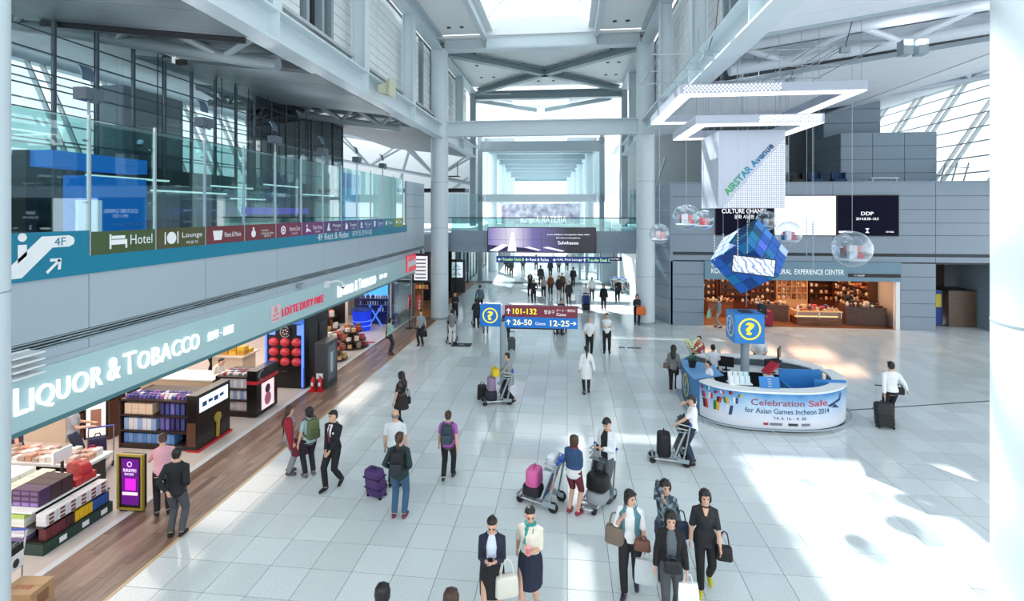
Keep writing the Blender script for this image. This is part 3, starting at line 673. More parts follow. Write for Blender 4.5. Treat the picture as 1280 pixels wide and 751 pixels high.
# ground level of the far corridor
gl = group_empty('window_6', 'green tinted glass wall along the left of the far corridor')
for k in range(12):
    fstruct('pane', -6.35, -6.32, 36 + k * 2, 37.9 + k * 2, .15, 3.3, glass('deep_green_glass', (150, 200, 196), .2, .6), gl)
    fstruct('mullion', -6.4, -6.28, 35.95 + k * 2, 36.0 + k * 2, 0, 3.4, m_dark, gl)
fstruct('wall_corridor_left', -7.6, -7.4, 36, 70, 0, 3.6, C(120, 160, 160, .5))
fstruct('wall_corridor_right', 6.6, 6.8, 36, 70, 0, 3.6, m_white)
fstruct('upper_floor_left', -12, -6.3, 34, 80, 3.4, 4.6, m_panel); fstruct('upper_floor_right', 6.3, 10, 34, 80, 3.4, 4.6, m_panel)
fstruct('lobby_ceiling', -6.3, 6.3, 62.5, 90, 3.5, 3.6, m_white)
fstruct('window_8', -12, 12, 98, 98.05, 3.6, 12.8, m_glass_c)
for x in (3.4, 4.0, 5.0): fstruct('pillar_slim', x, x + .2, 46, 46.2, 0, 3.5, m_steel_d)
fstruct('wall_corridor_panel', 5.1, 6.4, 43, 43.2, 0, 3.4, m_steel_d)
# glass screens at the upper level beside the bridge
for k in range(4):
    struct('upper_glass_screen', MB().box(4.4 + .05, 4.47, 31 + k * 1.6, 32.5 + k * 1.6, 4.9, 7.6), m_glass_c)
for k in range(4):
    struct('upper_glass_screen', MB().box(-7.0 - k * .8, -6.3 - k * .8, 36 + .1 * k, 36.04 + .1 * k, 4.9, 7.4), m_glass_c)
struct('upper_canopy', MB().box(-12, -7.1, 35.2, 36.6, 7.5, 7.75), m_dark)
# dark shop zone below the left end of the bridge
struct('wall_kiosk_zone', MB().box(-14, -8.9, 38.8, 39, 0, 3.6), C(58, 52, 50, .5))
struct('wall_end_left', MB().box(-14, -9.4, 34.5, 34.7, 0, 3.6), C(34, 38, 52, .4))
ki = thing('display_kiosk', 'dark standing display kiosk with white lit screen by the left corridor', 'kiosk', (-8.25, 38.0, 0))
MB().box(-.6, .6, 0, .25, 0, 2.5).build('casing', C(70, 74, 76, .4), ki); MB().box(-.42, .42, -.01, 0, 1.15, 2.3).build('screen', lit(206, 222, 234, .8), ki)
for k in range(6): MB().box(-.34, .3 - .1 * (k % 3), -.02, -.012, 1.3 + k * .15, 1.36 + k * .15).build('text_row', C(90, 100, 112, .5), ki)

# ================================================================== RIGHT SIDE BUILDING
wr = group_empty('wall_right', 'grey blue panelled wall over the craft shop on the right')
YK = 28.6
def pan(x0, x1, z0, z1, m=m_panel_k, y=YK, d=.14):
    MB().box(x0 + .012, x1 - .012, y, y + d, z0 + .01, z1 - .01).build('panel', m, wr)
xs = [5.58, 9.7, 13.9, 18.9, 21.6]
for a, b in zip(xs, xs[1:]):
    for z0, z1 in ((3.95, 4.9), (4.9, 5.55), (5.55, 6.25), (6.25, 6.95), (6.95, 7.66)): pan(a, b, z0, z1)
    pan(a, b, 3.5, 3.8)
MB().box(5.58, 21.6, YK + .13, YK + .3, 3.4, 7.6).build('backing', m_joint, wr)
MB().box(5.58, 21.6, YK + .02, YK + .14, 3.8, 3.95).build('groove', m_joint, wr)
for a, b in ((7.8, 9.4), (10.2, 12.0), (13, 17.0)): MB().box(a, b, YK - .004, YK + .03, 3.84, 3.9).build('air_slot', m_black, wr)
# pier beside the column and pier right of the shop
for (x0, x1) in ((5.58, 7.35), (17.2, 18.9)):
    for k in range(5): pan(x0, x1, k * .69, (k + 1) * .69, y=YK - .02)
    MB().box(x0, x1, YK + .1, YK + .5, 0, 3.5).build('backing', m_joint, wr)
# angled return beside the column
mb = MB()
for k in range(11):
    z0, z1 = k * .69 + .01, (k + 1) * .69 - .01
    mb2 = MB().add([(5.56, YK - .02, z0), (4.75, YK + 2.2, z0), (4.9, YK + 2.2, z0), (5.7, YK - .02, z0), (5.56, YK - .02, z1), (4.75, YK + 2.2, z1), (4.9, YK + 2.2, z1), (5.7, YK - .02, z1)], [(0, 1, 2, 3), (7, 6, 5, 4), (0, 4, 5, 1), (1, 5, 6, 2), (2, 6, 7, 3), (3, 7, 4, 0)])
    if k not in (2, 3) or True: mb2.build('panel', m_panel_k, wr)
MB().box(5.55, 22, YK - .03, YK + .16, 7.66, 7.72).build('coping', m_panel_d, wr)
# craft shop fascia
MB().box(7.35, 17.2, YK - .1, YK + .1, 2.5, 3.5).build('fascia_board', mat('blue_grey_fascia', (112, 146, 164), .4), wr)
YF = YK - .105
mlt = lit(220, 226, 228, .55)
letters('KOREA TRADITIONAL CULTURAL', (7.7, YF, 2.83), 4.1, .27, mlt, wr); letters('EXPERIENCE CENTER', (11.95, YF, 2.83), 2.45, .27, mlt, wr)
letters('한국전통문화체험관', (7.7, YF, 3.2), 1.6, .16, mlt, wr)
MB().box(14.6, 17.15, YK - .12, YK - .1, 2.72, 2.9).build('black_name_strip', m_black, wr); letters('11 SHOP', (14.9, YK - .125, 2.76), .5, .09, mlt, wr)
MB().box(17.0, 17.2, YK, YK + .25, 0, 2.5).build('white_jamb', m_white, wr)
struct('roof_terrace', MB().box(5.6, 30, YK + .2, 52, 7.3, 7.6), m_panel_d)
struct('wall_terrace', MB().box(21.6, 21.9, 28.6, 40, 0, 7.7), m_panel_d)
# boxes above
def clad(name, x0, x1, y0, y1, z0, z1, nx, nz, m, lbl):
    g = group_empty(name, lbl)
    MB().box(x0 + .02, x1 - .02, y0 + .02, y1, z0, z1 - .02).build('backing', m_joint, g)
    for i in range(nx):
        for k in range(nz):
            a, b = x0 + (x1 - x0) * i / nx, x0 + (x1 - x0) * (i + 1) / nx; c, d = z0 + (z1 - z0) * k / nz, z0 + (z1 - z0) * (k + 1) / nz
            MB().box(a + .015, b - .015, y0 - .02, y0 + .03, c + .012, d - .012).build('panel', m, g)
    for k in range(nz):
        c, d = z0 + (z1 - z0) * k / nz, z0 + (z1 - z0) * (k + 1) / nz
        MB().box(x0 - .02, x0 + .03, y0, y1, c + .012, d - .012).build('panel', m, g)
clad('wall_block_front', 16.0, 21.2, 32, 38, 7.6, 10.75, 3, 4, m_panel_d, 'slate block on the terrace')
clad('wall_block_tower', 16.0, 19.3, 34, 40, 10.75, 13.4, 2, 3, m_panel_d, 'slate tower block on the terrace')
clad('wall_block_left', 10.2, 16, 36.5, 40, 7.6, 12.6, 1, 6, mat('dark_block_panel', (92, 104, 112), .5), 'dark recessed block on the terrace')
clad('wall_block_pillar', 12.35, 13.1, 32, 33, 7.6, 10.1, 1, 3, m_panel, 'pale pillar beside the terrace')
for x, y, lb in ((13.3, 31.5, 'black chair'), (14.3, 31.5, 'first blue lounge chair'), (15.6, 31.5, 'second blue lounge chair')):
    t = thing('lounge_chair', lb + ' on the terrace above the craft shop', 'chair', (x, y, 7.6), 0, 'terrace chairs')
    c = C(30, 70, 110, .6) if 'blue' in lb else m_black
    MB().box(-.35, .35, -.3, .3, .25, .42).build('seat', c, t); MB().loft([[(.4 * cos(a), .32 * sin(a), z) for a in [R(-20 + 22 * i) for i in range(11)]] + [(.33 * cos(a), .26 * sin(a), z) for a in [R(200 - 22 * i) for i in range(11)]] for z in (.25, .8)]).build('backrest', c, t)
    for dx in (-.28, .28):
        for dy in (-.24, .24): MB().box(dx - .02, dx + .02, dy - .02, dy + .02, 0, .25).build('leg', m_dark, t)
tv = thing('terrace_table', 'white low table on the terrace edge', 'table', (17.4, 30.6, 7.6))
MB().box(-.7, .7, -.4, .4, .35, .42).build('table_top', m_white, tv)
for dx in (-.6, .6):
    for dy in (-.3, .3): MB().box(dx - .03, dx + .03, dy - .03, dy + .03, 0, .35).build('leg', m_white, tv)
lad = thing('roof_ladder', 'grey metal ladder rail on the terrace by the slanted window', 'ladder', (21.0, 31.5, 7.6))
for k in range(3): MB().bar((k * .6, 0, 0), (k * .6 + .35, 0, 1.3), .05, .05).build('rail', m_steel_d, lad)
MB().bar((.3, 0, 1.1), (1.6, 0, 1.0), .04, .04).build('handrail', m_steel_d, lad)
# screens on the wall
def wscreen(x0, x1, lbl, rgb, s, lines):
    t = thing('wall_screen', lbl, 'screen', (x0, YK - .08, 4.85))
    w = x1 - x0
    MB().box(0, w, 0, .1, 0, 2.16).build('casing', m_black, t); MB().box(.05, w - .05, -.006, 0, .05, 2.11).build('picture', lit(*rgb, s), t)
    for tx, x, z, ww, hh in lines: letters(tx, (x, -.008, z), ww, hh, lit(236, 238, 242, .9), t)
    return t
w1 = wscreen(7.9, 10.9, 'black wall screen with bold white exhibition title', (14, 16, 34), .3, [('CULTURE CHANEL', .35, 1.2, 2.3, .24), ('문화 샤넬전', 1.0, .9, 1.0, .22)])
w2 = wscreen(10.9, 14.05, 'glowing white wall screen with a thin drawn outline', (240, 243, 252), 1.0, [])
o = MB().tube([(2.2, -.01, 1.75), (1.7, -.01, 1.6), (1.55, -.01, 1.2), (1.4, -.01, .9), (1.7, -.01, .75), (1.8, -.01, .4)], .012, 5).build('drawn_line', C(170, 174, 186, .5), w2)
w3 = wscreen(14.05, 17.1, 'black wall screen with short white letters in the middle', (12, 14, 34), .3, [('DDP', 1.2, 1.1, .6, .18), ('2014.8.30–10.5', .95, .85, 1.1, .13), ('CHANEL', 2.4, .2, .4, .08)])
flat([[(0, 0), (.7, 0), (.7, .1), (0, .1)], [(1.3, 0), (1.5, 0), (1.4, .12), (1.5, .24), (1.3, .24), (1.4, .12)]], (.1, -.008, .18), FACE_CAM, lit(220, 222, 228, .8), w3, 'logo_mark')
# right hand recess in brown
m_brown = wood('dark_brown_panel', (52, 40, 32), (92, 74, 58), axis=0)
struct('wall_recess', MB().box(18.9, 27, 32, 32.2, 0, 3.5).box(18.9, 19.05, 28.8, 32, 0, 3.5), m_brown)
struct('ceiling_recess', MB().box(18.9, 27, 28.8, 32.2, 3.42, 3.5), m_brown)
sp_ = thing('service_counter', 'dark brown boxed counter in the recess on the far right', 'counter', (20.2, 29.6, 0)); MB().box(0, 1.35, 0, 1.5, 0, 1.9).build('counter_body', m_brown, sp_); MB().box(-.02, 1.37, -.02, 1.52, 1.9, 1.95).build('counter_top', m_dark, sp_)
ab = thing('roll_up_banner', 'blue banner with yellow patch beside the brown counter', 'banner', (19.6, 29.9, 0)); MB().box(0, .5, 0, .05, .05, 1.9).build('banner_sheet', C(36, 66, 140, .5), ab); MB().box(.06, .44, -.01, 0, 1.0, 1.7).build('yellow_patch', C(214, 190, 60, .5), ab); MB().box(-.02, .52, -.1, .15, 0, .05).build('foot', m_dark, ab)
# baseboard strip line across the floor on the right
struct('trim_4', MB().bar((8.6, 16.9, .003), (20, 19.9, .003), .05, .006), m_dark)

# ================================================================== PEOPLE
m_skin = mat('skin', (214, 170, 146), .55, var=.04); m_skin2 = mat('tanned_skin', (190, 142, 116), .55, var=.04)
m_hair = mat('black_hair', (24, 20, 20), .45, var=.2, scale=40); m_hairb = mat('brown_hair', (66, 44, 32), .45, var=.2, scale=40); m_hairg = mat('grey_hair', (120, 116, 112), .5)
m_eye = mat('dark_eye', (20, 16, 14), .2); m_lip = mat('lip', (170, 92, 86), .5)
def ell(c, rx, ry, n=12, ux=V((1, 0, 0)), uy=V((0, 1, 0))):
    c = V(c); return [c + ux * (rx * cos(2 * pi * k / n)) + uy * (ry * sin(2 * pi * k / n)) for k in range(n)]
def ik(a, b, l1, l2, pole):
    a, b = V(a), V(b); d = b - a; L = min(d.length, (l1 + l2) * .995); u = d.normalized()
    b = a + u * L
    x = (l1 * l1 - l2 * l2 + L * L) / (2 * L); h = math.sqrt(max(l1 * l1 - x * x, 0))
    p = V(pole); p = (p - u * p.dot(u)).normalized()
    return a + u * x + p * h, b
ARM = {'down': (.25, .03, .83), 'relax': (.25, .08, .84), 'phone': (.07, .27, 1.17), 'front': (.05, .2, .90), 'chest': (.06, .24, 1.14), 'face': (.07, .16, 1.5), 'behind': (.08, -.16, .95),
       'swingf': (.22, .22, .88), 'swingb': (.26, -.2, .88), 'pull': (.26, -.26, .84), 'push': (.2, .40, 1.0), 'cross': (-.1, .2, 1.16), 'hip': (.2, .04, 1.0), 'carry': (.23, .1, .85), 'strap': (.13, .16, 1.3),
       'reach': (.18, .5, 1.12), 'reachlow': (.2, .45, .9), 'out': (.42, .1, .92), 'counter': (.16, .34, 1.06), 'lap': (.14, .3, .72)}
def person(label, loc, rz, h=1.65, vox=.012, arms=('down', 'down'), step=0., lean=0., head=(0, 0), female=False, top=(60, 60, 70), sleeve='long', hem=.86,
           bottom='trousers', bcol=(40, 42, 50), shoes=(30, 30, 32), hair='short', hcol=None, skin=None, jacket=None, tie=None, sit=0., wide=1., group=None, sock=None, vest=None, cap=None, pattern=None, face=True, scarf=None, legs=None, knee=None):
    root = thing('person', label, 'person', loc, R(rz), group)
    S = h / 1.7; skin = skin or m_skin; fx = (.9 if female else 1.) * wide
    L = R(-lean)
    pel = V((0, 0, .95 - sit))
    def T(p, amt=1.):                               # bend the upper body forward about the pelvis
        p = V(p) - V((0, 0, sit)); d = p - pel; a = L * amt
        return pel + V((d.x, d.y * cos(a) - d.z * sin(a), d.y * sin(a) + d.z * cos(a)))
    sx = {1: arms[0], -1: arms[1]}                    # right (+x), left (-x)
    sh, el, wr = {}, {}, {}
    for s in (1, -1):
        sh[s] = T((s * .172 * fx, -.005, 1.365))
        t = ARM[sx[s]] if isinstance(sx[s], str) else sx[s]
        w = V((s * t[0], t[1], t[2] - sit))
        if isinstance(sx[s], str) and sx[s] not in ('reach', 'reachlow', 'counter', 'push', 'lap'): w = T((s * t[0], t[1], t[2]), .8)
        el[s], wr[s] = ik(sh[s], w, .285, .25, (s * .45, -1, -.45))
    hipx = .088 * (1.05 if female else 1)
    hp, kn, an, toe = {}, {}, {}, {}
    for s in (1, -1):
        hp[s] = V((s * hipx, 0, .90 - sit))
        if sit: a = V((s * .11, .42, .09))
        else:
            dy = step * s; a = V((s * (.085 if abs(step) > .05 else .1), dy, .085 + (.10 * max(0, -dy) / .25 if abs(step) > .1 else 0)))
        if legs: a = V((s * legs[0], legs[1], .085))
        kn[s], an[s] = ik(hp[s], a, .44, .43, (s * .08, 1, 0))
        back = abs(step) > .1 and step * s < 0
        toe[s] = an[s] + (V((s * .03, .13, -.05)) if not back else V((s * .02, .10, -.11)))
    TR = [(.80, .095, .085, 0), (.88, .160, .115, -.01), (.97, .155, .112, 0), (1.07, .132, .098, .01), (1.2, .148, .112, .012), (1.31, .165, .115, .008), (1.385, .137, .09, 0), (1.43, .10, .07, 0), (1.46, .07, .058, -.005)]
    if female: TR = [(z, a * (1.04 if z < 1 else .9), b * (1.08 if 1.15 < z < 1.36 else .95), y + (.012 if 1.2 <= z <= 1.33 else 0)) for z, a, b, y in TR]
    TR = [(z, a * wide, b * wide, y) for z, a, b, y in TR]
    def trunk(mb, z0, z1, off, flare=0., ext=None):
        rs = [(z, a, b, y) for z, a, b, y in TR if z0 + .02 < z < z1 - .01]
        def at(z):
            for (p, q) in zip(TR, TR[1:]):
                if p[0] <= z <= q[0]:
                    t = (z - p[0]) / (q[0] - p[0]); return tuple(u + (w - u) * t for u, w in zip(p, q))
            return TR[0] if z < TR[0][0] else TR[-1]
        if z0 < .80:
            lo = (z0, .165 * wide, .12 * wide, 0); rs = [lo] + [r_ for r_ in rs if r_[0] > .84]
        else: rs = [(z0,) + at(z0)[1:]] + rs
        rs += [(z1,) + at(z1)[1:]]
        rings = []
        for z, a, b, y in rs:
            f = off + flare * max(0, (1.0 - z))
            am = 1. if z > .9 else .3
            rings.append([T(p, am) for p in ell((0, y, z), a + f, b + f, 14)])
        mb.loft(rings)
    hc = T((0, .02, 1.59)); neck = T((0, 0, 1.44))
    hy, hpch = R(head[0]), R(-head[1])
    HM = M4.Rotation(hy, 3, 'Z') @ M4.Rotation(hpch - R(lean) * .5 if lean else hpch, 3, 'X')
    def H(p): return hc + HM @ V(p)
    def limb(mb, pts, rs, n=10): mb.tube(pts, rs, n)
    def fin(mb, name, m, parent, sub=None, voxel=vox, it=2):
        for i in range(len(mb.v)): mb.v[i] = tuple(c * S for c in mb.v[i])
        o = mb.build(name, m, parent)
        r = o.modifiers.new('skin', 'REMESH'); r.mode = 'VOXEL'; r.voxel_size = voxel; r.use_smooth_shade = True
        if it:
            sm = o.modifiers.new('smooth', 'SMOOTH'); sm.factor = .5; sm.iterations = it
        return o
    def plain(mb, name, m, parent, smooth=True):
        for i in range(len(mb.v)): mb.v[i] = tuple(c * S for c in mb.v[i])
        return mb.build(name, m, parent, smooth=smooth)
    # ---- body: one continuous skin
    b = MB()
    trunk(b, .80, 1.46, 0)
    limb(b, [neck, T((0, .005, 1.5)), hc + V((0, -.01, -.04))], [.062, .052, .05])
    b.loft([[H(p) for p in ell((0, y, z), a, bb, 14)] for z, a, bb, y in ((-.118, .025, .03, .045), (-.10, .045, .052, .03), (-.06, .064, .082, .01), (0, .074, .094, 0), (.05, .074, .094, -.004), (.09, .055, .07, -.008), (.112, .02, .028, -.008))])
    b.tube([H((0, .088, .02)), H((0, .112, -.018)), H((0, .09, -.03))], [.009, .015, .008], 8)
    for s in (1, -1):
        b.ball(H((s * .076, -.005, -.005)), (.014, .024, .034), 8, 5)
        limb(b, [T((s * .09 * fx, 0, 1.405)), sh[s], sh[s].lerp(el[s], .5), el[s], el[s].lerp(wr[s], .35), wr[s]], [.042, .052, .046, .04, .040, .027])
        limb(b, [hp[s] + V((0, 0, .04)), hp[s].lerp(kn[s], .35), kn[s], kn[s].lerp(an[s], .3), an[s]], [.09, .082, .056, .056, .037])
        b.tube([an[s] + V((0, -.055, -.03)), an[s] + V((0, -.01, -.02)), an[s].lerp(toe[s], .6) + V((0, 0, -.012)), toe[s]], [.03, .042, .038, .02], 8)
        d = (wr[s] - el[s]).normalized()
        n_ = V((s, 0, 0)); n_ = (n_ - d * n_.dot(d)).normalized(); w_ = d.cross(n_)
        if sx[s] in ('phone', 'reach', 'counter', 'push', 'chest'): n_, w_ = w_ * -1, n_
        rr = [.026, .03, .040, .040, .034]; pts = [wr[s] + d * t for t in (-.01, .02, .045, .075, .09)]
        b.loft([ell(p, r_ * .55, r_, 10, n_, w_) for p, r_ in zip(pts, rr)])
        k0 = wr[s] + d * .082
        for i, (o_, ln) in enumerate(((-.030, .070), (-.010, .082), (.011, .076), (.030, .060))):
            p0 = k0 + w_ * o_; p1 = p0 + d * ln * .5 + w_ * o_ * .25 - n_ * .006; p2 = p1 + d * ln * .4 - n_ * .022
            b.tube([p0, p1, p2], [.0098, .009, .007], 6)
        tq = wr[s] + d * .03 - w_ * .03
        b.tube([tq, tq + d * .035 - w_ * .022, tq + d * .068 - w_ * .026 - n_ * .008], [.013, .011, .008], 6)
    fin(b, 'body', skin, root)
    # ---- clothes
    m_top = pattern or C(*top, .8); mb = MB()
    trunk(mb, hem, 1.455, .016, flare=.06)
    if sleeve != 'none':
        for s in (1, -1):
            pts = [T((s * .09 * fx, 0, 1.395)), sh[s], sh[s].lerp(el[s], .5)]; rs = [.05, .059, .058]
            if sleeve == 'short': pts.append(sh[s].lerp(el[s], .72)); rs.append(.062)
            elif sleeve == 'elbow': pts += [el[s]]; rs += [.058]
            else: pts += [el[s], el[s].lerp(wr[s], .5), el[s].lerp(wr[s], .94)]; rs += [.057, .052, .043]
            limb(mb, pts, rs)
    ot = fin(mb, 'jacket' if jacket == 'self' else 'top', m_top, root)
    if jacket and jacket != 'self':                    # open front jacket / cardigan worn over the top
        mb = MB(); js = jacket[3] if len(jacket) > 3 else 'long'; jh = jacket[4] if len(jacket) > 4 else hem - .04
        for s in (1, -1):
            rings = []
            for z in (jh, .97, 1.1, 1.22, 1.33, 1.41, 1.455):
                if z < jh: continue
                k = min(range(len(TR)), key=lambda i: abs(TR[i][0] - z)); _, a, bb, y = TR[k]
                pts = []
                a0, a1 = (60, -90)
                for q in range(9):
                    an_ = R(a0 + (a1 - a0) * q / 8); pts.append(((a + .034) * cos(an_) * s, y + (bb + .034) * sin(an_), z))
                for q in range(9):
                    an_ = R(a1 + (a0 - a1) * q / 8); pts.append(((a + .008) * cos(an_) * s, y + (bb + .008) * sin(an_), z))
                if s < 0: pts = pts[::-1]
                rings.append([T(p, 1. if z > .9 else .3) for p in pts])
            mb.loft(rings)
            pts = [T((s * .09 * fx, 0, 1.395)), sh[s], sh[s].lerp(el[s], .5)]; rs = [.058, .067, .064]
            if js == 'long': pts += [el[s], el[s].lerp(wr[s], .5), el[s].lerp(wr[s], .94)]; rs += [.062, .056, .047]
            if js != 'none': limb(mb, pts, rs)
        fin(mb, 'jacket', C(*jacket[:3], .8), root)
    if vest:                                           # shirt front in the V of a suit
        mb = MB(); zs = ((1.12, .008), (1.22, .03), (1.34, .05), (1.43, .05))
        def fy(z): k = min(range(len(TR)), key=lambda i: abs(TR[i][0] - z)); return TR[k][3] + TR[k][2] + .032
        mb.loft([[T(p) for p in [(-w, fy(z) - .014, z), (w, fy(z) - .014, z), (w * .8, fy(z) + .004, z), (-w * .8, fy(z) + .004, z)]] for z, w in zs])
        plain(mb, 'shirt_front', C(*vest, .7), root)
    if tie:
        mb = MB(); mb.loft([[T(p) for p in [(-w, .1 + y, z), (w, .1 + y, z), (w, .16 + y, z), (-w, .16 + y, z)]] for z, w, y in ((1.05, .004, -.005), (1.09, .02, -.002), (1.3, .016, .015), (1.42, .012, -.02))])
        plain(mb, 'tie', C(*tie, .6), root)
    if scarf:
        mb = MB(); mb.tube([T((.08 * cos(a) * 1.0, .065 * sin(a) + .005, 1.455)) for a in [R(30 * i) for i in range(13)]], .022, 8); mb.tube([T((.03, .09, 1.44)), T((.05, .13, 1.3)), T((.06, .135, 1.2))], [.025, .022, .03], 8)
        plain(mb, 'scarf', C(*scarf, .7), root)
    mbot = C(*bcol, .8); mb = MB()
    if bottom in ('trousers', 'shorts', 'capri'):
        trunk(mb, .82, 1.02, .012)
        f = {'trousers': 1., 'capri': .55, 'shorts': .12}[bottom]
        for s in (1, -1):
            pts = [hp[s] + V((0, 0, .06)), hp[s] + (kn[s] - hp[s]) * .3, kn[s]]; rs = [.102, .097, .073]
            pts.append(kn[s].lerp(an[s], max(f * .45, .08))); rs.append(.068)
            if f > .5: pts.append(kn[s].lerp(an[s], f * .97)); rs.append(.06 if bottom == 'trousers' else .062)
            limb(mb, pts, rs)
        fin(mb, bottom, mbot, root)
    else:                                              # skirt; bottom = 'skirt' or ('skirt', hem height)
        zh = knee or .5; mid = (kn[1] + kn[-1]) / 2
        mb.loft([ell((0, y, z - sit), a, bb, 14) for z, a, bb, y in ((1.03, .155, .125, 0), (.93, .195, .15, 0), (.8, .205, .165, .01), (zh, .20, .175 + abs(step) * .5, .02))])
        fin(mb, 'skirt', mbot, root)
    if sock:
        mb = MB()
        for s in (1, -1): limb(mb, [kn[s].lerp(an[s], -.2) if sock[0] == 't' else kn[s].lerp(an[s], .5), kn[s].lerp(an[s], .6), an[s]], [.066, .058, .043])
        fin(mb, 'leggings', C(*sock[1:], .8), root)
    for s in (1, -1):
        mb = MB(); a = an[s]; t = toe[s]
        mb.tube([a + V((0, -.075, -.035)), a + V((0, -.035, -.028)), a.lerp(t, .55) + V((0, 0, -.014)), t + V((0, .02, .0)), t + V((0, .05, -.004))], [.028, .047, .045, .036, .02], 10)
        fin(mb, 'shoe', C(*shoes, .5), root)
    # ---- hair
    mh = hcol or m_hair
    if hair != 'none':
        mb = MB()
        if hair == 'bald': mb.loft([[H(p) for p in ell((0, y, z), a, bb, 14)] for z, a, bb, y in ((-.05, .07, .055, -.048), (.0, .079, .065, -.04), (.02, .076, .06, -.044))])
        else:
            mb.loft([[H(p) for p in ell((0, y, z), a, bb, 14)] for z, a, bb, y in ((-.07, .055, .04, -.058), (-.02, .080, .056, -.048), (.035, .087, .070, -.04), (.07, .086, .088, -.022), (.105, .066, .074, -.018), (.13, .026, .03, -.014))])
            if hair in ('bob', 'long', 'perm'):
                for s in (1, -1): mb.tube([H((s * .05, .05, .09)), H((s * .083, .02, .03)), H((s * .085, .0, -.05)), H((s * .07, -.01, -.10))], [.02, .026, .028, .02], 8)
                mb.loft([[H(p) for p in ell((0, -.045, z), a, .055, 12)] for z, a in ((-.13, .06), (-.05, .085), (.04, .086))])
            if hair in ('bob', 'long', 'short', 'ponytail', 'perm'):
                for i in range(7):
                    x = -.062 + .0207 * i; mb.tube([H((x * .6, .0, .108 - abs(x) * .3)), H((x, .07, .088 - abs(x) * .25)), H((x * 1.1 + .008 * (-1) ** i, .088 - abs(x) * .35, .052 + .012 * (i % 3)))], [.016, .016, .006], 6)
            if hair == 'perm':
                for i in range(46):
                    z = 1 - 2 * (i + .5) / 46; a = 2.399963 * i; q = math.sqrt(1 - z * z); x, y = q * cos(a), q * sin(a)
                    if z > -.55 and (y < .35 or z > .55): mb.ball(H((x * .088, -.018 + y * .094, .03 + z * .098)), .027, 7, 5)
            if hair == 'long': mb.loft([[q for q in ell(p, a, bb, 12)] for p, a, bb in ((H((0, -.05, .0)), .085, .06), (H((0, -.075, -.1)), .09, .045), (T((0, -.135, 1.36)), .095, .035), (T((0, -.145, 1.22)), .06, .025))])
            if hair == 'ponytail': mb.tube([H((0, -.10, .03)), H((0, -.14, -.02)), T((0, -.14, 1.4)), T((0, -.14, 1.26))], [.03, .034, .03, .01], 8)
            if hair == 'bun': mb.ball(H((0, -.118, -.005)), .042, 10, 6)
        fin(mb, 'hair', mh, root, voxel=max(vox * .9, .009))
    if cap:
        mb = MB(); mb.loft([[H(p) for p in ell((0, y, z), a, bb, 14)] for z, a, bb, y in ((.045, .088, .108, -.006), (.09, .082, .1, -.008), (.13, .045, .055, -.008))]); mb.loft([[H(p) for p in ell((0, .1, z), .07, .07, 12)] for z in (.045, .055)])
        fin(mb, 'cap', C(*cap, .7), root)
    if face:
        for s in (1, -1):
            o = MB().ball(H((s * .031, .082, .012)) * S, (.013 * S, .009 * S, .008 * S), 8, 5).build('eye', m_eye, root)
            mb = MB(); mb.tube([H((s * .014, .091, .034)) * S, H((s * .034, .089, .038)) * S, H((s * .05, .078, .032)) * S], .0045 * S, 5); mb.build('eyebrow', mh if hair != 'bald' else m_hair, root)
        MB().ball(H((0, .083, -.062)) * S, (.022 * S, .008 * S, .006 * S), 8, 5).build('mouth', m_lip, root)
    root['hand_r'] = 0
    del root['hand_r']
    P = lambda p: M4.Translation(V(loc)) @ (M4.Rotation(R(rz), 4, 'Z') @ (V(p) * S))
    return {'root': root, 'wr': {s: P(wr[s] + (wr[s] - el[s]).normalized() * .09) for s in (1, -1)}, 'sh': {s: P(sh[s]) for s in (1, -1)}, 'P': P, 'rz': rz, 'S': S, 'T': T}
def near_voxel(y): return .0105 if y < 12 else .015 if y < 18 else .02 if y < 27 else .028
def putm(o, loc, rz): o.location = loc; o.rotation_euler.z = R(rz); return o

# ---- things people carry
def rbox(mb, w, d, h, z0=0., r=.25, n=4, taper=1.):
    """soft cornered upright box about the origin"""
    rr = min(w, d) * r; out = []
    for z, q in ((z0, .86), (z0 + h * .08, 1), (z0 + h * .85, taper), (z0 + h * .96, taper * .93), (z0 + h, taper * .7)):
        ring = []
        for (cx_, cy_, a0) in ((1, 1, 0), (-1, 1, 90), (-1, -1, 180), (1, -1, 270)):
            for k in range(n + 1):
                a = R(a0 + 90 * k / n); ring.append(((cx_ * (w / 2 - rr) + rr * cos(a)) * q, (cy_ * (d / 2 - rr) + rr * sin(a)) * q, z))
        out.append(ring)
    return mb.loft(out)
def backpack(label, P, col, accent=(60, 60, 64), scale=1., group=None):
    """worn on the back of the person whose placement P is given"""
    loc = P['P'](P['T']((0, -.20, 1.0))); S = P['S'] * scale
    t = thing('backpack', label, 'backpack', loc, R(P['rz']), group); t.scale = (S, S, S)
    rbox(MB(), .30, .17, .44, 0, .4, 4, .9).build('bag_body', C(*col, .7), t, smooth=True, sharp=60)
    o = rbox(MB(), .23, .07, .2, .03, .4).build('pocket', C(*accent, .7), t, smooth=True, sharp=60); o.location = (0, -.105, 0)
    for s in (1, -1):
        MB().tube([(s * .1, .06, .42), (s * .12, .18, .45), (s * .13, .29, .36), (s * .14, .30, .2), (s * .15, .16, .06), (s * .13, .07, .05)], .018, 6).build('strap', C(*accent, .7), t, smooth=True)
    MB().tube([(-.04, .03, .43), (0, .03, .48), (.04, .03, .43)], .01, 6).build('grab_handle', C(*accent, .7), t)
    return t
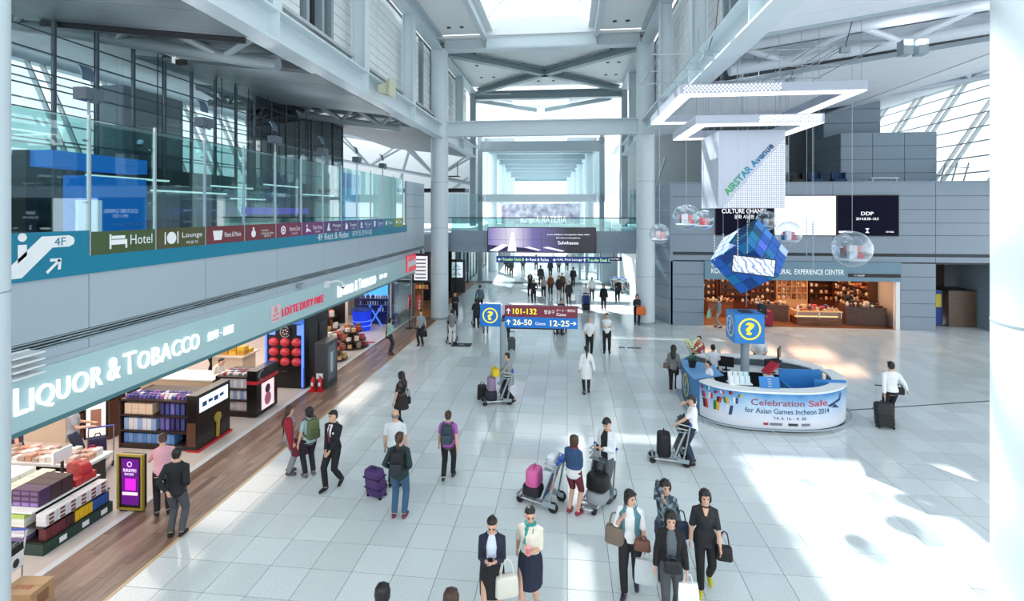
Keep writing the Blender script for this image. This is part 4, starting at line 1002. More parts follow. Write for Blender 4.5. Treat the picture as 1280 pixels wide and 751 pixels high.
def handbag(label, loc, rz, col, w=.32, d=.12, h=.24, strap=.3, group=None, name='handbag', scol=None, cat='bag'):
    """loc is the top of the strap, the bag hangs below"""
    t = thing(name, label, cat, V(loc) - V((0, 0, strap + h)), R(rz), group)
    rbox(MB(), w, d, h, 0, .35, 4, .92).build('bag_body', C(*col, .6), t, smooth=True, sharp=60)
    for s in (1, -1): MB().tube([(-w * .3, s * d * .25, h * .95), (-w * .18, s * d * .2, h + strap * .8), (0, 0, h + strap), (w * .18, s * d * .2, h + strap * .8), (w * .3, s * d * .25, h * .95)], .009, 6).build('strap', C(*(scol or col), .6), t)
    return t
def carrier(label, loc, rz, col=(236, 238, 240), logo=None, w=.34, h=.36, group=None):
    t = thing('shopping_bag', label, 'bag', V(loc) - V((0, 0, h + .13)), R(rz), group)
    MB().loft([[(x * q, y * q2, z) for x, y in ((-w / 2, -.07), (w / 2, -.07), (w / 2, .07), (-w / 2, .07))] for z, q, q2 in ((0, .9, 1), (.05, 1, 1.1), (h * .6, 1, .9), (h, .9, .4))]).build('bag_body', C(*col, .5), t)
    for s in (1, -1): MB().tube([(-w * .22, s * .02, h), (-.04, s * .01, h + .12), (.04, s * .01, h + .12), (w * .22, s * .02, h)], .007, 5).build('handle', C(*col, .5), t)
    if logo: MB().box(-w * .2, w * .25, -.085, -.08, h * .35, h * .6).build('logo_patch', C(*logo, .6), t)
    return t
def suitcase(label, loc, rz, col, w=.42, d=.26, h=.62, handle=.35, tilt=0, group=None):
    t = thing('suitcase', label, 'suitcase', loc, R(rz), group); t.rotation_euler.x = R(tilt)
    rbox(MB(), w, d, h, .06, .3, 4, .97).build('case_body', C(*col, .55), t, smooth=True, sharp=60)
    MB().box(-w / 2 + .04, w / 2 - .04, -d / 2 - .02, -d / 2, .14, h * .55).build('pocket', C(*[max(0, c - 8) for c in col], .6), t)
    for z in (.3, .7): MB().box(-w / 2 - .003, w / 2 + .003, -d / 2 - .003, d / 2 + .003, .06 + h * z, .06 + h * z + .012).build('zip_line', m_black, t)
    for s in (1, -1):
        for q in (1, -1): MB().tube([(s * (w / 2 - .05) - .02, q * (d / 2 - .05), .035), (s * (w / 2 - .05) + .02, q * (d / 2 - .05), .035)], .035, 10).build('wheel', m_rub, t)
    if handle:
        for s in (1, -1): MB().tube([(s * .1, d / 2 - .04, h), (s * .1, d / 2 - .04, h + handle)], .01, 6).build('handle_tube', m_alu, t)
        MB().tube([(-.12, d / 2 - .04, h + handle), (.12, d / 2 - .04, h + handle)], .016, 6).build('grip', m_black, t)
    MB().tube([(-.07, 0, h + .05), (-.04, 0, h + .09), (.04, 0, h + .09), (.07, 0, h + .05)], .012, 6).build('top_handle', m_black, t)
    return t
def trolley(label, loc, rz, board=(40, 60, 110), group=None):
    """airport luggage trolley, pushed along its local +y; handle at the -y end"""
    t = thing('luggage_trolley', label, 'trolley', loc, R(rz), group)
    f = m_chrome
    for s in (1, -1):
        MB().tube([(s * .17, .40, .11), (s * .25, -.30, .13), (s * .26, -.36, .22), (s * .26, -.50, 1.0)], .024, 8).build('side_tube', f, t, smooth=True)
        for y, r_ in ((-.42, .105), (.36, .075)):
            x = s * (.24 if y < 0 else .17); MB().tube([(x - .03, y, r_), (x + .03, y, r_)], r_, 14).build('wheel', m_rub, t, smooth=True)
        MB().bar((s * .24, -.48, .14), (s * .25, -.20, .16), .07, .1).build('wheel_guard', m_steel_d, t)
        MB().bar((s * .22, -.14, .2), (s * .22, -.40, .86), .035, .035).build('board_post', f, t)
    MB().tube([(-.17, .40, .11), (-.1, .46, .11), (.1, .46, .11), (.17, .40, .11)], .024, 8).build('nose_tube', f, t, smooth=True)
    for y in (-.18, 0, .18, .34): MB().box(-.2, .2, y, y + .05, .12, .15).build('deck_bar', f, t)
    MB().bar((0, -.20, .24), (0, -.41, .80), .46, .03).build('sign_board', C(*board, .5), t)
    MB().bar((0, -.275, .36), (0, -.385, .66), .2, .034).build('board_print', C(220, 130, 70, .5), t)
    for z, y in ((.90, -.46), (1.0, -.49)): MB().tube([(-.26, y, z), (-.24, y + .25, z + .03), (.24, y + .25, z + .03), (.26, y, z)], .013, 6).build('basket_rail', f, t, smooth=True)
    MB().box(-.24, .24, -.46, -.2, .82, .84).build('basket_floor', m_steel_d, t)
    MB().tube([(-.28, -.52, 1.03), (.28, -.52, 1.03)], .03, 8).build('push_handle', C(30, 80, 170, .4), t, smooth=True)
    MB().box(-.12, .12, -.58, -.48, 1.0, 1.07).build('brake_cover', C(30, 80, 170, .4), t)
    return t

# ------------------------------------------------------------------ the people, nearest first
def pattern_mat(name, cols, sc=9):
    m = bpy.data.materials.new(name); m.use_nodes = True; nt = m.node_tree; b = nt.nodes['Principled BSDF']; tc = nt.nodes.new('ShaderNodeTexCoord')
    vo = nt.nodes.new('ShaderNodeTexVoronoi'); vo.inputs['Scale'].default_value = sc; nt.links.new(tc.outputs['Object'], vo.inputs['Vector'])
    cr = nt.nodes.new('ShaderNodeValToRGB'); cr.color_ramp.interpolation = 'CONSTANT'
    while len(cr.color_ramp.elements) < len(cols): cr.color_ramp.elements.new(.5)
    for i, c in enumerate(cols): cr.color_ramp.elements[i].position = i / len(cols); cr.color_ramp.elements[i].color = lin(c) + (1,)
    sp = nt.nodes.new('ShaderNodeSeparateColor'); nt.links.new(vo.outputs['Color'], sp.inputs[0]); nt.links.new(sp.outputs[0], cr.inputs[0]); nt.links.new(cr.outputs[0], b.inputs['Base Color']); b.inputs['Roughness'].default_value = .8
    return m
K = (28, 28, 32)
hd = person('person with black hair at the bottom edge, only the head in view', (-2.27, 6.09, 0), 0, 1.59, arms=('down', 'down'), top=(50, 52, 60), hair='bob', female=True)
hd2 = person('person with brown hair at the bottom edge, only the head crown in view', (-1.41, 6.11, 0), 0, 1.58, top=(90, 80, 76), hair='bob', female=True, hcol=m_hairb)
ua = person('woman in navy cardigan and black skirt looking down at her phone', (-1.12, 7.61, 0), 184, 1.6, arms=('phone', 'phone'), head=(0, 32), female=True, top=(208, 220, 238), jacket=(34, 38, 58, 'long', .8), bottom='skirt', bcol=K, knee=.52, hair='bun', step=.05)
ph = thing('smartphone', 'small phone held by the woman in the navy cardigan', 'phone', ua['P']((0, .33, 1.2)), R(184)); MB().box(-.035, .035, -.005, .005, -.06, .07).build('phone_body', m_black, ph); MB().box(-.03, .03, -.007, -.005, -.05, .06).build('screen', lit(200, 215, 235, .7), ph)
handbag('white tote bag on the arm of the woman in navy cardigan', ua['P']((-.24, .12, 1.12)), 200, (226, 224, 214), .36, .14, .3, .24)
ub = person('woman in cream blouse, teal neck scarf and navy skirt walking', (-.56, 7.84, 0), 172, 1.65, arms=('swingb', 'chest'), head=(20, 22), female=True, top=(226, 222, 206), sleeve='elbow', bottom='skirt', bcol=(30, 36, 58), knee=.52, hair='bun', scarf=(40, 150, 150), step=.12, shoes=(20, 20, 24))
cup = thing('pink_cup', 'pink cup held by the woman in the cream blouse', 'cup', ub['P']((-.03, .3, 1.14))); MB().lathe([(.03, 0), (.036, .1), (.04, .12)], n=12).build('cup_body', C(226, 120, 140, .5), cup, smooth=True)
lany = MB().tube([ub['P'](p) for p in ((-.07, .09, 1.42), (-.03, .15, 1.2), (0, .155, 1.05), (.03, .15, 1.2), (.07, .09, 1.42))], .006, 5).build('lanyard', C(120, 50, 60, .6)); tag(lany, 'maroon lanyard round the neck of the woman in the cream blouse', 'lanyard')
w21 = person('woman in white tee and teal scarf vest turning to her companions', (1.02, 8.48, 0), 170, 1.68, arms=('strap', 'carry'), head=(48, 5), female=True, top=(230, 232, 232), sleeve='elbow', jacket=(84, 132, 146, 'none', .82), bcol=K, shoes=(50, 44, 70), hair='bob', step=.14, lean=4)
handbag('brown checked shoulder bag of the woman in the white tee', w21['P']((.24, .05, 1.3)), 160, (116, 104, 92), .34, .14, .28, .22)
carrier('pale grey plastic bag beside the woman in the white tee', w21['P']((-.25, .16, .82)), 170, (196, 204, 208))
gl_ = handbag('brown leather pouch in the left hand of the woman in the white tee', w21['P']((-.2, .24, 1.1)), 170, (112, 72, 60), .26, .1, .16, .06)
w22 = person('woman in blue grey patterned blouse with hand at her mouth', (1.66, 8.95, 0), 178, 1.6, arms=('face', 'down'), head=(12, 8), female=True, pattern=pattern_mat('blue_grey_print', [(60, 72, 86), (96, 112, 126), (130, 146, 156), (48, 56, 70)], 22), bcol=(60, 66, 84), hair='perm', step=.06, hem=.74)
handbag('navy shoulder bag hanging beside the patterned blouse', w22['P']((-.27, .02, 1.2)), 178, (34, 48, 78), .28, .13, .26, .2)
w23 = person('woman in black cardigan and grey tee with a waist pouch, in front of three others', (1.57, 8.02, 0), 176, 1.6, arms=('relax', 'carry'), head=(0, 10), female=True, top=(92, 102, 110), jacket=(22, 22, 25, 'long', .74), bcol=(74, 78, 82), hair='perm', step=.1)
handbag('black waist pouch on the woman in the black cardigan', w23['P']((.0, .2, 1.12)), 176, (32, 34, 38), .26, .09, .18, .06)
carrier('white plastic bag with red logo held by the woman in the black cardigan', w23['P']((-.25, .12, .82)), 176, (240, 240, 240), (206, 60, 66), .3, .34)
w24 = person('laughing woman in black v neck blouse and yellow shoes', (2.25, 8.7, 0), 172, 1.6, arms=('relax', 'swingf'), head=(6, 4), female=True, wide=1.06, top=(38, 40, 44), sleeve='elbow', bcol=(22, 22, 26), hair='perm', shoes=(190, 186, 40), step=.16, hem=.78)
vn = MB().loft([[tuple(c * w24['S'] for c in p) for p in [(-w, .085 + y, z), (w, .085 + y, z), (w, .13 + y, z), (-w, .13 + y, z)]] for z, w, y in ((1.3, .004, .02), (1.38, .03, .005), (1.44, .05, -.03))]).build('neckline', m_skin, w24['root'])
handbag('black handbag hanging at the hip of the laughing woman', w24['P']((-.3, .1, 1.1)), 172, (26, 26, 30), .26, .12, .22, .24)
jm = person('man in dark jacket with folded arms and grey trousers, standing on the wooden strip', (-7.4, 9.0, 0), 12, 1.66, arms=('hip', 'behind'), top=(26, 30, 32), bcol=(74, 78, 84), shoes=(20, 20, 22), wide=1.06, jacket='self', hem=.8, lean=3)
pk = person('man in pink polo shirt leaning on the purple advertising display', (-8.2, 9.62, 0), 42, 1.6, arms=('reach', 'reach'), lean=14, head=(5, 18), top=(226, 168, 180), sleeve='short', bcol=(22, 22, 26), hcol=m_hairb)
lh = person('long haired woman in grey top with a red jumper over her shoulder', (-6.52, 11.43, 0), -62, 1.6, .012, arms=('carry', 'relax'), female=True, top=(150, 152, 154), bcol=(136, 140, 146), hair='long', hcol=m_hairb, shoes=(80, 76, 74), head=(-8, 6))
js = MB().loft([[lh['P'](p) for p in ell(c, a, b_, 10)] for c, a, b_ in (((.27, .06, .70), .03, .03), ((.28, .05, .9), .07, .06), ((.25, .02, 1.15), .075, .1), ((.19, -.01, 1.34), .07, .11), ((.14, -.01, 1.42), .05, .09), ((.1, -.01, 1.45), .03, .05))]).build('red_jumper', C(150, 28, 48, .8), smooth=True); tag(js, 'red jumper draped over the shoulder of the long haired woman', 'jumper')
handbag('black shoulder bag of the long haired woman in grey', lh['P']((-.24, -.08, 1.42)), -62, (22, 22, 26), .3, .12, .28, .28)
gp = person('woman in pale teal tee and dark leggings wearing a green backpack', (-5.98, 11.38, 0), 52, 1.6, .012, arms=('chest', 'relax'), female=True, top=(160, 186, 190), sleeve='short', bcol=(30, 32, 42), hair='bob', shoes=(96, 100, 108), head=(15, 8))
backpack('olive green backpack on the woman in the pale teal tee', gp, (92, 106, 70), (76, 90, 58), 1.05)
handbag('maroon travel bag held between the long haired woman and the backpack woman', (-6.22, 11.5, .98), 40, (104, 34, 52), .5, .26, .36, .16, name='travel_bag')
su = person('young man in black suit, white shirt and red tie with clasped hands', (-5.2, 10.97, 0), 168, 1.72, .0115, arms=('front', 'front'), head=(-18, 6), top=(24, 25, 32), jacket='self', hem=.8, vest=(236, 236, 240), tie=(120, 36, 56), bcol=(22, 23, 30), shoes=(14, 14, 16), step=.16)
bd = thing('name_badge', 'round white badge on the black suit', 'badge', su['P']((-.1, .148, 1.27)), R(168)); MB().tube([(0, -.004, 0), (0, .006, 0)], .022, 12).build('badge_face', m_white, bd)
jw = person('woman in dark green jacket and blue jeans standing with a black backpack', (-3.37, 10.03, 0), 4, 1.71, arms=('hip', 'hip'), female=True, wide=1.05, top=(32, 56, 56), bcol=(56, 92, 124), shoes=(112, 40, 60), hair='ponytail', hcol=m_hairb, hem=.8, jacket='self')
backpack('black backpack with blue bottle pocket on the woman in blue jeans', jw, (24, 26, 32), (36, 44, 56), .95)
bm = person('bald man in white tee standing behind the woman in blue jeans', (-3.84, 11.15, 0), 6, 1.72, .012, arms=('down', 'relax'), top=(214, 220, 224), sleeve='short', bcol=(46, 70, 92), hair='bald', hcol=m_hairg, wide=1.1)
suitcase('purple soft suitcase standing alone on the tiles', (-4.11, 10.75, 0), 158, (72, 44, 104), .44, .26, .58, 0, -9)
ps = person('woman in purple tee and black trousers walking away with a dark backpack', (-2.72, 11.55, 0), 2, 1.58, .012, arms=('swingb', 'relax'), female=True, wide=1.08, top=(168, 92, 172), sleeve='short', bcol=(26, 28, 34), hair='bun', hcol=m_hairb, shoes=(60, 46, 44), step=.17)
backpack('dark teal backpack on the woman in the purple tee', ps, (44, 62, 72), (54, 76, 88))
ho = person('woman in navy hooded jacket and maroon shorts beside the silver trolley', (.13, 10.54, 0), -30, 1.6, .012, arms=('chest', 'chest'), female=True, top=(226, 228, 230), hem=.8, jacket=(44, 74, 112, 'long', 1.02), bottom='shorts', bcol=(108, 38, 52), hair='bob', hcol=m_hairb, shoes=(156, 40, 60), scarf=(140, 40, 56))
pm = person('young man in white hooded jacket and grey jeans looking at his phone', (.86, 11.15, 0), 140, 1.74, .012, arms=('phone', 'phone'), head=(6, 32), top=(32, 34, 38), jacket=(224, 230, 236), bcol=(92, 100, 106), shoes=(60, 60, 64), hem=.9)
ph2 = thing('smartphone', 'small phone in the hands of the man in the white hooded jacket', 'phone', pm['P']((0, .35, 1.2)), R(140)); MB().box(-.035, .035, -.005, .005, -.06, .07).build('phone_body', m_black, ph2); MB().box(-.03, .03, -.007, -.005, -.05, .06).build('screen', lit(200, 215, 235, .5), ph2)
ws = person('man in white tee and cap with a hand at his face beside a trolley', (3.05, 12.92, 0), 74, 1.66, .012, arms=('face', 'push'), head=(10, 6), top=(232, 234, 236), sleeve='short', bcol=(40, 52, 74), shoes=(28, 28, 32), cap=(60, 58, 58))
dr = person('woman with curly black hair in a dark patterned dress walking left', (-4.67, 14.12, 0), 66, 1.62, .014, arms=('push', 'carry'), female=True, sleeve='short', pattern=pattern_mat('dark_floral', [(30, 30, 30), (62, 52, 46), (88, 76, 64), (24, 26, 30)], 16), bottom='skirt', knee=.62, bcol=(40, 36, 34), hair='long', sock=('t', 24, 24, 28), step=.16)
handbag('black shoulder bag of the woman in the patterned dress', dr['P']((.26, .02, 1.12)), 66, (22, 22, 24), .26, .12, .2, .25)
tm = person('short haired person in grey tunic and black tights pushing the yellow bag trolley', (-1.85, 16.43, 0), 88, 1.6, .015, arms=('push', 'push'), top=(150, 152, 150), hem=.62, bcol=(30, 30, 34), step=.16, lean=6)
wc = person('woman in long white coat with ponytail and black stockings', (.65, 17.5, 0), 4, 1.62, .015, arms=('swingb', 'down'), female=True, top=(236, 238, 240), hem=.6, bottom='skirt', knee=.56, bcol=(232, 234, 236), hair='ponytail', sock=('t', 30, 30, 34), step=.1)
ga = person('older guard in white shirt and black trousers, left of the pair', (.95, 22.15, 0), 178, 1.62, .017, arms=('swingf', 'down'), top=(238, 240, 242), sleeve='elbow', bcol=K, hair='bald', hcol=m_hairg, step=.08)
gb = person('dark haired guard in white shirt with folded arms, right of the pair', (1.72, 22.61, 0), 176, 1.72, .017, arms=('cross', 'cross'), top=(238, 240, 242), sleeve='short', bcol=K, step=.05)
l2 = person('woman with very long black hair in grey cardigan near the information desk', (3.61, 17.97, 0), -18, 1.6, .015, arms=('down', 'carry'), female=True, top=(120, 122, 122), hair='long', bcol=(26, 26, 30), shoes=(190, 190, 194), cap=(30, 30, 32), step=.08)
carrier('white shopping bag held by the woman with very long hair', l2['P']((.28, .1, .8)), -18, (226, 232, 240), None, .36, .5)
handbag('small brown bag on the arm of the woman with very long hair', l2['P']((-.25, .02, 1.15)), -18, (110, 92, 80), .22, .1, .18, .12)
mr = person('man in white shirt and black trousers pulling a black suitcase across the right', (9.35, 15.96, 0), -8, 1.8, .014, arms=('out', 'pull'), top=(238, 240, 242), sleeve='long', bcol=(30, 31, 36), shoes=(20, 20, 22), step=.14, hem=.9)
suitcase('black wheeled suitcase pulled by the man in the white shirt', (9.0, 15.62, 0), -8, (26, 26, 30), .46, .28, .66, .5, -14)
handbag('small black bag at the hip of the man in the white shirt', mr['P']((.22, .05, 1.1)), -8, (24, 24, 28), .26, .12, .2, .1)
tw = person('woman in mint top with dark shoulder bag on the wooden strip by the blue shop', (-7.6, 21.35, 0), -60, 1.58, .018, arms=('phone', 'down'), female=True, top=(150, 196, 186), bcol=(40, 46, 62), hair='bob')
handbag('dark shoulder bag of the woman in mint', tw['P']((-.24, -.06, 1.25)), -60, (30, 30, 36), .26, .12, .3, .2)
bg_ = person('man in grey shirt with black messenger bag standing by the sign stands', (-6.67, 22.9, 0), 170, 1.62, .018, arms=('hip', 'down'), top=(150, 158, 166), sleeve='short', bcol=(34, 38, 48))
handbag('black messenger bag on the man in the grey shirt', bg_['P']((-.2, .16, 1.1)), 170, (20, 20, 24), .38, .12, .28, .3)
sm_ = person('man in grey shirt and white trousers pushing a stroller away', (-5.31, 23.33, 0), 8, 1.6, .018, arms=('push', 'push'), top=(126, 134, 138), sleeve='short', bcol=(226, 228, 230), step=.08)
bk = person('man all in black with folded arms near the left column', (-6.25, 28.2, 0), 200, 1.62, .02, arms=('chest', 'chest'), top=(32, 34, 42), bcol=(26, 28, 36))
gs = person('man in grey jacket seen from behind walking into the corridor', (-5.29, 30.86, 0), 4, 1.65, .02, arms=('down', 'swingb'), top=(96, 118, 128), bcol=(48, 54, 62), step=.1)
sb = person('man with black backpack partly hidden behind the gates sign', (-2.8, 23.6, 0), 8, 1.62, .018, arms=('down', 'pull'), top=(86, 88, 96), bcol=(34, 38, 48))
backpack('black backpack of the man behind the gates sign', sb, (24, 26, 32))
suitcase('small grey suitcase beside the pole of the gates sign', (-2.45, 22.6, 0), 0, (84, 90, 96), .34, .22, .5, .3)
bs = person('child sized person in dark top behind the question mark board', (-4.1, 25.6, 0), 10, 1.5, .02, top=(44, 46, 58), bcol=(120, 116, 112), hair='bob')
bt = person('woman in black bent over a pushchair behind the question mark board', (-4.75, 26.6, 0), 16, 1.56, .02, arms=('push', 'push'), top=(36, 38, 46), bcol=(44, 48, 58), hair='bob', female=True, lean=8)
# the crowd under the bridge
def crowd(lbl, x, y, rz, h, **k): return person(lbl, (x, y, 0), rz, max(h, 1.5), .026, face=False, **k)
cr_ = [
 crowd('woman in navy dress with arms akimbo at the front left of the crowd', -2.22, 34.19, 176, 1.6, arms=('hip', 'hip'), female=True, top=(30, 34, 52), bcol=(30, 34, 48), hair='long'),
 crowd('woman with long black hair touching her head behind the navy dress', -2.62, 36.38, 180, 1.66, arms=('face', 'face'), female=True, top=(40, 40, 44), bcol=(34, 34, 40), hair='long'),
 crowd('tall person in dark grey walking away in the left of the crowd', -2.14, 41.52, 0, 1.75, top=(62, 64, 72), bcol=(44, 46, 54), step=.12),
 crowd('woman in white top and black trousers in the crowd', -1.66, 36.48, 178, 1.52, female=True, top=(190, 180, 176), bcol=(30, 30, 34), hair='long', arms=('chest', 'chest')),
 crowd('woman in rust orange coat in the middle of the crowd', -1.2, 37.4, 172, 1.6, female=True, top=(150, 84, 56), hem=.6, bcol=(30, 30, 34), hair='bob'),
 crowd('woman in black dress with bare legs in the crowd', -.58, 36.59, 178, 1.55, female=True, top=(52, 44, 44), bottom='skirt', knee=.6, bcol=(50, 40, 40), hair='long', step=.08),
 crowd('person in brown shirt just behind the woman in the black dress', -.36, 38.26, 180, 1.56, top=(110, 70, 58), bcol=(36, 36, 42)),
 crowd('man in black with white bag walking toward the gates sign', .1, 33.76, 178, 1.6, top=(28, 30, 40), bcol=(26, 28, 36), step=.1),
 crowd('man in black suit walking away alone in the corridor', .48, 41.46, 4, 1.65, top=(34, 36, 42), bcol=(28, 30, 36), step=.1),
 crowd('grey haired man in white shirt seen from behind in the corridor', 1.69, 35.57, 2, 1.62, top=(226, 226, 226), bcol=(60, 62, 68), hcol=m_hairg),
 crowd('person in white tee bent over a dark blue luggage trolley', 1.17, 32.5, 180, 1.62, arms=('push', 'push'), top=(230, 232, 234), sleeve='short', bcol=(34, 36, 44), lean=8),
 crowd('woman in black jacket and trousers walking forward right of the trolley', 2.26, 32.3, 176, 1.6, female=True, top=(24, 24, 28), bcol=(24, 24, 28), hair='long', step=.08),
 crowd('person in black striding by the rows of parked trolleys', 3.37, 35.03, 170, 1.62, top=(30, 30, 36), bcol=(28, 28, 34), arms=('chest', 'down'), step=.16),
 crowd('person in dark clothes far left below the hanging sign', -6.0, 50.5, 0, 1.7, top=(60, 66, 72), bcol=(50, 54, 60)),
 crowd('second far person in grey below the hanging sign', -4.43, 51.5, 180, 1.65, top=(120, 110, 104), bcol=(50, 52, 60)),
 crowd('far person in pale shirt below the hanging sign', -3.2, 53, 0, 1.62, top=(190, 196, 200), bcol=(44, 48, 60)),
 crowd('person in dark blue walking away in the middle of the corridor', -1.55, 47.5, 0, 1.68, top=(46, 56, 70), bcol=(40, 44, 52), step=.1),
 crowd('far person in grey walking forward near the centre', -.83, 50.81, 180, 1.6, top=(130, 134, 140), bcol=(50, 52, 60), step=.1),
 crowd('far person in black near the right of the corridor', -.03, 52.47, 0, 1.64, top=(40, 40, 46), bcol=(36, 36, 42)),
 crowd('far person in light brown by the bright floor patch', 1.91, 50.5, 180, 1.6, top=(170, 150, 140), bcol=(110, 100, 100)),
 crowd('person in dark green far down the left of the corridor', -5.2, 47.5, 0, 1.65, top=(56, 72, 68), bcol=(44, 46, 52), step=.08),
]
carrier('white plastic bag held by the man in black in the crowd', cr_[7]['P']((-.3, .05, .85)), 178, (232, 234, 236), None, .3, .34)
sq = person('person in black with white sleeves crouching against the right column with an orange bag', (3.76, 28.35, 0), 178, 1.66, .02, arms=('chest', 'chest'), female=True, top=(40, 42, 48), bcol=(30, 30, 36), hair='bob', lean=6)
carrier('bright orange shopping bag in front of the person at the right column', (3.95, 28.1, 1.15), 178, (222, 110, 36), None, .5, .42)
# people by the craft shop
kp = person('blurred person in grey with green bag at the craft shop entrance', (7.95, 28.0, 0), 62, 1.6, .022, arms=('push', 'down'), top=(120, 128, 136), bcol=(150, 140, 130), step=.14)
carrier('small green and white bag held at the craft shop entrance', kp['P']((-.1, .5, 1.1)), 60, (150, 206, 180), None, .34, .4)
kd = person('person in dark clothes standing in front of the craft shop table', (9.95, 27.6, 0), 160, 1.65, .022, arms=('chest', 'down'), top=(40, 44, 56), bcol=(40, 44, 58), step=.06)
# people in the left shop
lp1 = person('woman in dark navy dress near the front display at the left edge', (-12.6, 10.5, 0), -40, 1.6, .015, female=True, top=(52, 48, 66), sleeve='short', bcol=(50, 46, 62), hair='bob', arms=('down', 'chest'))
lp2 = person('man in grey polo behind the front chocolate display', (-11.7, 11.0, 0), -50, 1.66, .015, top=(150, 154, 160), sleeve='short', bcol=(56, 64, 86), arms=('counter', 'counter'))
lp3 = person('shop assistant in white blouse leaning over the cosmetics counter', (-11.3, 15.3, 0), -100, 1.6, .016, female=True, arms=('reach', 'reach'), lean=35, top=(226, 216, 208), bcol=K, hair='bun')
lp4 = person('shop assistant in black with black hair beside the rear counter', (-13.6, 16.6, 0), -80, 1.6, .018, female=True, top=(36, 34, 36), bcol=K, hair='bob', arms=('chest', 'chest'))
lp5 = person('shop assistant in pale jacket behind the rear counter', (-13.4, 18.0, 0), -90, 1.6, .018, female=True, top=(222, 214, 204), bcol=K, hair='bob', arms=('counter', 'counter'))

# ================================================================== HANGING DISPLAY OVER THE DESK
def perf(mb, x0, x1, z0, z1, n, m_, fn, r=.018, rows=3, stag=True):
    for i in range(n):
        for k in range(rows):
            u = x0 + (x1 - x0) * (i + (.5 if (k % 2 and stag) else .0) + .25) / n; v = z0 + (z1 - z0) * (k + .5) / rows
            mb.add([fn(u + r * cos(a), v + r * sin(a)) for a in [R(60 * q) for q in range(6)]], [(0, 1, 2, 3, 4, 5)])
m_ring = mat('white_lacquer', (172, 180, 196), .4, var=.02)
def light_ring(label, x0, x1, y0, y1, z, h=.3, w=.34, dots=(.02, .55)):
    t = thing('light_ring', label, 'chandelier', ((x0 + x1) / 2, (y0 + y1) / 2, z), 0)
    a, b = (x1 - x0) / 2, (y1 - y0) / 2
    for nm, bx in (('front_bar', (-a, a, -b, -b + w)), ('rear_bar', (-a, a, b - w, b)), ('side_bar', (-a, -a + w, -b + w, b - w)), ('side_bar', (a - w, a, -b + w, b - w))):
        MB().box(bx[0], bx[1], bx[2], bx[3], .03, h).build(nm, m_ring, t)
        MB().box(bx[0] + .01, bx[1] - .01, bx[2] + .01, bx[3] - .01, 0, .03).build('light_diffuser', lit(255, 255, 255, 1.2), t)
    mb = MB(); perf(mb, -a + 2 * a * dots[0], -a + 2 * a * dots[1], .05, h - .02, 24, None, lambda u, v: (u, -b - .004, v), .024, 4)
    tag(mb.build('light_dots', lit(255, 255, 255, 1.0), t), kind='stuff')
    for x in (-a + .1, -a * .33, a * .33, a - .1):
        for y in (-b + .1, b - .1): MB().tube([(x, y, h), (x, y, 11.4 - z)], .008, 5).build('cable', m_steel_d, t)
light_ring('large square white light ring hanging highest', 2.98, 7.65, 14.0, 18.8, 9.27, .27)
light_ring('smaller square white light ring hanging below the large ring', 3.63, 7.08, 15.0, 18.2, 8.62, .27, dots=(.5, .98))
hc_ = thing('airstar_cube', 'large white perforated hanging cube with slanted green to blue lettering', 'cube', (4.53, 16, 6.27))
hc_.name = 'lettered_cube'
MB().box(0, 1.92, 0, 1.94, 0, 2.33).build('cube_shell', mat('silver_white_shell', (182, 189, 206), .4, var=.02), hc_)
mb = MB()
for i in range(30):
    for k in range(36):
        u, v = .04 + i * .0635, .04 + k * .0635
        if u > .12 + v * .86 and u < 1.9: mb.add([(u + .017 * cos(a), -.004, v + .017 * sin(a)) for a in [R(60 * q) for q in range(6)]], [(0, 1, 2, 3, 4, 5)])
tag(mb.build('perforated_dots', C(250, 251, 255, .5, emit=.4), hc_), kind='stuff')
mb = MB(); random.seed(3)
for i in range(46):
    y, z = random.uniform(.1, 1.85), random.choice((random.uniform(.1, .8), random.uniform(.8, 2.2))); r = random.uniform(.012, .03); mb.add([(-.004, y + r * cos(a), z + r * sin(a)) for a in [R(-60 * q) for q in range(6)]], [(0, 1, 2, 3, 4, 5)])
tag(mb.build('side_dots', C(150, 150, 170, .5), hc_), kind='stuff')
m_grad = bpy.data.materials.new('green_to_blue_letters'); m_grad.use_nodes = True; nt = m_grad.node_tree; b = nt.nodes['Principled BSDF']
tc = nt.nodes.new('ShaderNodeTexCoord'); sp = nt.nodes.new('ShaderNodeSeparateXYZ'); cr = nt.nodes.new('ShaderNodeValToRGB'); mr = nt.nodes.new('ShaderNodeMapRange'); mr.inputs[1].default_value = .2; mr.inputs[2].default_value = 1.7
nt.links.new(tc.outputs['Object'], sp.inputs[0]); nt.links.new(sp.outputs[0], mr.inputs[0]); nt.links.new(mr.outputs[0], cr.inputs[0]); nt.links.new(cr.outputs[0], b.inputs['Base Color'])
for i, (p, c) in enumerate(((0, (40, 160, 60)), (1, (30, 40, 96)))): cr.color_ramp.elements[i].position = p; cr.color_ramp.elements[i].color = lin(c) + (1,)
e = cr.color_ramp.elements.new(.45); e.color = lin((20, 130, 170)) + (1,)
q = R(48); letters('AIRSTAR Avenue', (.28, -.006, .36), 1.98, .21, m_grad, hc_, ((cos(q), 0, sin(q)), (-sin(q), 0, cos(q)), (0, -1, 0)), bold=.03)
for x in (.1, 1.82):
    for y in (.1, 1.84): MB().tube([(x, y, 2.33), (x, y, 5.0)], .008, 5).build('cable', m_steel_d, hc_)
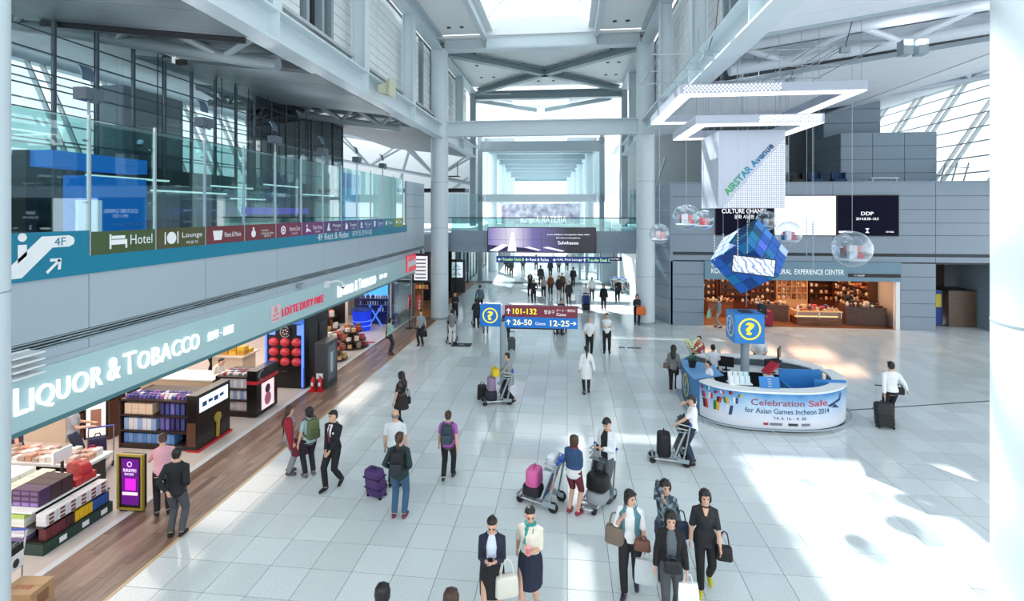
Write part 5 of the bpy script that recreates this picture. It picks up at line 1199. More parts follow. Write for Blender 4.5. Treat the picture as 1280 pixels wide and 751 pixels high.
# stage tubes and cables above the rings
rg = thing('lighting_rig', 'thin steel rig of tubes and cables above the light rings', 'rig', (5.3, 16.4, 10.6))
for y in (-1.6, .2, 1.8): MB().tube([(-2.9, y, 0), (3.2, y, .05)], .02, 6).build('rig_tube', m_alu, rg)
for x in (-2.68, -1.71, -.98, -1.4, .4, 1.35, 1.8, 2.06, 2.2, 3.01): MB().tube([(x, -1.8, .02), (x, 2.0, .02)], .014, 6).build('rig_tube', m_alu, rg)
for x, y in ((-1.4, -1.6), (2.2, -1.6), (.4, .2), (2.2, 1.8)):
    MB().tube([(x, y, 0), (x + .25, y + .1, .8), (x + .4, y, 2.4)], .012, 5).build('cable', m_dark, rg); MB().box(x - .12, x + .12, y - .06, y + .06, -.12, .06).build('hoist', m_steel_d, rg)
# tilted blue mosaic cube
bc = thing('mosaic_cube', 'tilted blue mosaic cube balanced on a corner below the lettered cube', 'cube', (5.72, 16.9, 4.75))
s = .70
bc.rotation_euler = (M4.Rotation(R(-18.6), 3, 'Z') @ M4(((-.735, .207, .645), (.472, .857, .193), (-.49, .47, -.735)))).to_euler()
MB().box(-s, s, -s, s, -s, s).build('cube_body', C(22, 90, 150, .3), bc)
blues = [C(30, 96, 190, .6), C(20, 120, 180, .6), C(70, 140, 220, .6), C(16, 66, 140, .6), C(90, 120, 230, .6), C(10, 130, 170, .6), C(196, 216, 240, .6), C(24, 84, 120, .6)]
random.seed(11); tm_ = {}
for f in range(3):
    for i in range(4):
        for k in range(4):
            a, b_ = -s + i * s / 2, -s + k * s / 2; g_ = .015
            col = blues[random.choice((0, 0, 1, 2, 3, 4, 5, 6 if i > 1 else 4, 7) if f == 1 else (0, 0, 0, 1, 3, 6 if k > 2 else 0) if f == 0 else (3, 7, 3, 5))]
            mb = MB()
            if f == 0: mb.box(a + g_, a + s / 2 - g_, -s - .015, -s, b_ + g_, b_ + s / 2 - g_)
            elif f == 1: mb.box(-s - .015, -s, a + g_, a + s / 2 - g_, b_ + g_, b_ + s / 2 - g_)
            else: mb.box(a + g_, a + s / 2 - g_, b_ + g_, b_ + s / 2 - g_, -s - .015, -s)
            mb.build('tile', col, bc)
ip = thing('wave_picture', 'framed screen with pale blue wave pattern in front of the mosaic cube', 'screen', (5.35, 15.45, 4.6)); ip.rotation_euler = (R(-6), R(6), R(-12))
m_wave = bpy.data.materials.new('wave_print'); m_wave.use_nodes = True; nt = m_wave.node_tree; b = nt.nodes['Principled BSDF']; tc = nt.nodes.new('ShaderNodeTexCoord'); wv = nt.nodes.new('ShaderNodeTexWave'); wv.inputs['Scale'].default_value = 3; wv.inputs['Distortion'].default_value = 9; wv.bands_direction = 'DIAGONAL'
nt.links.new(tc.outputs['Object'], wv.inputs[0]); cr = nt.nodes.new('ShaderNodeValToRGB'); cr.color_ramp.elements[0].color = lin((110, 130, 180)) + (1,); cr.color_ramp.elements[1].color = lin((228, 234, 248)) + (1,); cr.color_ramp.elements[1].position = .5
nt.links.new(wv.outputs[1], cr.inputs[0]); nt.links.new(cr.outputs[0], b.inputs['Base Color']); nt.links.new(cr.outputs[0], b.inputs['Emission Color']); b.inputs['Emission Strength'].default_value = .3
MB().box(-.58, .58, 0, .06, -.26, .26).build('screen_frame', m_black, ip); MB().box(-.55, .55, -.006, 0, -.23, .23).build('picture', m_wave, ip)
MB().tube([(0, .06, 0), (.3, .5, .0)], .03, 6).build('bracket', m_steel_d, ip)
tag(MB().tube([(5.6, 16.8, 3.75), (5.75, 17.25, 2.95)], .012, 5).build('guy_wire', m_chrome), 'thin wire from the mosaic cube down to the question mark cube', 'wire')
tag(MB().tube([(5.72, 16.9, 5.7), (5.72, 16.9, 6.27)], .015, 5).build('suspension_wire', m_chrome), 'short wire between the lettered cube and the mosaic cube', 'wire')
m_globe = glass('clear_acrylic', (238, 242, 246), .12, .75)
def globe(label, x, y, z, r, cols, ztop=10.62):
    t = thing('acrylic_globe', label, 'globe', (x, y, z), 0, 'clear hanging globes')
    MB().ball((0, 0, 0), r, 28, 16).build('shell', m_globe, t, smooth=True, sharp=80)
    MB().lathe([(.02, -r * .62), (r * .72, -r * .62), (r * .78, -r * .55), (r * .72, -r * .5), (.02, -r * .5)], n=20).build('snow_base', m_white, t, smooth=True)
    for i, c in enumerate(cols):
        a = 2.1 * i; q = r * .38; MB().box(q * cos(a) - r * .2, q * cos(a) + r * .2, q * sin(a) - r * .15, q * sin(a) + r * .15, -r * .5, -r * .5 + r * (.3 + .22 * (i % 3))).build('miniature', C(*c, .5), t)
    MB().box(-r * .45, r * .45, -r * .05, r * .05, -r * .16, r * .16).build('name_plate', C(*cols[0], .5), t)
    MB().tube([(0, 0, r), (0, 0, ztop - z)], .006, 5).build('wire', m_alu, t)
globe('largest clear globe on the left with a red and black plate', 3.59, 16, 6.0, .40, [(206, 40, 60), (40, 40, 46), (220, 220, 224)])
globe('clear globe with pink miniature touching the largest one', 4.32, 16.9, 5.9, .33, [(226, 150, 160), (210, 200, 190), (230, 60, 80)])
globe('small clear globe in front of the right column with faint red plate', 2.62, 15, 5.54, .29, [(214, 120, 136), (200, 206, 212), (220, 190, 190)])
globe('clear globe behind the lettered cube with dark miniatures', 6.65, 18, 5.86, .34, [(110, 60, 70), (60, 70, 110), (200, 200, 206)])
globe('clear globe with red miniature beside the right strings of crystals', 7.36, 18, 5.42, .42, [(214, 70, 90), (90, 110, 160), (230, 230, 234)])
globe('low clear globe on the far right with red dome and toy buildings', 8.31, 16, 5.07, .53, [(204, 70, 74), (120, 120, 128), (190, 196, 206), (60, 70, 90)])
m_cry = glass('crystal_bead', (226, 234, 240), .35, .8)
mbx = MB().loft([[(.0, 0, -.03)] * 1 + []] if False else [[(.028 * q * cos(2 * pi * k / 6), .028 * q * sin(2 * pi * k / 6), z) for k in range(6)] for q, z in ((.2, -.035), (1, 0), (.2, .035))])
bead = mbx.mesh('crystal', m_cry)
for i, (x, y, z0, n) in enumerate(((4.3, 15.6, 4.72, 10), (4.55, 15.6, 4.9, 8), (4.9, 15.4, 4.5, 15), (5.2, 15.5, 4.95, 12), (7.05, 16, 4.8, 15), (7.15, 15.8, 4.55, 17), (7.3, 16.2, 4.4, 18))):
    t = thing('crystal_string', ['outermost left string of clear crystals', 'second left string of clear crystals', 'long crystal string at the left corner of the mosaic cube', 'crystal string just right of the mosaic corner', 'inner right string of crystals', 'middle right string of crystals', 'outermost and longest right string of crystals'][i], 'ornament', (x, y, z0), 0, 'crystal strings under the lettered cube')
    MB().tube([(0, 0, 0), (0, 0, (6.28 if 4.53 < x < 6.45 and y > 16 else 10.6) - z0)], .004, 4).build('thread', m_alu, t)
    for k in range(n): share(bead, 'crystal', t, (0, 0, .04 + k * .08))

# ================================================================== INFORMATION DESK
de = thing('information_desk', 'oval information desk wrapped in a blue and white celebration sale print', 'desk')
DC = (6.1, 17.0)
def dcurve(a, off=0.):
    c, s_ = cos(a), sin(a); n = 3.2 if c < 0 else 2.15
    q = (abs(c) ** n + abs(s_) ** n) ** (-1 / n)
    return V((DC[0] + (2.3 + off) * q * c, DC[1] + (2.0 + off) * q * s_, 0))
def dwall(a0, a1, n, o0, o1, z0, z1):
    rings = []
    for k in range(n + 1):
        a = R(a0 + (a1 - a0) * k / n); p, q = dcurve(a, o0), dcurve(a, o1)
        rings.append([(p.x, p.y, z0), (q.x, q.y, z0), (q.x, q.y, z1), (p.x, p.y, z1)])
    return MB().loft(rings)
m_dp = bpy.data.materials.new('desk_print'); m_dp.use_nodes = True; nt = m_dp.node_tree; b = nt.nodes['Principled BSDF']; tc = nt.nodes.new('ShaderNodeTexCoord'); sp = nt.nodes.new('ShaderNodeSeparateXYZ'); nt.links.new(tc.outputs['Object'], sp.inputs[0])
nz = nt.nodes.new('ShaderNodeTexNoise'); nz.inputs['Scale'].default_value = 1.6; nt.links.new(tc.outputs['Object'], nz.inputs[0])
ma = nt.nodes.new('ShaderNodeMath'); ma.operation = 'MULTIPLY_ADD'; ma.inputs[1].default_value = .35; nt.links.new(nz.outputs[0], ma.inputs[0]); nt.links.new(sp.outputs[2], ma.inputs[2])
cr = nt.nodes.new('ShaderNodeValToRGB'); cr.color_ramp.elements[0].position = .35; cr.color_ramp.elements[0].color = lin((228, 232, 242)) + (1,); cr.color_ramp.elements[1].position = .95; cr.color_ramp.elements[1].color = lin((44, 132, 196)) + (1,); e = cr.color_ramp.elements.new(.68); e.color = lin((178, 208, 234)) + (1,)
mr = nt.nodes.new('ShaderNodeMapRange'); mr.inputs[1].default_value = 0; mr.inputs[2].default_value = 1.32; nt.links.new(ma.outputs[0], mr.inputs[0]); nt.links.new(mr.outputs[0], cr.inputs[0]); nt.links.new(cr.outputs[0], b.inputs['Base Color']); b.inputs['Roughness'].default_value = .3
dwall(212, 372, 40, -.06, 0, .1, 1.08).build('front_panel', m_dp, de, smooth=True)
dwall(212, 372, 40, -.36, .02, 1.08, 1.13).build('front_counter', m_white, de, smooth=True)
dwall(212, 372, 40, -.12, -.06, .1, 1.08).build('inner_panel', m_panel_d, de)
dwall(20, 128, 26, -.06, 0, .1, 1.04).build('rear_panel', m_panel_d, de, smooth=True)
dwall(20, 128, 26, -.40, .02, 1.04, 1.09).build('rear_counter', m_white, de, smooth=True)
dwall(22, 126, 26, -.7, -.62, 0, .76).build('work_front', m_dark, de); dwall(22, 126, 26, -1.0, -.3, .76, .8).build('work_top', m_white, de)
dwall(128, 212, 14, -.06, 0, .1, 1.06).build('side_panel', C(56, 124, 178, .4), de, smooth=True)
dwall(150, 206, 10, -1.0, .02, 1.06, 1.1).build('side_counter', C(110, 166, 216, .4), de)
dwall(0, 360, 60, -.1, -.02, 0, .1).build('plinth', m_dark, de)
rings = [[tuple(dcurve(R(6 * k), .12)) for k in range(60)]]
MB().tube([dcurve(R(140 + 5 * k), .14) + V((0, 0, .12)) for k in range(52)], 0.03, 8).build('foot_rail', m_steel_d, de, smooth=True)
for k in range(0, 52, 8): p = dcurve(R(140 + 5 * k), .14); MB().tube([p, p + V((0, 0, .12))], .02, 6).build('rail_foot', m_chrome, de)
m_dblue = C(50, 128, 198, .5)
MB().box(6.5, 7.7, 16.55, 16.62, .75, 1.32).build('blue_screen_panel', m_dblue, de); MB().box(6.5, 6.56, 15.75, 16.6, .7, 1.0).build('blue_screen_panel', m_dblue, de); MB().box(7.25, 8.15, 16.0, 16.06, .75, 1.2).build('blue_screen_panel', m_dblue, de); MB().box(6.55, 7.8, 15.9, 16.55, .7, .74).build('blue_shelf', C(70, 140, 200, .4), de)
# print on the curved front : arc length mapping
AR = [R(206 + .5 * k) for k in range(340)]; AP = [dcurve(a, .004) for a in AR]; AS = [0]
for p, q in zip(AP, AP[1:]): AS.append(AS[-1] + (q - p).length)
def onfront(sv, z, off=0.):
    k = max(0, min(len(AS) - 2, next((i for i, v in enumerate(AS) if v > sv), len(AS) - 1) - 1)); t = (sv - AS[k]) / (AS[k + 1] - AS[k]); p = AP[k].lerp(AP[k + 1], t); d = (AP[k + 1] - AP[k]).normalized()
    return p + V((d.y, -d.x, 0)) * (.004 + off) + V((0, 0, z))
def s_at_x(x): return next(AS[i] for i, p in enumerate(AP) if p.x > x and p.y < 17)
def dtext(t, x0, x1, z, h, m, o=0.): a, b2 = s_at_x(x0), s_at_x(x1); letters(t, (0, 0, 0), b2 - a, h, m, de, fn=lambda u, v: onfront(a + u, z + v, o), bold=.006)
dtext('Celebration', 5.12, 6.55, .74, .17, C(150, 60, 84, .5)); dtext('Sale', 6.68, 7.25, .74, .17, C(200, 40, 60, .5))
dtext('for Asian Games Incheon 2014', 4.98, 7.3, .52, .15, C(36, 70, 120, .5)); dtext("'14. 6. 16 – 9. 30", 5.7, 6.6, .36, .09, C(60, 80, 110, .5))
for x0, x1, c in ((5.45, 5.57, (180, 50, 70)), (5.62, 5.95, (120, 128, 140)), (6.1, 6.38, (60, 60, 66)), (6.48, 6.72, (120, 130, 140))):
    a, b2 = s_at_x(x0), s_at_x(x1); MB().add([onfront(a, .2, .002), onfront(b2, .2, .002), onfront(b2, .27, .002), onfront(a, .27, .002)], [(0, 1, 2, 3)]).build('sponsor_mark', C(*c, .5), de)
def onpoly(pts, c, nm): MB().add([onfront(u, z, .003) for u, z in pts], [tuple(range(len(pts)))]).build(nm, C(*c, .5), de)
a = s_at_x(7.25); onpoly([(a, .72), (a + .1, .68), (a + .55, .8), (a + .62, 1.0), (a + .56, 1.0), (a + .5, .86), (a + .1, .76)], (34, 66, 110), 'airplane_print'); onpoly([(a + .15, .66), (a + .5, .6), (a + .3, .74)], (34, 66, 110), 'airplane_wing')
random.seed(5); fl = [((196, 40, 50), (120, 30, 40)), ((30, 130, 80), (230, 230, 230)), ((30, 50, 110), (206, 40, 60)), ((230, 230, 232), (200, 40, 60)), ((20, 20, 24), (206, 50, 50)), ((36, 120, 60), (226, 170, 60)), ((226, 230, 234), (40, 60, 120))]
s0 = AS[12]
for row, (z, n, w, h) in enumerate(((.94, 6, .1, .09), (.7, 5, .13, .17), (.42, 3, .17, .26))):
    for i in range(n):
        a = s0 + .08 + i * (1.3 - .15 * row) / n + row * .05; c = fl[(i + row * 2) % 7]; zz = z + .03 * math.sin(i * 2.1); sl = .04 * (i % 3 - 1)
        onpoly([(a, zz), (a + w * .5, zz), (a + w * .5 + sl, zz + h), (a + sl, zz + h)], c[0], 'flag_print'); onpoly([(a + w * .5, zz), (a + w, zz), (a + w + sl, zz + h), (a + w * .5 + sl, zz + h)], c[1], 'flag_print')
# question mark on the left flank
ql = M4.Identity(3)
p0 = dcurve(R(183), .01); flat(ringpolys(0, .62, .30, .36, 28), (p0.x, p0.y, 0), FACE_LEFT, C(226, 206, 70, .5), de, 'yellow_ring', off=.012); letters('?', (p0.x - .014, p0.y + .13, .42), .26, .42, C(226, 206, 70, .5), de, FACE_LEFT)
def qcube(): 
    t = thing('question_cube', 'blue cube sign with yellow question marks on a pole above the desk', 'sign', (5.72, 17.3, 0))
    MB().cyl(0, 0, 0, 2.0, .13, 20).build('pole', m_steel_d, t, smooth=True)
    MB().box(-.45, .45, -.45, .45, 2.0, 2.92).build('cube_body', C(30, 122, 196, .35, emit=.12), t); MB().box(-.18, .18, -.2, .2, 2.92, 2.95).build('lamp_recess', m_dark, t)
    yy = C(240, 224, 50, .5, emit=.35)
    flat(ringpolys(0, 2.46, .29, .345, 28), (0, -.45, 0), FACE_CAM, yy, t, 'yellow_ring'); letters('?', (-.14, -.455, 2.27), .28, .40, yy, t, bold=.03)
    flat(ringpolys(0, 2.46, .29, .345, 28), (-.45, 0, 0), FACE_LEFT, C(240, 240, 220, .5), t, 'pale_ring'); letters('?', (-.455, .14, 2.27), .28, .40, C(240, 240, 220, .5), t, FACE_LEFT, bold=.03)
qcube()
def monitor(label, x, y, z, rz, name='monitor'):
    t = thing(name, label, 'monitor', (x, y, z), R(rz)); MB().box(-.24, .24, -.02, .02, .12, .46).build('panel', m_black, t); MB().box(-.22, .22, -.026, -.02, .14, .44).build('screen', C(30, 36, 48, .2), t); MB().box(-.03, .03, 0, .04, .02, .2).build('neck', m_black, t); MB().box(-.12, .12, -.08, .1, 0, .02).build('foot', m_black, t)
monitor('black monitor standing on the rear counter of the desk', 7.15, 18.25, 1.09, 60); monitor('black monitor on the inner work top of the desk', 6.75, 17.9, .8, 200); monitor('second black monitor behind the pole of the desk', 5.35, 18.0, .8, 160)
rs = thing('red_folder_stand', 'red book stand on the inner desk right of the pole', 'stand', (6.15, 16.5, 0)); MB().box(-.12, .12, -.1, .1, 0, 1.15).build('stand_post', m_white, rs); MB().bar((-.1, 0, 1.2), (.25, .1, 1.5), .35, .05).build('red_board', C(190, 40, 56, .5), rs)
bk_ = thing('notice_board', 'small blue notice stand on the front counter', 'sign', (5.75, 15.28, 1.13)); MB().bar((0, .02, 0), (0, .12, .3), .55, .02).build('board_face', m_dblue, bk_)
for k in range(4): MB().bar((-.05, .012 + k * .022, .06 + k * .06), (.05, .012 + k * .022, .06 + k * .06), .02, .012).build('text_row', m_white, bk_)
bf = thing('brochure_rack', 'clear rack of white brochures on the front counter', 'rack', (5.0, 15.5, 1.13)); MB().box(-.3, .35, .0, .3, 0, .03).build('rack_base', m_white, bf)
for i in range(4):
    for k in range(2): MB().bar((-.22 + i * .15, .03 + k * .14, .02), (-.22 + i * .15, .1 + k * .14, .24 + k * .08), .13, .012).build('brochure', C(226 - 8 * i, 230, 236, .5), bf)
ob = thing('orchid_pot', 'pot of pale yellow orchids on the blue end of the desk', 'plant', (4.05, 17.2, 1.1)); MB().lathe([(.1, 0), (.14, .22), (.15, .24), (.12, .24)], n=14).build('pot', m_black, ob, smooth=True)
random.seed(2)
for i in range(5):
    a = i * 1.3; MB().tube([(0, 0, .2), (.1 * cos(a), .1 * sin(a), .5), (.26 * cos(a), .2 * sin(a), .75 + .06 * i)], .008, 5).build('stem', C(70, 110, 50, .6), ob)
    for k in range(4): MB().ball((.26 * cos(a) - .05 * k * cos(a) + random.uniform(-.03, .03), .2 * sin(a) - .04 * k * sin(a), .75 + .06 * i - .06 * k), (.05, .05, .035), 6, 4).build('blossom', C(222, 224, 170, .6), ob)
    MB().loft([[(.0, -.02, .22), (0, .02, .22), (.001, 0, .23)], [(.14 * cos(a + .6) - .03, .14 * sin(a + .6), .34), (.14 * cos(a + .6) + .03, .14 * sin(a + .6), .34), (.14 * cos(a + .6), .14 * sin(a + .6), .35)], [(.24 * cos(a + .6), .24 * sin(a + .6), .30), (.241 * cos(a + .6), .241 * sin(a + .6), .30), (.24 * cos(a + .6), .24 * sin(a + .6), .305)]]).build('leaf', C(50, 90, 50, .6), ob)
rm = person('man in red shirt leaning on the rear counter of the information desk', (4.75, 19.55, 0), 190, 1.66, .016, arms=('counter', 'counter'), lean=22, top=(196, 84, 96), sleeve='short', bcol=(50, 54, 64))
c1 = person('desk clerk with black hair in white shirt seen from behind inside the desk', (4.95, 18.1, 0), -20, 1.62, .016, top=(226, 230, 236), sleeve='short', bcol=K, arms=('counter', 'down'))
c2 = person('man in white shirt and glasses at the back of the information desk', (6.95, 19.55, 0), 172, 1.72, .016, arms=('counter', 'counter'), lean=16, top=(230, 234, 238), sleeve='elbow', bcol=K)
c3 = person('desk clerk in white jacket beside the orchid pot inside the desk', (4.5, 16.6, 0), 100, 1.5, .016, female=True, top=(236, 238, 242), bcol=K, hair='bun', arms=('counter', 'counter'), lean=12)

# ================================================================== GATES SIGN ON ITS POLE
gs_ = thing('gates_sign', 'maroon and blue gate direction sign with yellow numbers on a grey pole', 'sign', (-2.28, 18.2, 0))
MB().cyl(0, 0, 0, 2.25, .125, 20).build('pole', m_steel_d, gs_, smooth=True); MB().cyl(0, 0, 0, .03, .22, 20).build('pole_base', m_steel_d, gs_, smooth=True)
MB().box(-.1, 2.0, -.04, .12, 1.98, 2.06).build('sign_arm', m_dark, gs_); MB().box(-.06, .06, -.06, .12, 2.0, 2.3).build('bracket', m_dark, gs_)
mq = C(18, 112, 196, .35, emit=.15)
MB().box(.07, 2.65, -.1, .08, 2.42, 2.82).build('maroon_board', C(118, 40, 62, .35, emit=.12), gs_); MB().box(.07, 2.65, -.1, .08, 2.04, 2.42).build('blue_board', mq, gs_)
MB().box(-.82, -.09, -.1, .08, 2.06, 2.84).build('question_board', mq, gs_)
ye = C(244, 226, 60, .5, emit=.4); wh = C(248, 250, 252, .5, emit=.3)
flat(ringpolys(-.455, 2.45, .23, .275, 28), (0, -.1, 0), FACE_CAM, ye, gs_, 'yellow_ring'); letters('?', (-.56, -.105, 2.29), .21, .32, ye, gs_, bold=.03)
for z in (2.62, 2.23): flat(arrow(.2, z, .2, pi / 2), (0, -.1, 0), FACE_CAM, wh, gs_, 'arrow')
letters('101-132', (.36, -.105, 2.52), .85, .21, ye, gs_, bold=.02); letters('탑승구', (1.48, -.105, 2.55), .36, .14, wh, gs_); letters('ゲート・登机口', (1.9, -.105, 2.63), .66, .1, wh, gs_); letters('Gates', (1.9, -.105, 2.49), .34, .1, wh, gs_)
pw = C(250, 246, 204, .5, emit=.3); letters('26-50', (.36, -.105, 2.13), .68, .21, pw, gs_, bold=.02); letters('Gates', (1.16, -.105, 2.15), .36, .11, wh, gs_); letters('12-25', (1.68, -.105, 2.12), .68, .21, pw, gs_, bold=.02); flat(arrow(2.5, 2.23, .2, 0), (0, -.1, 0), FACE_CAM, wh, gs_, 'arrow')

# ================================================================== TROLLEYS AND LUGGAGE
t1 = trolley('silver trolley with pink bag and blue board standing alone', (-.6, 10.9, 0), 70)
def lug(label, loc, rz, col, w, d, h, name='travel_bag', cat='bag', hd_=.08):
    t = thing(name, label, cat, loc, R(rz)); rbox(MB(), w, d, h, 0, .35, 4, .95).build('bag_body', C(*col, .6), t, smooth=True, sharp=60)
    if hd_: MB().tube([(-w * .2, 0, h - .01), (-w * .1, 0, h + hd_), (w * .1, 0, h + hd_), (w * .2, 0, h - .01)], .012, 6).build('handle', C(*[max(8, c - 30) for c in col], .6), t)
    return t
lug('black bag lying on the deck of the pink bag trolley', (-.72, 10.94, .155), 70, (24, 24, 28), .38, .44, .2)
lug('bright pink bag on the pink bag trolley', (-.7, 10.94, .36), 70, (224, 104, 168), .42, .3, .34)
lug('white carrier parcel in the basket of the pink bag trolley', (-.29, 10.78, .84), 70, (206, 214, 222), .4, .2, .26, 'parcel', 'bag', 0)
t2 = trolley('silver trolley loaded with a silver case, a black bag and a grey tote', (.58, 10.95, 0), 150, (60, 66, 74))
lug('silver ribbed suitcase lying on the loaded trolley', (.64, 10.85, .155), 150, (150, 158, 166), .42, .5, .22, 'suitcase', 'suitcase')
lug('black duffel bag on top of the silver suitcase', (.64, 10.86, .385), 150, (22, 22, 26), .46, .4, .3)
lug('grey striped tote in the basket of the loaded trolley', (.76, 11.24, .84), 150, (190, 194, 194), .4, .2, .28)
t3 = trolley('silver trolley with upright black case pushed by the man in the white tee', (2.47, 13.02, 0), 84, (60, 66, 74))
lug('upright black suitcase on the trolley of the man in the white tee', (2.38, 13.03, .155), 84, (28, 28, 32), .40, .34, .55, 'suitcase', 'suitcase')
lug('black soft bag in the basket of the black case trolley', (2.86, 12.98, .86), 84, (40, 42, 46), .4, .24, .26)
cl_ = MB().loft([[(2.85 + u * q, 13.0 + v * q, z) for u, v in ((-.1, -.26), (.1, -.26), (.12, .2), (-.08, .24))] for z, q in ((.45, .7), (.7, .9), (1.0, 1.05), (1.1, .7))]).build('dark_coat', C(30, 32, 36, .85), smooth=True); tag(cl_, 'dark coat hung over the handle of the black case trolley', 'coat')
t4 = trolley('luggage trolley with yellow bag pushed by the person in the grey tunic', (-2.3, 16.35, 0), 108, (50, 60, 90))
lug('yellow bag on top of the trolley by the gates pole', (-2.3, 16.32, .9), 108, (226, 196, 40), .42, .26, .22)
lug('lilac bag standing on the trolley by the gates pole', (-2.42, 16.28, .44), 108, (150, 130, 160), .36, .26, .42)
lug('dark navy bag on the deck of the trolley by the gates pole', (-2.42, 16.26, .155), 108, (34, 38, 54), .42, .36, .28)
lug('black backpack standing on the tiles left of the yellow bag trolley', (-2.78, 16.62, 0), 10, (28, 28, 30), .32, .2, .48, 'backpack', 'backpack')
t5 = trolley('dark luggage trolley pushed toward the viewer in the crowd', (1.14, 31.75, 0), 180, (30, 40, 80)); lug('blue bag on the trolley in the crowd', (1.14, 31.6, .5), 180, (40, 60, 120), .5, .4, .5); lug('black bag on the deck of the trolley in the crowd', (1.14, 31.5, .155), 180, (26, 26, 32), .5, .5, .34)
pt = trolley('parked trolley with blue handle at the head of the row by the right pillar', (4.4, 39.2, 0), -70, (60, 70, 84), 'parked luggage trolleys')
for i in range(1, 14): dup(pt, (4.4 + .42 * (i % 7) - .5 * (i // 7), 39.2 + .35 * (i % 7) * .2 + 1.2 * (i // 7), 0), R(-70), '%s parked trolley from the left in the %s row by the right pillar' % (nth(i % 7), 'rear' if i > 6 else 'front'))
def stroller(label, loc, rz, col):
    t = thing('stroller', label, 'stroller', loc, R(rz))
    for s in (1, -1):
        MB().tube([(s * .2, .35, .1), (s * .2, -.2, .75), (s * .2, -.4, 1.0)], .014, 6).build('frame_tube', m_alu, t); MB().tube([(s * .22, -.3, .1), (s * .2, .1, .5)], .014, 6).build('frame_tube', m_alu, t)
        for y in (.35, -.3): MB().tube([(s * .22 - .02, y, .09), (s * .22 + .02, y, .09)], .09, 12).build('wheel', m_rub, t)
    MB().tube([(-.2, -.4, 1.0), (.2, -.4, 1.0)], .018, 6).build('push_bar', m_black, t); MB().bar((0, .25, .42), (0, -.08, .45), .34, .05).build('seat', C(*col, .8), t); MB().bar((0, -.08, .45), (0, -.25, .85), .34, .05).build('backrest', C(*col, .8), t)
    MB().loft([[(x, -.22 + .26 * sin(a), .78 + .24 * cos(a)) for x in (-.2, .2)] + [(x, -.22 + .24 * sin(a), .78 + .22 * cos(a)) for x in (.2, -.2)] for a in [R(-20 + 25 * i) for i in range(6)]]).build('canopy', C(*col, .8), t)
stroller('dark stroller pushed by the man in white trousers', (-5.42, 23.75, 0), 8, (46, 48, 56)); stroller('pushchair behind the question mark board', (-4.85, 27.2, 0), 16, (40, 50, 70))
wchair = thing('wheelchair', 'wheelchair with seated passenger behind the gates sign', 'wheelchair', (-.36, 26.0, 0), R(176))
for s in (1, -1):
    MB().tube([(s * .3 + .30 * 0, .0 + .3 * cos(R(20 * k)), .3 + .3 * sin(R(20 * k))) for k in range(19)], .02, 6).build('drive_wheel', m_rub, wchair); MB().tube([(s * .24 - .015, .42, .08), (s * .24 + .015, .42, .08)], .08, 10).build('caster_wheel', m_rub, wchair)
    MB().tube([(s * .26, -.3, .95), (s * .26, -.22, .9), (s * .26, -.18, .45), (s * .26, .35, .42), (s * .24, .45, .12)], .014, 6).build('frame_tube', m_chrome, wchair); MB().box(s * .26 - .03, s * .26 + .03, -.1, .2, .64, .68).build('armrest', m_black, wchair)
MB().box(-.24, .24, -.18, .28, .42, .47).build('seat', m_black, wchair); MB().box(-.24, .24, -.22, -.17, .47, .85).build('backrest', m_black, wchair); MB().box(-.22, .22, .42, .58, .1, .12).build('footrest', m_dark, wchair)
wp = person('passenger with black hair seated in the wheelchair', (-.36, 26.0, 0), 176, 1.6, .02, arms=('lap', 'lap'), sit=.44, top=(60, 62, 72), bcol=(40, 42, 50), hair='bob')
person('attendant in dark top pushing the wheelchair', (-.30, 26.75, 0), 176, 1.6, .02, arms=('push', 'push'), top=(50, 52, 64), bcol=(40, 42, 52))
fp = thing('floor_plate', 'black square floor plate behind the stroller', 'mat', (-4.84, 23.23, 0)); MB().box(-.45, .45, -.3, .3, 0, .012).build('plate_sheet', m_black, fp); MB().box(-.12, .12, -.08, .08, .012, .016).build('plate_mark', m_chrome, fp)
for i, x in enumerate((2.45, 2.85, 3.15)): tag(MB().box(x - .14, x + .14, 23.55 - .08, 23.55 + .08, 0, .01).build('floor_socket', m_dark), ['left dark floor socket cover on the tiles', 'middle dark floor socket cover on the tiles', 'right dark floor socket cover on the tiles'][i], 'cover', 'floor socket covers')

# ================================================================== FITTINGS ON THE WALLS
vt = thing('louvred_vent', 'white louvred bracket on the panel wall beside the near left column', 'vent', (XW, 7.05, 3.5))
for k in range(4): MB().box(0, .32, 0, .5, .04 + k * .11, .07 + k * .11).build('slat', m_white, vt)
MB().box(.0, .03, 0, .5, 0, .42).build('back_plate', m_white, vt)
dc = thing('dome_camera', 'white dome camera on a curved arm on the aqua fascia', 'camera', (XW + .06, 17.9, 3.4)); MB().box(0, .1, -.12, .12, -.02, .22).build('bracket', m_white, dc); MB().tube([(.1, 0, .15), (.35, .1, .22), (.5, .25, .16), (.52, .3, .08)], .035, 8).build('arm', m_white, dc, smooth=True); MB().ball((.52, .3, .02), .09, 12, 8).build('dome', m_white, dc, smooth=True); MB().ball((.52, .3, -.03), .07, 10, 6).build('lens', m_black, dc, smooth=True)
fl_ = thing('floodlight', 'small grey floodlight on the ledge above the duty free letters', 'lamp', (XW + .03, 16.1, 3.66)); MB().box(.0, .12, -.14, .14, 0, .12).build('housing', m_steel_d, fl_); MB().box(.12, .13, -.11, .11, .02, .1).build('lens', m_chrome, fl_)
hn = thing('horn_loudspeaker', 'cream horn loudspeaker on the left beam', 'loudspeaker', (XL + .28, 18.6, 10.5)); MB().loft([[(.0, -.12, .1), (.0, .12, .1), (.0, .12, .4), (.0, -.12, .4)], [(.3, -.16, .05), (.3, .2, .05), (.3, .2, .45), (.3, -.16, .45)], [(.5, -.34, -.05), (.5, .4, -.05), (.5, .4, .62), (.5, -.34, .62)]]).build('horn', C(206, 206, 180, .5), hn); MB().box(-.05, .0, -.1, .1, .15, .35).build('bracket', m_steel_d, hn)
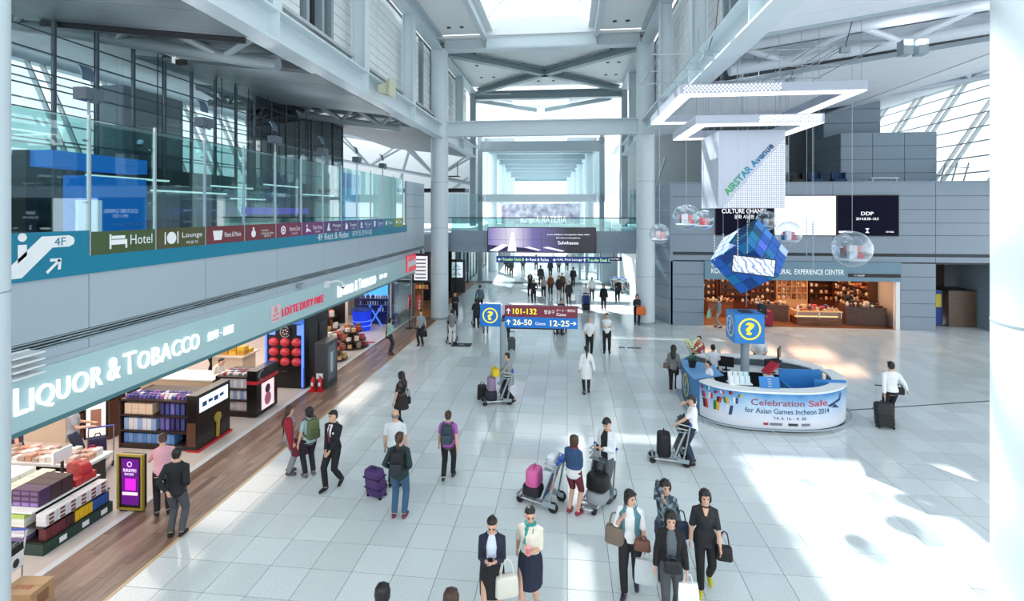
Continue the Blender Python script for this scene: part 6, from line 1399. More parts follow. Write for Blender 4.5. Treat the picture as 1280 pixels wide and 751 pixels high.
sl = thing('twin_spotlight', 'pair of small grey spotlights on the right truss', 'lamp', (9.2, 15.3, 10.6))
for x, y, z in ((9.5, 15.0, 10.75), (6.0, 17.6, 10.65), (12, 14.4, 11.2)): lamp('ceiling_fill_lamp', 'AREA', (x, y, z), (pi, 0, 0), 22, (.93, .96, 1), .5)  # added fill lamps to brighten the right ceiling; no fixture shines there
for x in (0, .4): MB().box(x, x + .24, -.15, .15, -.1, .3).build('housing', m_steel_d, sl)
tc_ = thing('truss_camera', 'small dark camera on the left tube truss', 'camera', (-9.9, 12.2, 9.95)); MB().box(-.1, .14, -.06, .06, 0, .12).build('camera_body', m_black, tc_); MB().box(-.2, -.1, -.06, .06, .04, .2).build('bracket', m_white, tc_)

# ================================================================== DUTY FREE SHOP ON THE LEFT
random.seed(21)
struct('wall_shop_back', MB().box(-19.2, -19, 3, 29.3, 0, 3.0), mat('warm_white_wall', (240, 230, 220), .5))
struct('wall_shop_side', MB().box(-19, -8.9, 29.1, 29.3, 0, 3.0), C(120, 116, 112, .5))
for y in (6.5, 11, 15.5, 20, 24.5):
    lamp('shop_downlights', 'AREA', (-11.2, y, 2.94), (0, 0, 0), 78, (1, .88, .78), 3.2, 3.6)
    lamp('shop_downlights', 'AREA', (-15.6, y, 2.94), (0, 0, 0), 70, (1, .86, .78), 3.4, 3.6)
_bm = {}
def pbox(w, d, h, c):
    k = (w, d, h, c)
    if k not in _bm: _bm[k] = MB().box(-w / 2, w / 2, -d / 2, d / 2, 0, h).mesh('carton', C(*c, .5))
    return _bm[k]
def goods(name, place, cat, items, ends=('near end', 'hall side'), ring=None):
    """single packages; the label of each says its colour, the place and where it stands among its neighbours"""
    rx, nx = ranks([i[0] for i in items]); ry, ny = ranks([i[1] for i in items]); rz_, nz = ranks([i[2] for i in items])
    for it in items:
        x, y, z, w, d, h, c = it[:7]
        o = share(pbox(w, d, h, c), name, None, (x, y, z), (0, 0, R(it[7] if len(it) > 7 else 0)))
        q = []
        if ring:
            q.append('at %s o clock' % 'twelve one two three four five six seven eight nine ten eleven'.split()[round(math.degrees(math.atan2(x - ring[0], y - ring[1])) / 30) % 12]); q.append(('lower', 'middle', 'upper')[rz_(z)] + ' tier')
        else:
            if ny > 1 and (nx == 1 or ny > 3): q.append(nth(ry(y)) + ' from ' + ends[0])
            elif ny > 1: q.append(('near', 'far')[ry(y)] + ' row' if ny == 2 else ('near', 'middle', 'far')[ry(y)] + ' row')
            if nx > 1 and (ny == 1 or ny <= 3): q.append(nth(nx - 1 - rx(x)) + ' from ' + ends[1])
            elif nx > 1: q.append(nth(nx - 1 - rx(x)) + ' line')
            if nz > 1: q.append('bottom layer' if rz_(z) == 0 else 'top layer' if rz_(z) == nz - 1 else nth(rz_(z)) + ' layer')
        tag(o, cname(c) + ' ' + name.replace('_', ' ') + ' ' + place + (', ' + ', '.join(q) if q else ''), cat, name.replace('_', ' ') + 's ' + place)
def rack(label, x0, x1, y0, y1, zs, m, name='shelf_unit', front='y', top=True, back=True):
    """open shelf unit; front = y: open towards the hall camera side (-y)"""
    t = thing(name, label, 'shelf', (x0, y0, 0)); w, d = x1 - x0, y1 - y0; h = zs[-1]
    for a in (0, w - .05): MB().box(a, a + .05, 0, d, 0, h).build('side_panel', m, t)
    for z in zs[:-1]: MB().box(.05, w - .05, 0, d, z - .04, z).build('shelf_board', m, t)
    MB().box(0, w, 0, d, h - .05, h).build('top_board', m, t)
    MB().box(.05, w - .05, 0.01, .04, 0, zs[0] - .04).build('kick_board', m, t)
    if back: MB().box(.05, w - .05, d * .55, d * .55 + .03, zs[0], h - .05).build('back_panel', m, t)
    return t
dkw = C(46, 34, 32, .35); dkgreen = C(30, 60, 52, .4)
# --- chocolate display at the near end
cd = thing('chocolate_display', 'low stepped display of sweets with dark green base at the near end of the shop', 'display', (-12.2, 8.22, 0))
MB().box(0, 2.86, 0, 1.42, 0, .2).build('base', dkgreen, cd); MB().box(0, 2.82, .03, 1.4, .2, .22).build('lower_shelf', dkw, cd); MB().box(0, 2.5, .32, 1.4, .22, .46).build('core', dkw, cd); MB().box(0, 2.82, .03, 1.4, .46, .48).build('middle_shelf', dkw, cd); MB().box(0, 2.5, .32, 1.4, .48, .72).build('core', dkw, cd); MB().box(0, 2.6, .03, 1.4, .72, .745).build('top_board', m_white, cd)
for y in (.3, .75, 1.15): MB().box(2.86, 2.865, y, y + .14, .05, .15).build('price_card', m_white, cd)
row = [(104, 40, 50)] * 4 + [(66, 36, 32)] * 2 + [(226, 184, 30)] * 4 + [(40, 90, 160)] * 4
goods('small_carton', 'on near display front', 'box', [(-9.46, 8.36 + .092 * i, .22, .15, .085, .2, c) for i, c in enumerate(row)])
goods('flat_box', 'on near display front', 'box', [(-9.47, 8.4 + .21 * i, .48 + .072 * k, .2, .2, .066, (226, 226, 230)) for i in range(6) for k in range(3)])
for i in range(6):
    for k in range(3): tag(share(pbox(.008, .09, .04, (120, 70, 56)), 'printed_oval', None, (-9.368, 8.4 + .21 * i, .49 + .072 * k)), 'brown oval label on the %s flat box from the near end, %s layer' % (nth(i), ('bottom', 'middle', 'top')[k]), 'label', 'brown oval labels')
goods('chocolate_carton', 'on near display top', 'box', [(-9.92, 8.52 + .22 * i, .745, .56, .21, .3, c) for i, c in enumerate(((72, 44, 84), (62, 38, 46), (58, 36, 38)))])
goods('label_strip', 'on first chocolate carton', 'label', [(-9.74 - .18 * k, 8.412, .76 + .1 * j, .15, .006, .06, (150, 120, 190) if j == 0 else (120, 90, 130)) for k in range(3) for j in range(3)])
goods('carton', 'stacked on near display', 'box', [(-11.75 + .3 * i, 8.5 + .32 * j, .745 + .09 * k, .28, .3, .085, (238, 238, 238)) for i in range(4) for j in range(3) for k in range(3)])
goods('flat_carton', 'on near display', 'box', [(-10.42, 8.5 + .32 * j, .745 + .08 * k, .3, .3, .075, (176, 206, 90) if k % 2 else (214, 222, 196)) for j in range(3) for k in range(3)])
goods('end_carton', 'on near display middle shelf', 'box', [(-11.9 + .29 * i, 8.34, .48 + .075 * k, .26, .2, .07, c) for i in range(8) for k, c in enumerate(((230, 226, 220), (226, 232, 222), (180, 206, 110) if i % 3 == 1 else (236, 236, 236)))])
goods('low_carton', 'on near display lowest shelf', 'box', [(-11.9 + .29 * i, 8.34, .22 + .075 * k, .26, .2, .07, ((206, 200, 226), (120, 100, 150), (226, 226, 230))[(i + k) % 3]) for i in range(8) for k in range(3)])
for i, (x, y, r, lb) in enumerate(((-9.82, 9.4, .17, 'large round red gift box standing on the near display'), (-10.1, 9.5, .15, 'second round red gift box behind the large one'))):
    o = MB().tube([(x, y - .06, .745 + r), (x + .05, y + .1, .745 + r)], r, 20).build('red_gift_box', C(176, 36, 44, .4), smooth=True); tag(o, lb, 'box')
goods('gift_carton', 'on near display', 'box', [(-9.72, 9.18 + .15 * i, .745 + .07 * k, .2, .14, .065, (190, 50, 54)) for i in range(3) for k in range(2)])
tr_ = thing('sweets_tray', 'pale tray table of loose sweets behind the near display', 'table', (-12.6, 9.85, 0)); MB().box(0, 2.4, 0, .7, .7, .76).build('tray_top', m_white, tr_); MB().box(.1, 2.3, .1, .6, 0, .7).build('tray_base', dkw, tr_)
goods('sweet_bag', 'on sweets tray', 'bag', [(-12.45 + .17 * i, 9.97 + .19 * j, .76, .14, .16, .08 + .03 * ((i + j) % 3), random.choice(((226, 220, 214), (200, 150, 130), (230, 190, 180), (180, 160, 150)))) for i in range(13) for j in range(3)])
pv = thing('price_board', 'white spotted price board above the red gift boxes', 'sign', (-10.35, 9.5, .745)); MB().box(-.02, .02, -.2, .2, .3, .55).build('board', m_white, pv); MB().box(-.02, .02, -.02, .02, 0, .3).build('stem', m_dark, pv)
# --- purple light box
pd = thing('advertising_light_box', 'gold framed light box with purple picture and white lettering', 'light box', (-9.24, 9.62, .04))
gold = C(170, 148, 60, .35, metal=0.)
for a in ((0, .04, 0, 1.14), (.54, .58, 0, 1.14), (.04, .54, 0, .04), (.04, .54, 1.1, 1.14)): MB().box(a[0], a[1], 0, .06, a[2], a[3]).build('gold_frame', gold, pd)
MB().box(.02, .56, .03, .14, .02, 1.12).build('case', m_black, pd); MB().box(.1, .48, .02, .03, .1, 1.04).build('picture', lit(84, 22, 110, .8), pd)
MB().box(.18, .42, .014, .02, .4, .64).build('bottle_print', lit(190, 40, 190, .8), pd); MB().box(.12, .46, .014, .02, .3, .36).build('light_print', lit(240, 190, 210, .9), pd)
letters('免税店特別', (.14, .012, .78), .3, .07, lit(240, 220, 250, .9), pd); letters('限定發賣', (.18, .012, .71), .2, .05, lit(240, 220, 250, .8), pd); flat(ringpolys(.29, .94, .04, .055, 14), (0, .012, 0), FACE_CAM, lit(230, 190, 240, .8), pd, 'round_mark')
MB().box(.05, .53, .02, .14, -.04, 0).build('foot', m_dark, pd)
# --- blue carton shelf
s1 = rack('dark wood shelf unit of white and blue cartons facing the camera', -11.65, -9.70, 12.2, 13.3, (.14, .48, .88, 1.28), dkw)
vio = [(120, 112, 190), (70, 80, 150), (96, 86, 160), (60, 60, 120)]
goods('marked_carton', 'on blue shelf unit top', 'box', [(-11.45 + .2 * i, 12.42, .88 + .14 * k, .19, .3, .135, (224, 200, 176)) for i in range(4) for k in range(2)])
goods('tall_carton', 'on middle shelf of blue shelf unit', 'box', [(-11.48 + .13 * i, 12.4, .48, .12, .3, .3, (222, 226, 240) if i % 3 else (150, 180, 224)) for i in range(7)])
goods('low_carton', 'on lowest shelf of blue shelf unit', 'box', [(-11.48 + .13 * i, 12.4, .14, .12, .3, .24, (120, 160, 214) if i % 2 else (90, 140, 206)) for i in range(11)])
goods('bottle_carton', 'on blue shelf unit', 'box', [(-10.52 + .145 * i, 12.42, z, .1, .2, h, random.choice(vio)) for z, h in ((.88, .28), (.48, .3)) for i in range(5)])
goods('packet', 'on blue shelf unit', 'packet', [(-11.5 + .12 * i, 12.36 + .16 * k, 1.28, .08, .1, .07, random.choice(vio + [(220, 214, 226), (150, 90, 150)])) for i in range(15) for k in range(3)])
ed = thing('advertising_end_panel', 'black end unit with lit cigarette picture and gold emblem beside the blue cartons', 'display', (-9.70, 12.15, 0)); MB().box(0, .28, 0, 1.3, .06, 1.45).build('cabinet', C(26, 20, 18, .25), ed); MB().box(.28, .29, .1, 1.2, .98, 1.36).build('light_panel', lit(214, 226, 238, .8), ed)
for k in range(4): MB().box(.291, .295, .2 + .22 * k, .36 + .22 * k, 1.1 + .04 * (k % 2), 1.22).build('pack_print', C(40, 80, 130, .5), ed)
MB().tube([(.28, .78, .1), (.3, .78, .6)], .05, 8).build('gold_emblem', gold, ed); MB().tube([(.28, .78, .62), (.31, .78, .62)], .13, 20).build('gold_disc', gold, ed); MB().box(.02, .26, -.012, 0, .15, .75).build('woven_panel', C(90, 56, 40, .4), ed); MB().box(0, .33, 0, 1.34, 0, .06).build('red_plinth', C(190, 40, 44, .4), ed)
# --- second shelf
s2 = rack('second dark shelf unit of white cigarette cartons', -10.55, -9.5, 14.4, 15.4, (.16, .5, .84, 1.2), dkw)
for z, cs in ((.16, ((226, 200, 206), (214, 214, 226))), (.5, ((150, 170, 226), (226, 228, 236))), (.84, ((232, 232, 236), (200, 206, 220)))):
    goods('cigarette_carton', 'on second shelf unit %s shelf' % {.16: 'lowest', .5: 'middle', .84: 'upper'}[z], 'box', [(-10.42 + .11 * i, 14.62, z, .1, .26, .28, cs[i % 2]) for i in range(9)])
e2 = thing('advertising_end_panel', 'black end unit with pink figure picture and red band beside the second shelf', 'display', (-9.5, 14.35, 0)); MB().box(0, .3, 0, 1.1, .05, 1.4).build('cabinet', C(24, 22, 24, .25), e2); MB().box(.3, .31, .25, .9, .15, .95).build('picture', lit(232, 206, 214, .6), e2); MB().ball((.31, .56, .72), (.01, .14, .14), 10, 6).build('figure_print', C(70, 50, 60, .5), e2); MB().ball((.312, .56, .42), (.01, .18, .2), 10, 6).build('figure_print', C(206, 120, 140, .5), e2); MB().box(-.01, .32, -.01, 1.11, 1.0, 1.1).build('red_band', C(190, 40, 50, .4), e2); MB().tube([(.31, .3 + .2 * cos(R(20 * k)), 1.22 + .14 * sin(R(20 * k))) for k in range(4, 15)], .015, 6).build('silver_arc', m_chrome, e2)
goods('counter_packet', 'on second shelf unit', 'packet', [(-10.45 + .1 * i, 14.6 + .2 * k, 1.2, .08, .12, .06, random.choice(((226, 214, 206), (150, 60, 70), (120, 126, 150)))) for i in range(10) for k in range(3)])
cc = thing('cash_counter', 'pale cash counter behind the second shelf unit', 'counter', (-13.2, 14.6, 0)); MB().box(0, 2.4, 0, .8, .0, .98).build('counter_body', C(206, 186, 160, .4), cc); MB().box(-.05, 2.45, -.05, .85, .98, 1.02).build('counter_top', m_white, cc)
# --- red ball cabinet and black pillar
rc = thing('red_jar_cabinet', 'tall blue lit cabinet with nine round red jars and a dial', 'cabinet', (-10.5, 16.9, 0)); MB().box(0, 1.36, .05, .9, 0, 2.4).build('carcass', C(22, 22, 30, .3), rc)
for x in (-.02, 1.33): MB().box(x, x + .05, -.02, .08, .05, 2.35).build('blue_light_strip', lit(90, 130, 255, 1.0), rc)
MB().box(0, 1.4, -.05, .5, 2.25, 2.4).build('blue_header', C(60, 110, 200, .4, emit=.4), rc); MB().box(.02, 1.38, .0, .05, .05, .72).build('door', C(20, 20, 26, .3), rc)
for i in range(3):
    for k in range(3): MB().ball((.28 + .42 * i, .06, .92 + .34 * k), (.185, .16, .155), 16, 10).build('red_jar', C(206, 60, 66, .25), rc, smooth=True, sharp=80)
MB().tube([(.72, .0, 1.96), (.72, .06, 1.96)], .2, 24).build('dial_disc', m_black, rc); flat(ringpolys(.72, 1.96, .16, .19, 24)[3:22], (0, -.001, 0), FACE_CAM, m_chrome, rc, 'dial_ring'); flat(ringpolys(.72, 1.96, .05, .11, 12)[::2], (0, -.001, 0), FACE_CAM, C(220, 190, 190, .4), rc, 'dial_spokes')
for x in (.12, 1.14): MB().box(x, x + .22, .02, .05, 1.85, 2.2).build('blue_panel', lit(110, 140, 220, .6), rc)
for x in (.66, .76): MB().ball((x, -.01, .6), .018, 8, 5).build('door_knob', m_chrome, rc)
struct('pillar_shop', MB().box(-9.9, -9.05, 17.85, 18.6, 0, 3.0), C(24, 25, 28, .3)); struct('pillar_shop_door', MB().box(-9.05, -9.03, 17.9, 18.5, .1, 2.1).box(-9.03, -9.02, 18.0, 18.3, 1.2, 1.7), C(34, 36, 40, .3))
fe = thing('fire_equipment_cabinet', 'dark grey fire equipment cabinet with drawing on its side', 'cabinet', (-8.72, 16.95, 0)); MB().box(0, .42, 0, .85, 0, 1.58).build('cabinet_body', C(64, 68, 74, .35), fe); MB().box(.42, .428, .12, .7, .25, 1.45).build('glass_front', C(96, 108, 116, .2), fe); MB().box(.428, .432, .3, .48, .5, 1.2).build('line_drawing', C(176, 190, 196, .4), fe); MB().box(.06, .3, -.008, 0, .35, .55).build('notice', m_white, fe); MB().box(-.01, .43, -.01, .86, 1.58, 1.6).build('lid', C(90, 88, 90, .4), fe)
for i, x in enumerate((-8.68, -8.42)):
    x_ = thing('fire_extinguisher', ['left red fire extinguisher on a red base before the grey cabinet', 'right red fire extinguisher on a red base before the grey cabinet'][i], 'extinguisher', (x, 16.75, 0)); MB().lathe([(.06, .03), (.075, .06), (.075, .38), (.03, .46), (.025, .5)], n=16).build('cylinder', C(200, 26, 34, .3), x_, smooth=True); MB().tube([(0, 0, .5), (.0, -.08, .55)], .015, 6).build('lever', m_black, x_); MB().tube([(.03, 0, .48), (.09, 0, .4), (.085, 0, .15)], .011, 6).build('hose', m_black, x_); MB().box(-.11, .11, -.11, .11, 0, .03).build('base', C(200, 30, 40, .4), x_); MB().box(-.04, .04, -.078, -.07, .2, .32).build('label_print', m_white, x_)
MB().box(1.39, 1.45, .05, .93, 0, 3.0).build('side_wall', C(24, 25, 28, .3), rc); MB().box(1.45, 1.46, .2, .85, .1, 2.1).build('side_door', C(34, 36, 40, .3), rc)
# --- sweets islands beyond the pillar
warm = [(196, 120, 84), (226, 206, 190), (170, 60, 60), (120, 80, 60), (214, 170, 120), (150, 130, 120), (230, 224, 216), (196, 90, 80)]
for n_, (x, y, w, h, lb) in enumerate(((-9.65, 20.4, .55, .9, 'near round sweets island by the wooden strip'), (-9.7, 22.4, .7, .75, 'second sweets island with gold boxes'), (-11.0, 21.4, .8, 1.2, 'tall sweets island behind the first two'), (-11.6, 23.6, .8, 1.1, 'rear sweets island near the blue bar'), (-10.4, 19.2, .6, 1.2, 'sweets island beside the black pillar'))):
    t = thing('sweets_island', lb, 'display', (x, y, 0))
    for k, (q, z) in enumerate(((1, .08), (.85, h * .5), (.65, h))): MB().cyl(0, 0, z - .04, z, w * q, 18).build('tray', dkw, t); 
    MB().cyl(0, 0, 0, h, w * .25, 12).build('post', dkw, t)
    its = []
    for q, z, m_ in ((.75, .08, 9), (.62, h * .5, 8), (.4, h, 6)):
        for i in range(m_): a = 2 * pi * i / m_; its.append((x + w * q * cos(a), y + w * q * sin(a), z, .19, .16, random.choice((.14, .2, .26)), random.choice(warm), math.degrees(a)))
    goods('gift_box', 'on ' + lb.split(' with')[0].split(' behind')[0].split(' near')[0].split(' by')[0].replace('sweets island beside', 'island beside'), 'box', its, ring=(x, y))
rp = thing('red_floor_card', 'red leaflet card lying on the pale shop floor', 'card', (-9.25, 23.2, 0)); MB().box(-.3, .3, -.12, .12, 0.0, .012).build('card_sheet', C(206, 50, 56, .5), rp)
# --- blue bar counter with screens
bl = thing('blue_lit_bar', 'round blue lit tasting bar with pictured back screen', 'counter', (-10.6, 25.6, 0)); MB().cyl(0, 0, 0, 1.05, .42, 24, .5).build('bar_body', lit(30, 60, 210, .5), bl, smooth=True)
for z in (.25, .5, .75): MB().cyl(0, 0, z, z + .02, .475, 24, .475).build('light_band', lit(110, 150, 255, 1), bl)
MB().cyl(0, 0, 1.05, 1.1, .56, 24).build('bar_top', C(40, 60, 130, .2), bl)
bw = thing('blue_back_wall', 'dark blue display wall with bright sky screen and bottle shelves', 'display', (-11.6, 27.0, 0)); MB().box(0, 2.5, 0, .3, 0, 2.6).build('wall_board', C(22, 32, 76, .4), bw); MB().box(.5, 1.9, -.03, 0, 1.55, 2.4).build('sky_screen', lit(70, 150, 226, .9), bw)
for z in (.7, 1.05, 1.4): MB().box(.3, 2.1, -.25, 0, z, z + .03).build('shelf_board', C(60, 80, 140, .3), bw)
goods('small_bottle', 'on dark blue display wall', 'bottle', [(-11.2 + .14 * i, 26.88, z + .03, .06, .06, .2, random.choice(((150, 180, 230), (40, 60, 120), (210, 220, 240), (120, 120, 150)))) for z in (.7, 1.05, 1.4) for i in range(12)], ('near end', 'right end'))
for k in range(2): MB().bar((1.0 + .7 * k, -.4, .0), (1.7 - .7 * k, -.4, 1.1), .06, .06).build('blue_light_strut', lit(70, 120, 255, .8), bw)
st_ = thing('blue_step_rack', 'dark blue step rack by the shop end glass', 'shelf', (-9.5, 26.3, 0))
for x in (0, .5): MB().bar((x, 0, 0), (x, .3, 1.6), .05, .05).build('side_rail', C(50, 70, 140, .4), st_)
for z in (.3, .7, 1.1): MB().box(.0, .5, .1, .35, z, z + .04).build('shelf_board', C(60, 90, 170, .4), st_)
struct('window_7', MB().box(XW - .08, XW - .05, 25.2, 28.6, .05, 2.6), m_glass_c); struct('trim_5', MB().box(XW - .1, XW - .02, 25.15, 25.22, 0, 2.6).box(XW - .1, XW - .02, 28.55, 28.65, 0, 2.6), m_alu)
dfr = thing('picture_frame_stand', 'large pale framed black picture board inside the shop', 'board', (-12.4, 24.3, .5)); MB().box(0, 1.6, 0, .08, 0, 1.9).build('frame', C(206, 196, 190, .4), dfr); MB().box(.12, 1.48, -.01, 0, .12, 1.78).build('picture', m_black, dfr); MB().box(.7, .9, .0, .3, -.5, 0).build('foot', m_dark, dfr)
# --- fixtures deeper in the shop
for i, (x0, x1, y0, y1, h, lb) in enumerate(((-14.6, -13.0, 9.4, 10.4, .8, 'low table of red and brown boxes'), (-15.5, -13.2, 12.2, 13.2, .85, 'pale table with stacked cartons'), (-17.6, -15.8, 13.5, 15.5, .9, 'far pale table with carton stacks'), (-13.2, -11.8, 17.6, 18.6, .85, 'yellow topped table near the red jar cabinet'))):
    t = thing('display_table', lb + ' inside the shop', 'table', (x0, y0, 0)); w, d = x1 - x0, y1 - y0; MB().box(0, w, 0, d, h - .06, h).build('table_top', C(232, 222, 210, .4), t); MB().box(.1, w - .1, .1, d - .1, 0, h - .06).build('table_base', C(214, 196, 176, .5), t)
    cs = [((176, 46, 50), (110, 70, 56)), ((232, 228, 222), (200, 150, 110)), ((236, 232, 226), (210, 190, 170)), ((226, 184, 60), (200, 150, 60))][i]
    goods('stacked_carton', 'on ' + lb.replace(' near the red jar cabinet', '').replace(' of red and brown boxes', '').replace(' with stacked cartons', '').replace(' with carton stacks', ''), 'box', [(x0 + .25 + .32 * a, y0 + .25 + .32 * b2, h + .16 * k, .28, .28, .15, cs[(a + b2 + k) % 2]) for a in range(int(w / .34)) for b2 in range(2) for k in range(random.choice((1, 2)))])
for i in range(9):
    y = 5.2 + i * 2.6; t = rack('tall bright wall shelf of bottles, number in the row unclear' if False else ['wall shelf nearest the left edge', 'second wall shelf of bottles', 'third wall shelf with red bottles', 'fourth wall shelf behind the cash counter', 'fifth wall shelf behind the red jar cabinet', 'sixth wall shelf behind the pillar', 'seventh wall shelf beyond the pillar', 'eighth wall shelf by the framed board', 'last wall shelf at the shop end'][i] , -18.9, -18.5, y, y + 2.4, (.3, .9, 1.5, 2.1, 2.6), C(226, 210, 196, .4), back=False)
    goods('wall_bottle', 'on ' + ' '.join(t['label'].split()[:3]), 'bottle', [(-18.62, y + .2 + .25 * k, z, .12, .12, .32, random.choice(((200, 130, 90), (170, 60, 60), (226, 210, 190), (120, 80, 60), (90, 100, 90)))) for z in (.3, .9, 1.5) for k in range(9)] if i in (2, 3, 4, 5) else [(-18.62, y + .3 + .4 * k, z, .2, .25, .34, random.choice(((200, 130, 90), (226, 210, 190), (190, 70, 60)))) for z in (.9, 1.5) for k in range(5)])
bs_ = rack('low brown shelf of dark gift boxes behind the man in grey', -13.6, -12.3, 12.6, 13.1, (.2, .5, .8, 1.1), C(96, 60, 46, .4))
goods('gift_set', 'on low brown shelf', 'box', [(-13.4 + .24 * i, 12.75, z, .22, .2, .16, ((90, 50, 40), (226, 220, 214), (120, 60, 50))[(i + int(z * 10)) % 3]) for i in range(5) for z in (.2, .5, .8, 1.1)])
sc_ = thing('shopping_cart', 'shopping cart with pink bags beside the man in grey in the shop', 'cart', (-11.05, 10.95, 0), R(30))
for x in (-.25, .25): MB().tube([(x, -.35, .1), (x, .35, .1), (x, .4, .95)], .014, 6).build('frame_tube', m_chrome, sc_)
MB().tube([(-.25, .4, .95), (.25, .4, .95)], .02, 8).build('push_handle', C(50, 70, 170, .4), sc_); MB().box(-.24, .24, -.35, .35, .3, .33).build('basket_floor', m_chrome, sc_)
for x in (-.25, .25):
    for y in (-.3, .3): MB().tube([(x - .015, y, .06), (x + .015, y, .06)], .06, 10).build('wheel', m_rub, sc_)
lug('pink striped bag in the shopping cart in the shop', (-11.05, 10.85, .33), 30, (206, 70, 120), .4, .3, .3); lug('navy bag with yellow tag hanging over the shop cart', (-11.15, 11.1, .4), 30, (40, 44, 80), .35, .12, .4)
sb_ = thing('poster_stand', 'white poster board in a black frame standing in the shop', 'board', (-12.35, 11.9, .3)); MB().box(0, .5, 0, .06, 0, 1.25).build('frame', m_black, sb_); MB().box(.05, .45, -.008, 0, .05, 1.2).build('poster', lit(226, 220, 216, .5), sb_); MB().box(.14, .36, -.012, -.008, .3, .75).build('bottle_print', C(170, 120, 100, .5), sb_); MB().box(.1, .4, -.15, .2, -.3, -.26).box(.22, .28, 0, .05, -.3, 0).build('foot', m_dark, sb_); sb_.rotation_euler.z = R(35)
bb = thing('black_display_block', 'tall black display block beside the red boxes', 'display', (-14.6, 15.6, 0)); MB().box(0, .6, 0, .6, 0, 2.2).build('block_body', m_black, bb); MB().box(.1, .5, -.01, 0, 1.2, 1.9).build('picture', C(60, 50, 54, .4), bb)
goods('gift_case', 'stacked on the rear shop floor', 'box', [(-15.2 - .4 * i, 15.0, .35 * k, .36, .36, .33, (206, 50, 60)) for i in range(2) for k in range(3)])
# --- near left corner: cart and carton
ct = thing('shopping_cart', 'metal shopping cart with white notice board at the lower left corner', 'cart', (-9.05, 7.0, 0), R(10))
for x in (-.28, .28): MB().tube([(x, -.4, .12), (x, .4, .12), (x, .42, .6), (x, .5, .95)], .014, 6).build('frame_tube', m_chrome, ct)
MB().tube([(-.28, .5, .95), (.28, .5, .95)], .02, 8).build('push_handle', C(50, 70, 170, .4), ct)
for k in range(8): MB().tube([(-.28, -.4 + .11 * k, .85), (-.28, -.38 + .11 * k, .4), (.28, -.38 + .11 * k, .4), (.28, -.4 + .11 * k, .85)], .006, 5).build('basket_wire', m_chrome, ct)
for z in (.5, .65, .85): MB().tube([(-.28, -.42, z), (.28, -.42, z), (.28, .45, z), (-.28, .45, z), (-.28, -.42, z)], .007, 5).build('basket_rail', m_chrome, ct)
MB().box(.285, .295, -.4, .42, .42, .78).build('notice_board', m_white, ct); MB().box(.295, .297, -.4, .42, .68, .8).build('dark_header', m_dark, ct)
letters('인천공항 면세점', (.299, -.34, .56), .5, .07, C(60, 64, 74, .5), ct, FACE_RIGHT); letters('이용 안내', (.299, -.34, .46), .3, .06, C(90, 94, 104, .5), ct, FACE_RIGHT); MB().ball((.298, .28, .53), (.008, .06, .07), 10, 6).build('face_print', C(60, 56, 56, .5), ct)
for x in (-.25, .25):
    for y in (-.35, .35): MB().tube([(x - .015, y, .06), (x + .015, y, .06)], .06, 10).build('wheel', m_rub, ct)
cb_ = thing('cardboard_carton', 'brown cardboard carton with red print at the bottom left corner', 'box', (-8.38, 7.12, 0), R(6)); MB().box(-.26, .26, -.2, .2, 0, .36).build('carton_body', C(190, 150, 112, .7), cb_)
for s in (-1, 1): MB().box(-.26, .26, min(s * .2, s * .004), max(s * .2, s * .004), .36, .366).build('flap', C(202, 164, 124, .7), cb_)
letters('과자류', (-.15, -.1, .37), .3, .09, C(190, 70, 60, .6), cb_, ((1, 0, 0), (0, 1, 0), (0, 0, 1))); MB().box(.26, .262, -.1, .1, .1, .28).build('printed_label', C(150, 110, 80, .6), cb_)
wc_ = thing('white_carton', 'white carton with pale green lid beside the brown cardboard carton', 'box', (-8.9, 6.95, 0)); MB().box(-.2, .2, -.2, .2, 0, .28).build('carton_body', C(214, 224, 222, .6), wc_); MB().box(-.205, .205, -.205, .205, .28, .33).build('lid', C(170, 214, 190, .6), wc_)
# --- sign stands and price board at the far end of the shop front
hb = thing('hanging_notice_board', 'tall white notice board with text rows hung beside the left column', 'sign', (-8.45, 29.0, 2.0)); MB().box(-.5, .5, 0, .1, 0, 1.7).build('frame', m_dark, hb); MB().box(-.4, .4, -.01, 0, .15, 1.55).build('notice', lit(226, 230, 232, .6), hb)
for k in range(6): MB().box(-.32, .3, -.016, -.01, .25 + .21 * k, .33 + .21 * k).build('text_row', C(130, 136, 142, .5), hb)
MB().box(-.05, .05, .02, .08, 1.7, 1.9).build('hanger', m_dark, hb)
for i, (x, c, lb) in enumerate(((-8.25, (232, 232, 234), 'white poster stand with red header'), (-7.75, (140, 36, 60), 'maroon poster stand with white print'))):
    t = thing('poster_stand', lb + ' at the end of the shop front', 'sign', (x, 26.2, 0)); MB().cyl(0, 0, 0, .03, .2, 14).build('foot', m_dark, t); MB().cyl(0, 0, .03, 1.0, .02, 8).build('pole', m_dark, t); MB().bar((0, 0, 1.0), (0, .1, 1.75), .52, .04, (0, 0, 1)).build('board', C(200, 50, 60, .5), t); MB().bar((0, -.03, 1.04), (0, .05, 1.64), .46, .02).build('poster', C(*c, .5), t)
    for k in range(3): MB().bar((-.08, -.045 + .02 * k, 1.1 + .17 * k), (.08, -.045 + .02 * k, 1.1 + .17 * k), .03, .09).build('print_patch', C(60, 60, 66, .5) if i == 0 else m_white, t)
struct('wall_cafe', MB().box(-12, -8.9, 30.9, 31.1, 0, 3.6), C(150, 110, 70, .5)); lamp('cafe_lamp', 'AREA', (-9.6, 30.0, 3.2), (0, 0, 0), 60, (1, .75, .5), 1.2, 1.2)
goods('cafe_jar', 'behind left column', 'jar', [(-9.4 + .2 * i, 30.8, z, .14, .14, .22, random.choice(((230, 180, 110), (214, 140, 80), (236, 214, 170)))) for i in range(5) for z in (1.4, 1.9, 2.4, 2.9)])
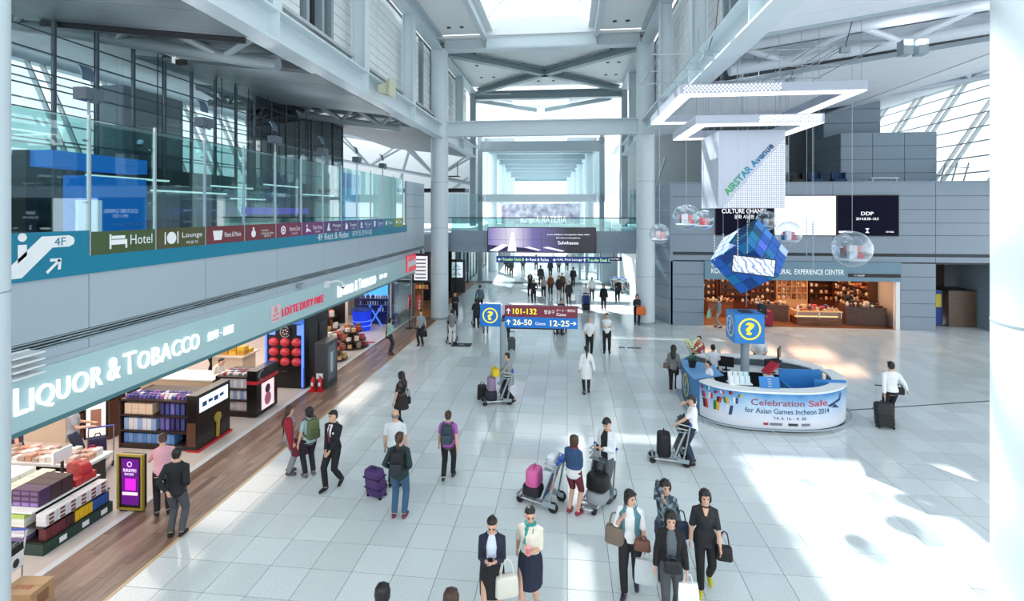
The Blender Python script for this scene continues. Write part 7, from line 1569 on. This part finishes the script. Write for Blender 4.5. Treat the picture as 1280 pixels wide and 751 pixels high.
for z in (1.4, 1.9, 2.4, 2.9): struct('cafe_shelf', MB().box(-9.6, -8.5, 30.65, 30.9, z - .04, z), C(130, 90, 60, .5))

# ================================================================== KOREAN CRAFT SHOP ON THE RIGHT
m_ow = wood('orange_brown_wood', (92, 50, 28), (150, 90, 52), axis=0); m_dw = wood('dark_shop_wood', (56, 30, 20), (100, 58, 36), axis=0)
struct('wall_craft_back', MB().box(7.2, 17.2, 36.4, 36.6, 0, 3), m_ow); struct('wall_craft_side', MB().box(7.1, 7.3, 28.9, 36.5, 0, 3).box(17.2, 17.3, 28.9, 36.5, 0, 3), C(190, 180, 170, .5)); struct('ceiling_craft', MB().box(7.1, 17.3, 28.9, 36.6, 2.9, 3.0), C(150, 110, 80, .6)); struct('floor_craft', MB().box(7.35, 17.2, 28.65, 36.5, -.02, .006), wood('craft_floor', (104, 58, 34), (150, 96, 60)))
for x in (9, 12.2, 15.4):
    for y in (30.6, 34.2): lamp('craft_shop_lamp', 'AREA', (x, y, 2.85), (0, 0, 0), 80, (1, .6, .36), 2.4, 2.4)
pal = [(236, 226, 206), (190, 120, 80), (120, 70, 50), (226, 200, 160), (80, 60, 56), (206, 170, 140), (150, 160, 150), (240, 236, 226)]
pots = []
for q in range(4):
    prof = [[(.05, 0), (.1, .06), (.11, .14), (.06, .2), (.05, .24), (.06, .25)], [(.06, 0), (.12, .03), (.13, .1), (.12, .11)], [(.04, 0), (.05, .1), (.09, .2), (.07, .28), (.03, .3)], [(.09, 0), (.1, .02), (.1, .16), (.03, .2)]][q]
    for c in pal[:6]: pots.append(MB().lathe(prof, n=10).mesh('pot', C(*c, .35)))
for i, (x0, x1, lb) in enumerate(((7.5, 9.4, 'leftmost pottery shelf in the craft shop'), (9.5, 11.4, 'second pottery shelf in the craft shop'), (11.5, 13.3, 'central dark pottery shelf in the craft shop'), (13.4, 15.3, 'pale grid shelf of small pots in the craft shop'), (15.4, 17.0, 'rightmost pottery shelf in the craft shop'))):
    y0 = 33.4 - .2 * i if i < 2 else 34.6
    t = rack(lb, x0, x1, y0, y0 + .45, (.5, .92, 1.34, 1.76, 2.18, 2.6), m_dw if i != 3 else C(206, 170, 130, .5))
    if i == 3:
        for k in range(1, 6): MB().box(.3 * k, .3 * k + .03, 0, .25, .5, 2.6).build('divider', C(206, 170, 130, .5), t)
    n = int((x1 - x0) / .3)
    for z in (.5, .92, 1.34, 1.76, 2.18):
        for k in range(n):
            if random.random() < .85: tag(share(random.choice(pots), 'pot', None, (x0 + .18 + .3 * k, y0 + .12, z), None, (.9, .9, random.uniform(.7, 1.1))), 'pot on %s, %s board, %s from left' % (lb.replace(' in the craft shop', '').replace(' of small pots', ''), ('bottom', 'second', 'third', 'fourth', 'top')[int((z - .5) / .42 + .5)], nth(k)), 'pot', 'pots on the ' + lb)
t = rack('side pottery shelf along the right wall of the craft shop', 0, 3.9, 0, .45, (.5, .92, 1.34, 1.76, 2.18, 2.6), m_dw); t.location = (16.7, 34.4, 0); t.rotation_euler.z = R(-90)
for z in (.5, .92, 1.34, 1.76, 2.18):
    for k in range(12): tag(share(random.choice(pots), 'pot', None, (16.84, 34.2 - .3 * k, z)), 'pot on right wall shelf, %s board, %s from the far end' % (('bottom', 'second', 'third', 'fourth', 'top')[int((z - .5) / .42 + .5)], nth(k)), 'pot', 'pots on the right wall shelf')
for i, (x0, x1, y0, y1, h, m, lb, rot) in enumerate(((8.2, 9.6, 31.0, 32.0, .8, m_ow, 'orange wood counter at the left of the craft shop', 0), (10.4, 12.3, 30.4, 31.5, .85, m_ow, 'slanted brown counter in the middle of the craft shop', -12), (12.4, 14.7, 29.3, 30.2, .7, m_ow, 'low lit glass showcase at the craft shop front', 0), (15.0, 16.9, 29.5, 30.6, .95, m_dw, 'dark cash counter at the right of the craft shop', -8))):
    t = thing('shop_counter', lb, 'counter', (x0, y0, 0), R(rot)); w, d = x1 - x0, y1 - y0; MB().box(0, w, 0, d, 0, h * .55 if i == 2 else h).build('counter_body', m, t); MB().box(-.04, w + .04, -.04, d + .04, h, h + .04).build('counter_top', m_dw if i != 2 else C(226, 190, 140, .4), t)
    if i == 2:
        MB().box(.02, w - .02, .02, .04, h * .55, h).build('glass_front', m_glass_c, t); MB().box(.05, w - .05, .3, .4, h * .55, h * .6).build('light_strip', lit(255, 190, 110, 1.6), t)
        for k in (0, .5, 1): MB().box(w * k - (.04 if k else 0), w * k + (.04 if k < 1 else 0), 0, .05, h * .5, h).build('post', C(230, 220, 200, .4), t)
    for k in range(int(w / .2)):
        for r_ in range(2):
            o = share(random.choice(pots), 'pot', None, V((x0, y0, 0)) + M4.Rotation(R(rot), 3, 'Z') @ V((.15 + .2 * k, .25 + .4 * r_, h + .04)), None, (.8, .8, random.uniform(.5, 1))); tag(o, 'pot on %s, %s row, %s from the left' % (lb.replace(' of the craft shop', '').replace(' at the craft shop front', '').replace(' in the middle', ''), ('front', 'rear')[r_], nth(k)), 'pot', 'pots on the ' + lb)
goods('folded_scarf', 'on craft shop showcase', 'scarf', [(12.6 + .2 * i, 29.95, .75, .18, .28, .08 + .08 * (i % 3), random.choice(((60, 60, 120), (120, 50, 110), (200, 60, 80), (230, 200, 120), (90, 110, 160)))) for i in range(10)], ('near end', 'right end'))
rt = thing('red_cloth_table', 'small table under a crimson cloth at the craft shop front', 'table', (10.35, 28.95, 0)); MB().loft([[(x * q, y * q, z) for x, y in ((-.55, -.3), (.55, -.3), (.55, .3), (-.55, .3))] for z, q in ((.06, 1.04), (.4, 1.02), (.78, 1.0), (.8, .97))]).build('cloth', C(150, 24, 56, .7), rt)
for x in (-.5, .5):
    for y in (-.26, .26): MB().box(x - .02, x + .02, y - .02, y + .02, 0, .1).build('leg', m_dark, rt)
goods('till', 'on dark craft cash counter', 'till', [(15.6, 29.9, .99, .3, .25, .3, (40, 40, 44)), (16.2, 29.8, .99, .2, .2, .25, (226, 226, 226)), (16.5, 29.8, .99, .25, .2, .2, (60, 50, 46))])
person('shop assistant in black behind the craft shop cash counter', (16.0, 31.2, 0), 170, 1.62, .022, top=K, bcol=K, hair='bob', arms=('counter', 'counter'), female=True)
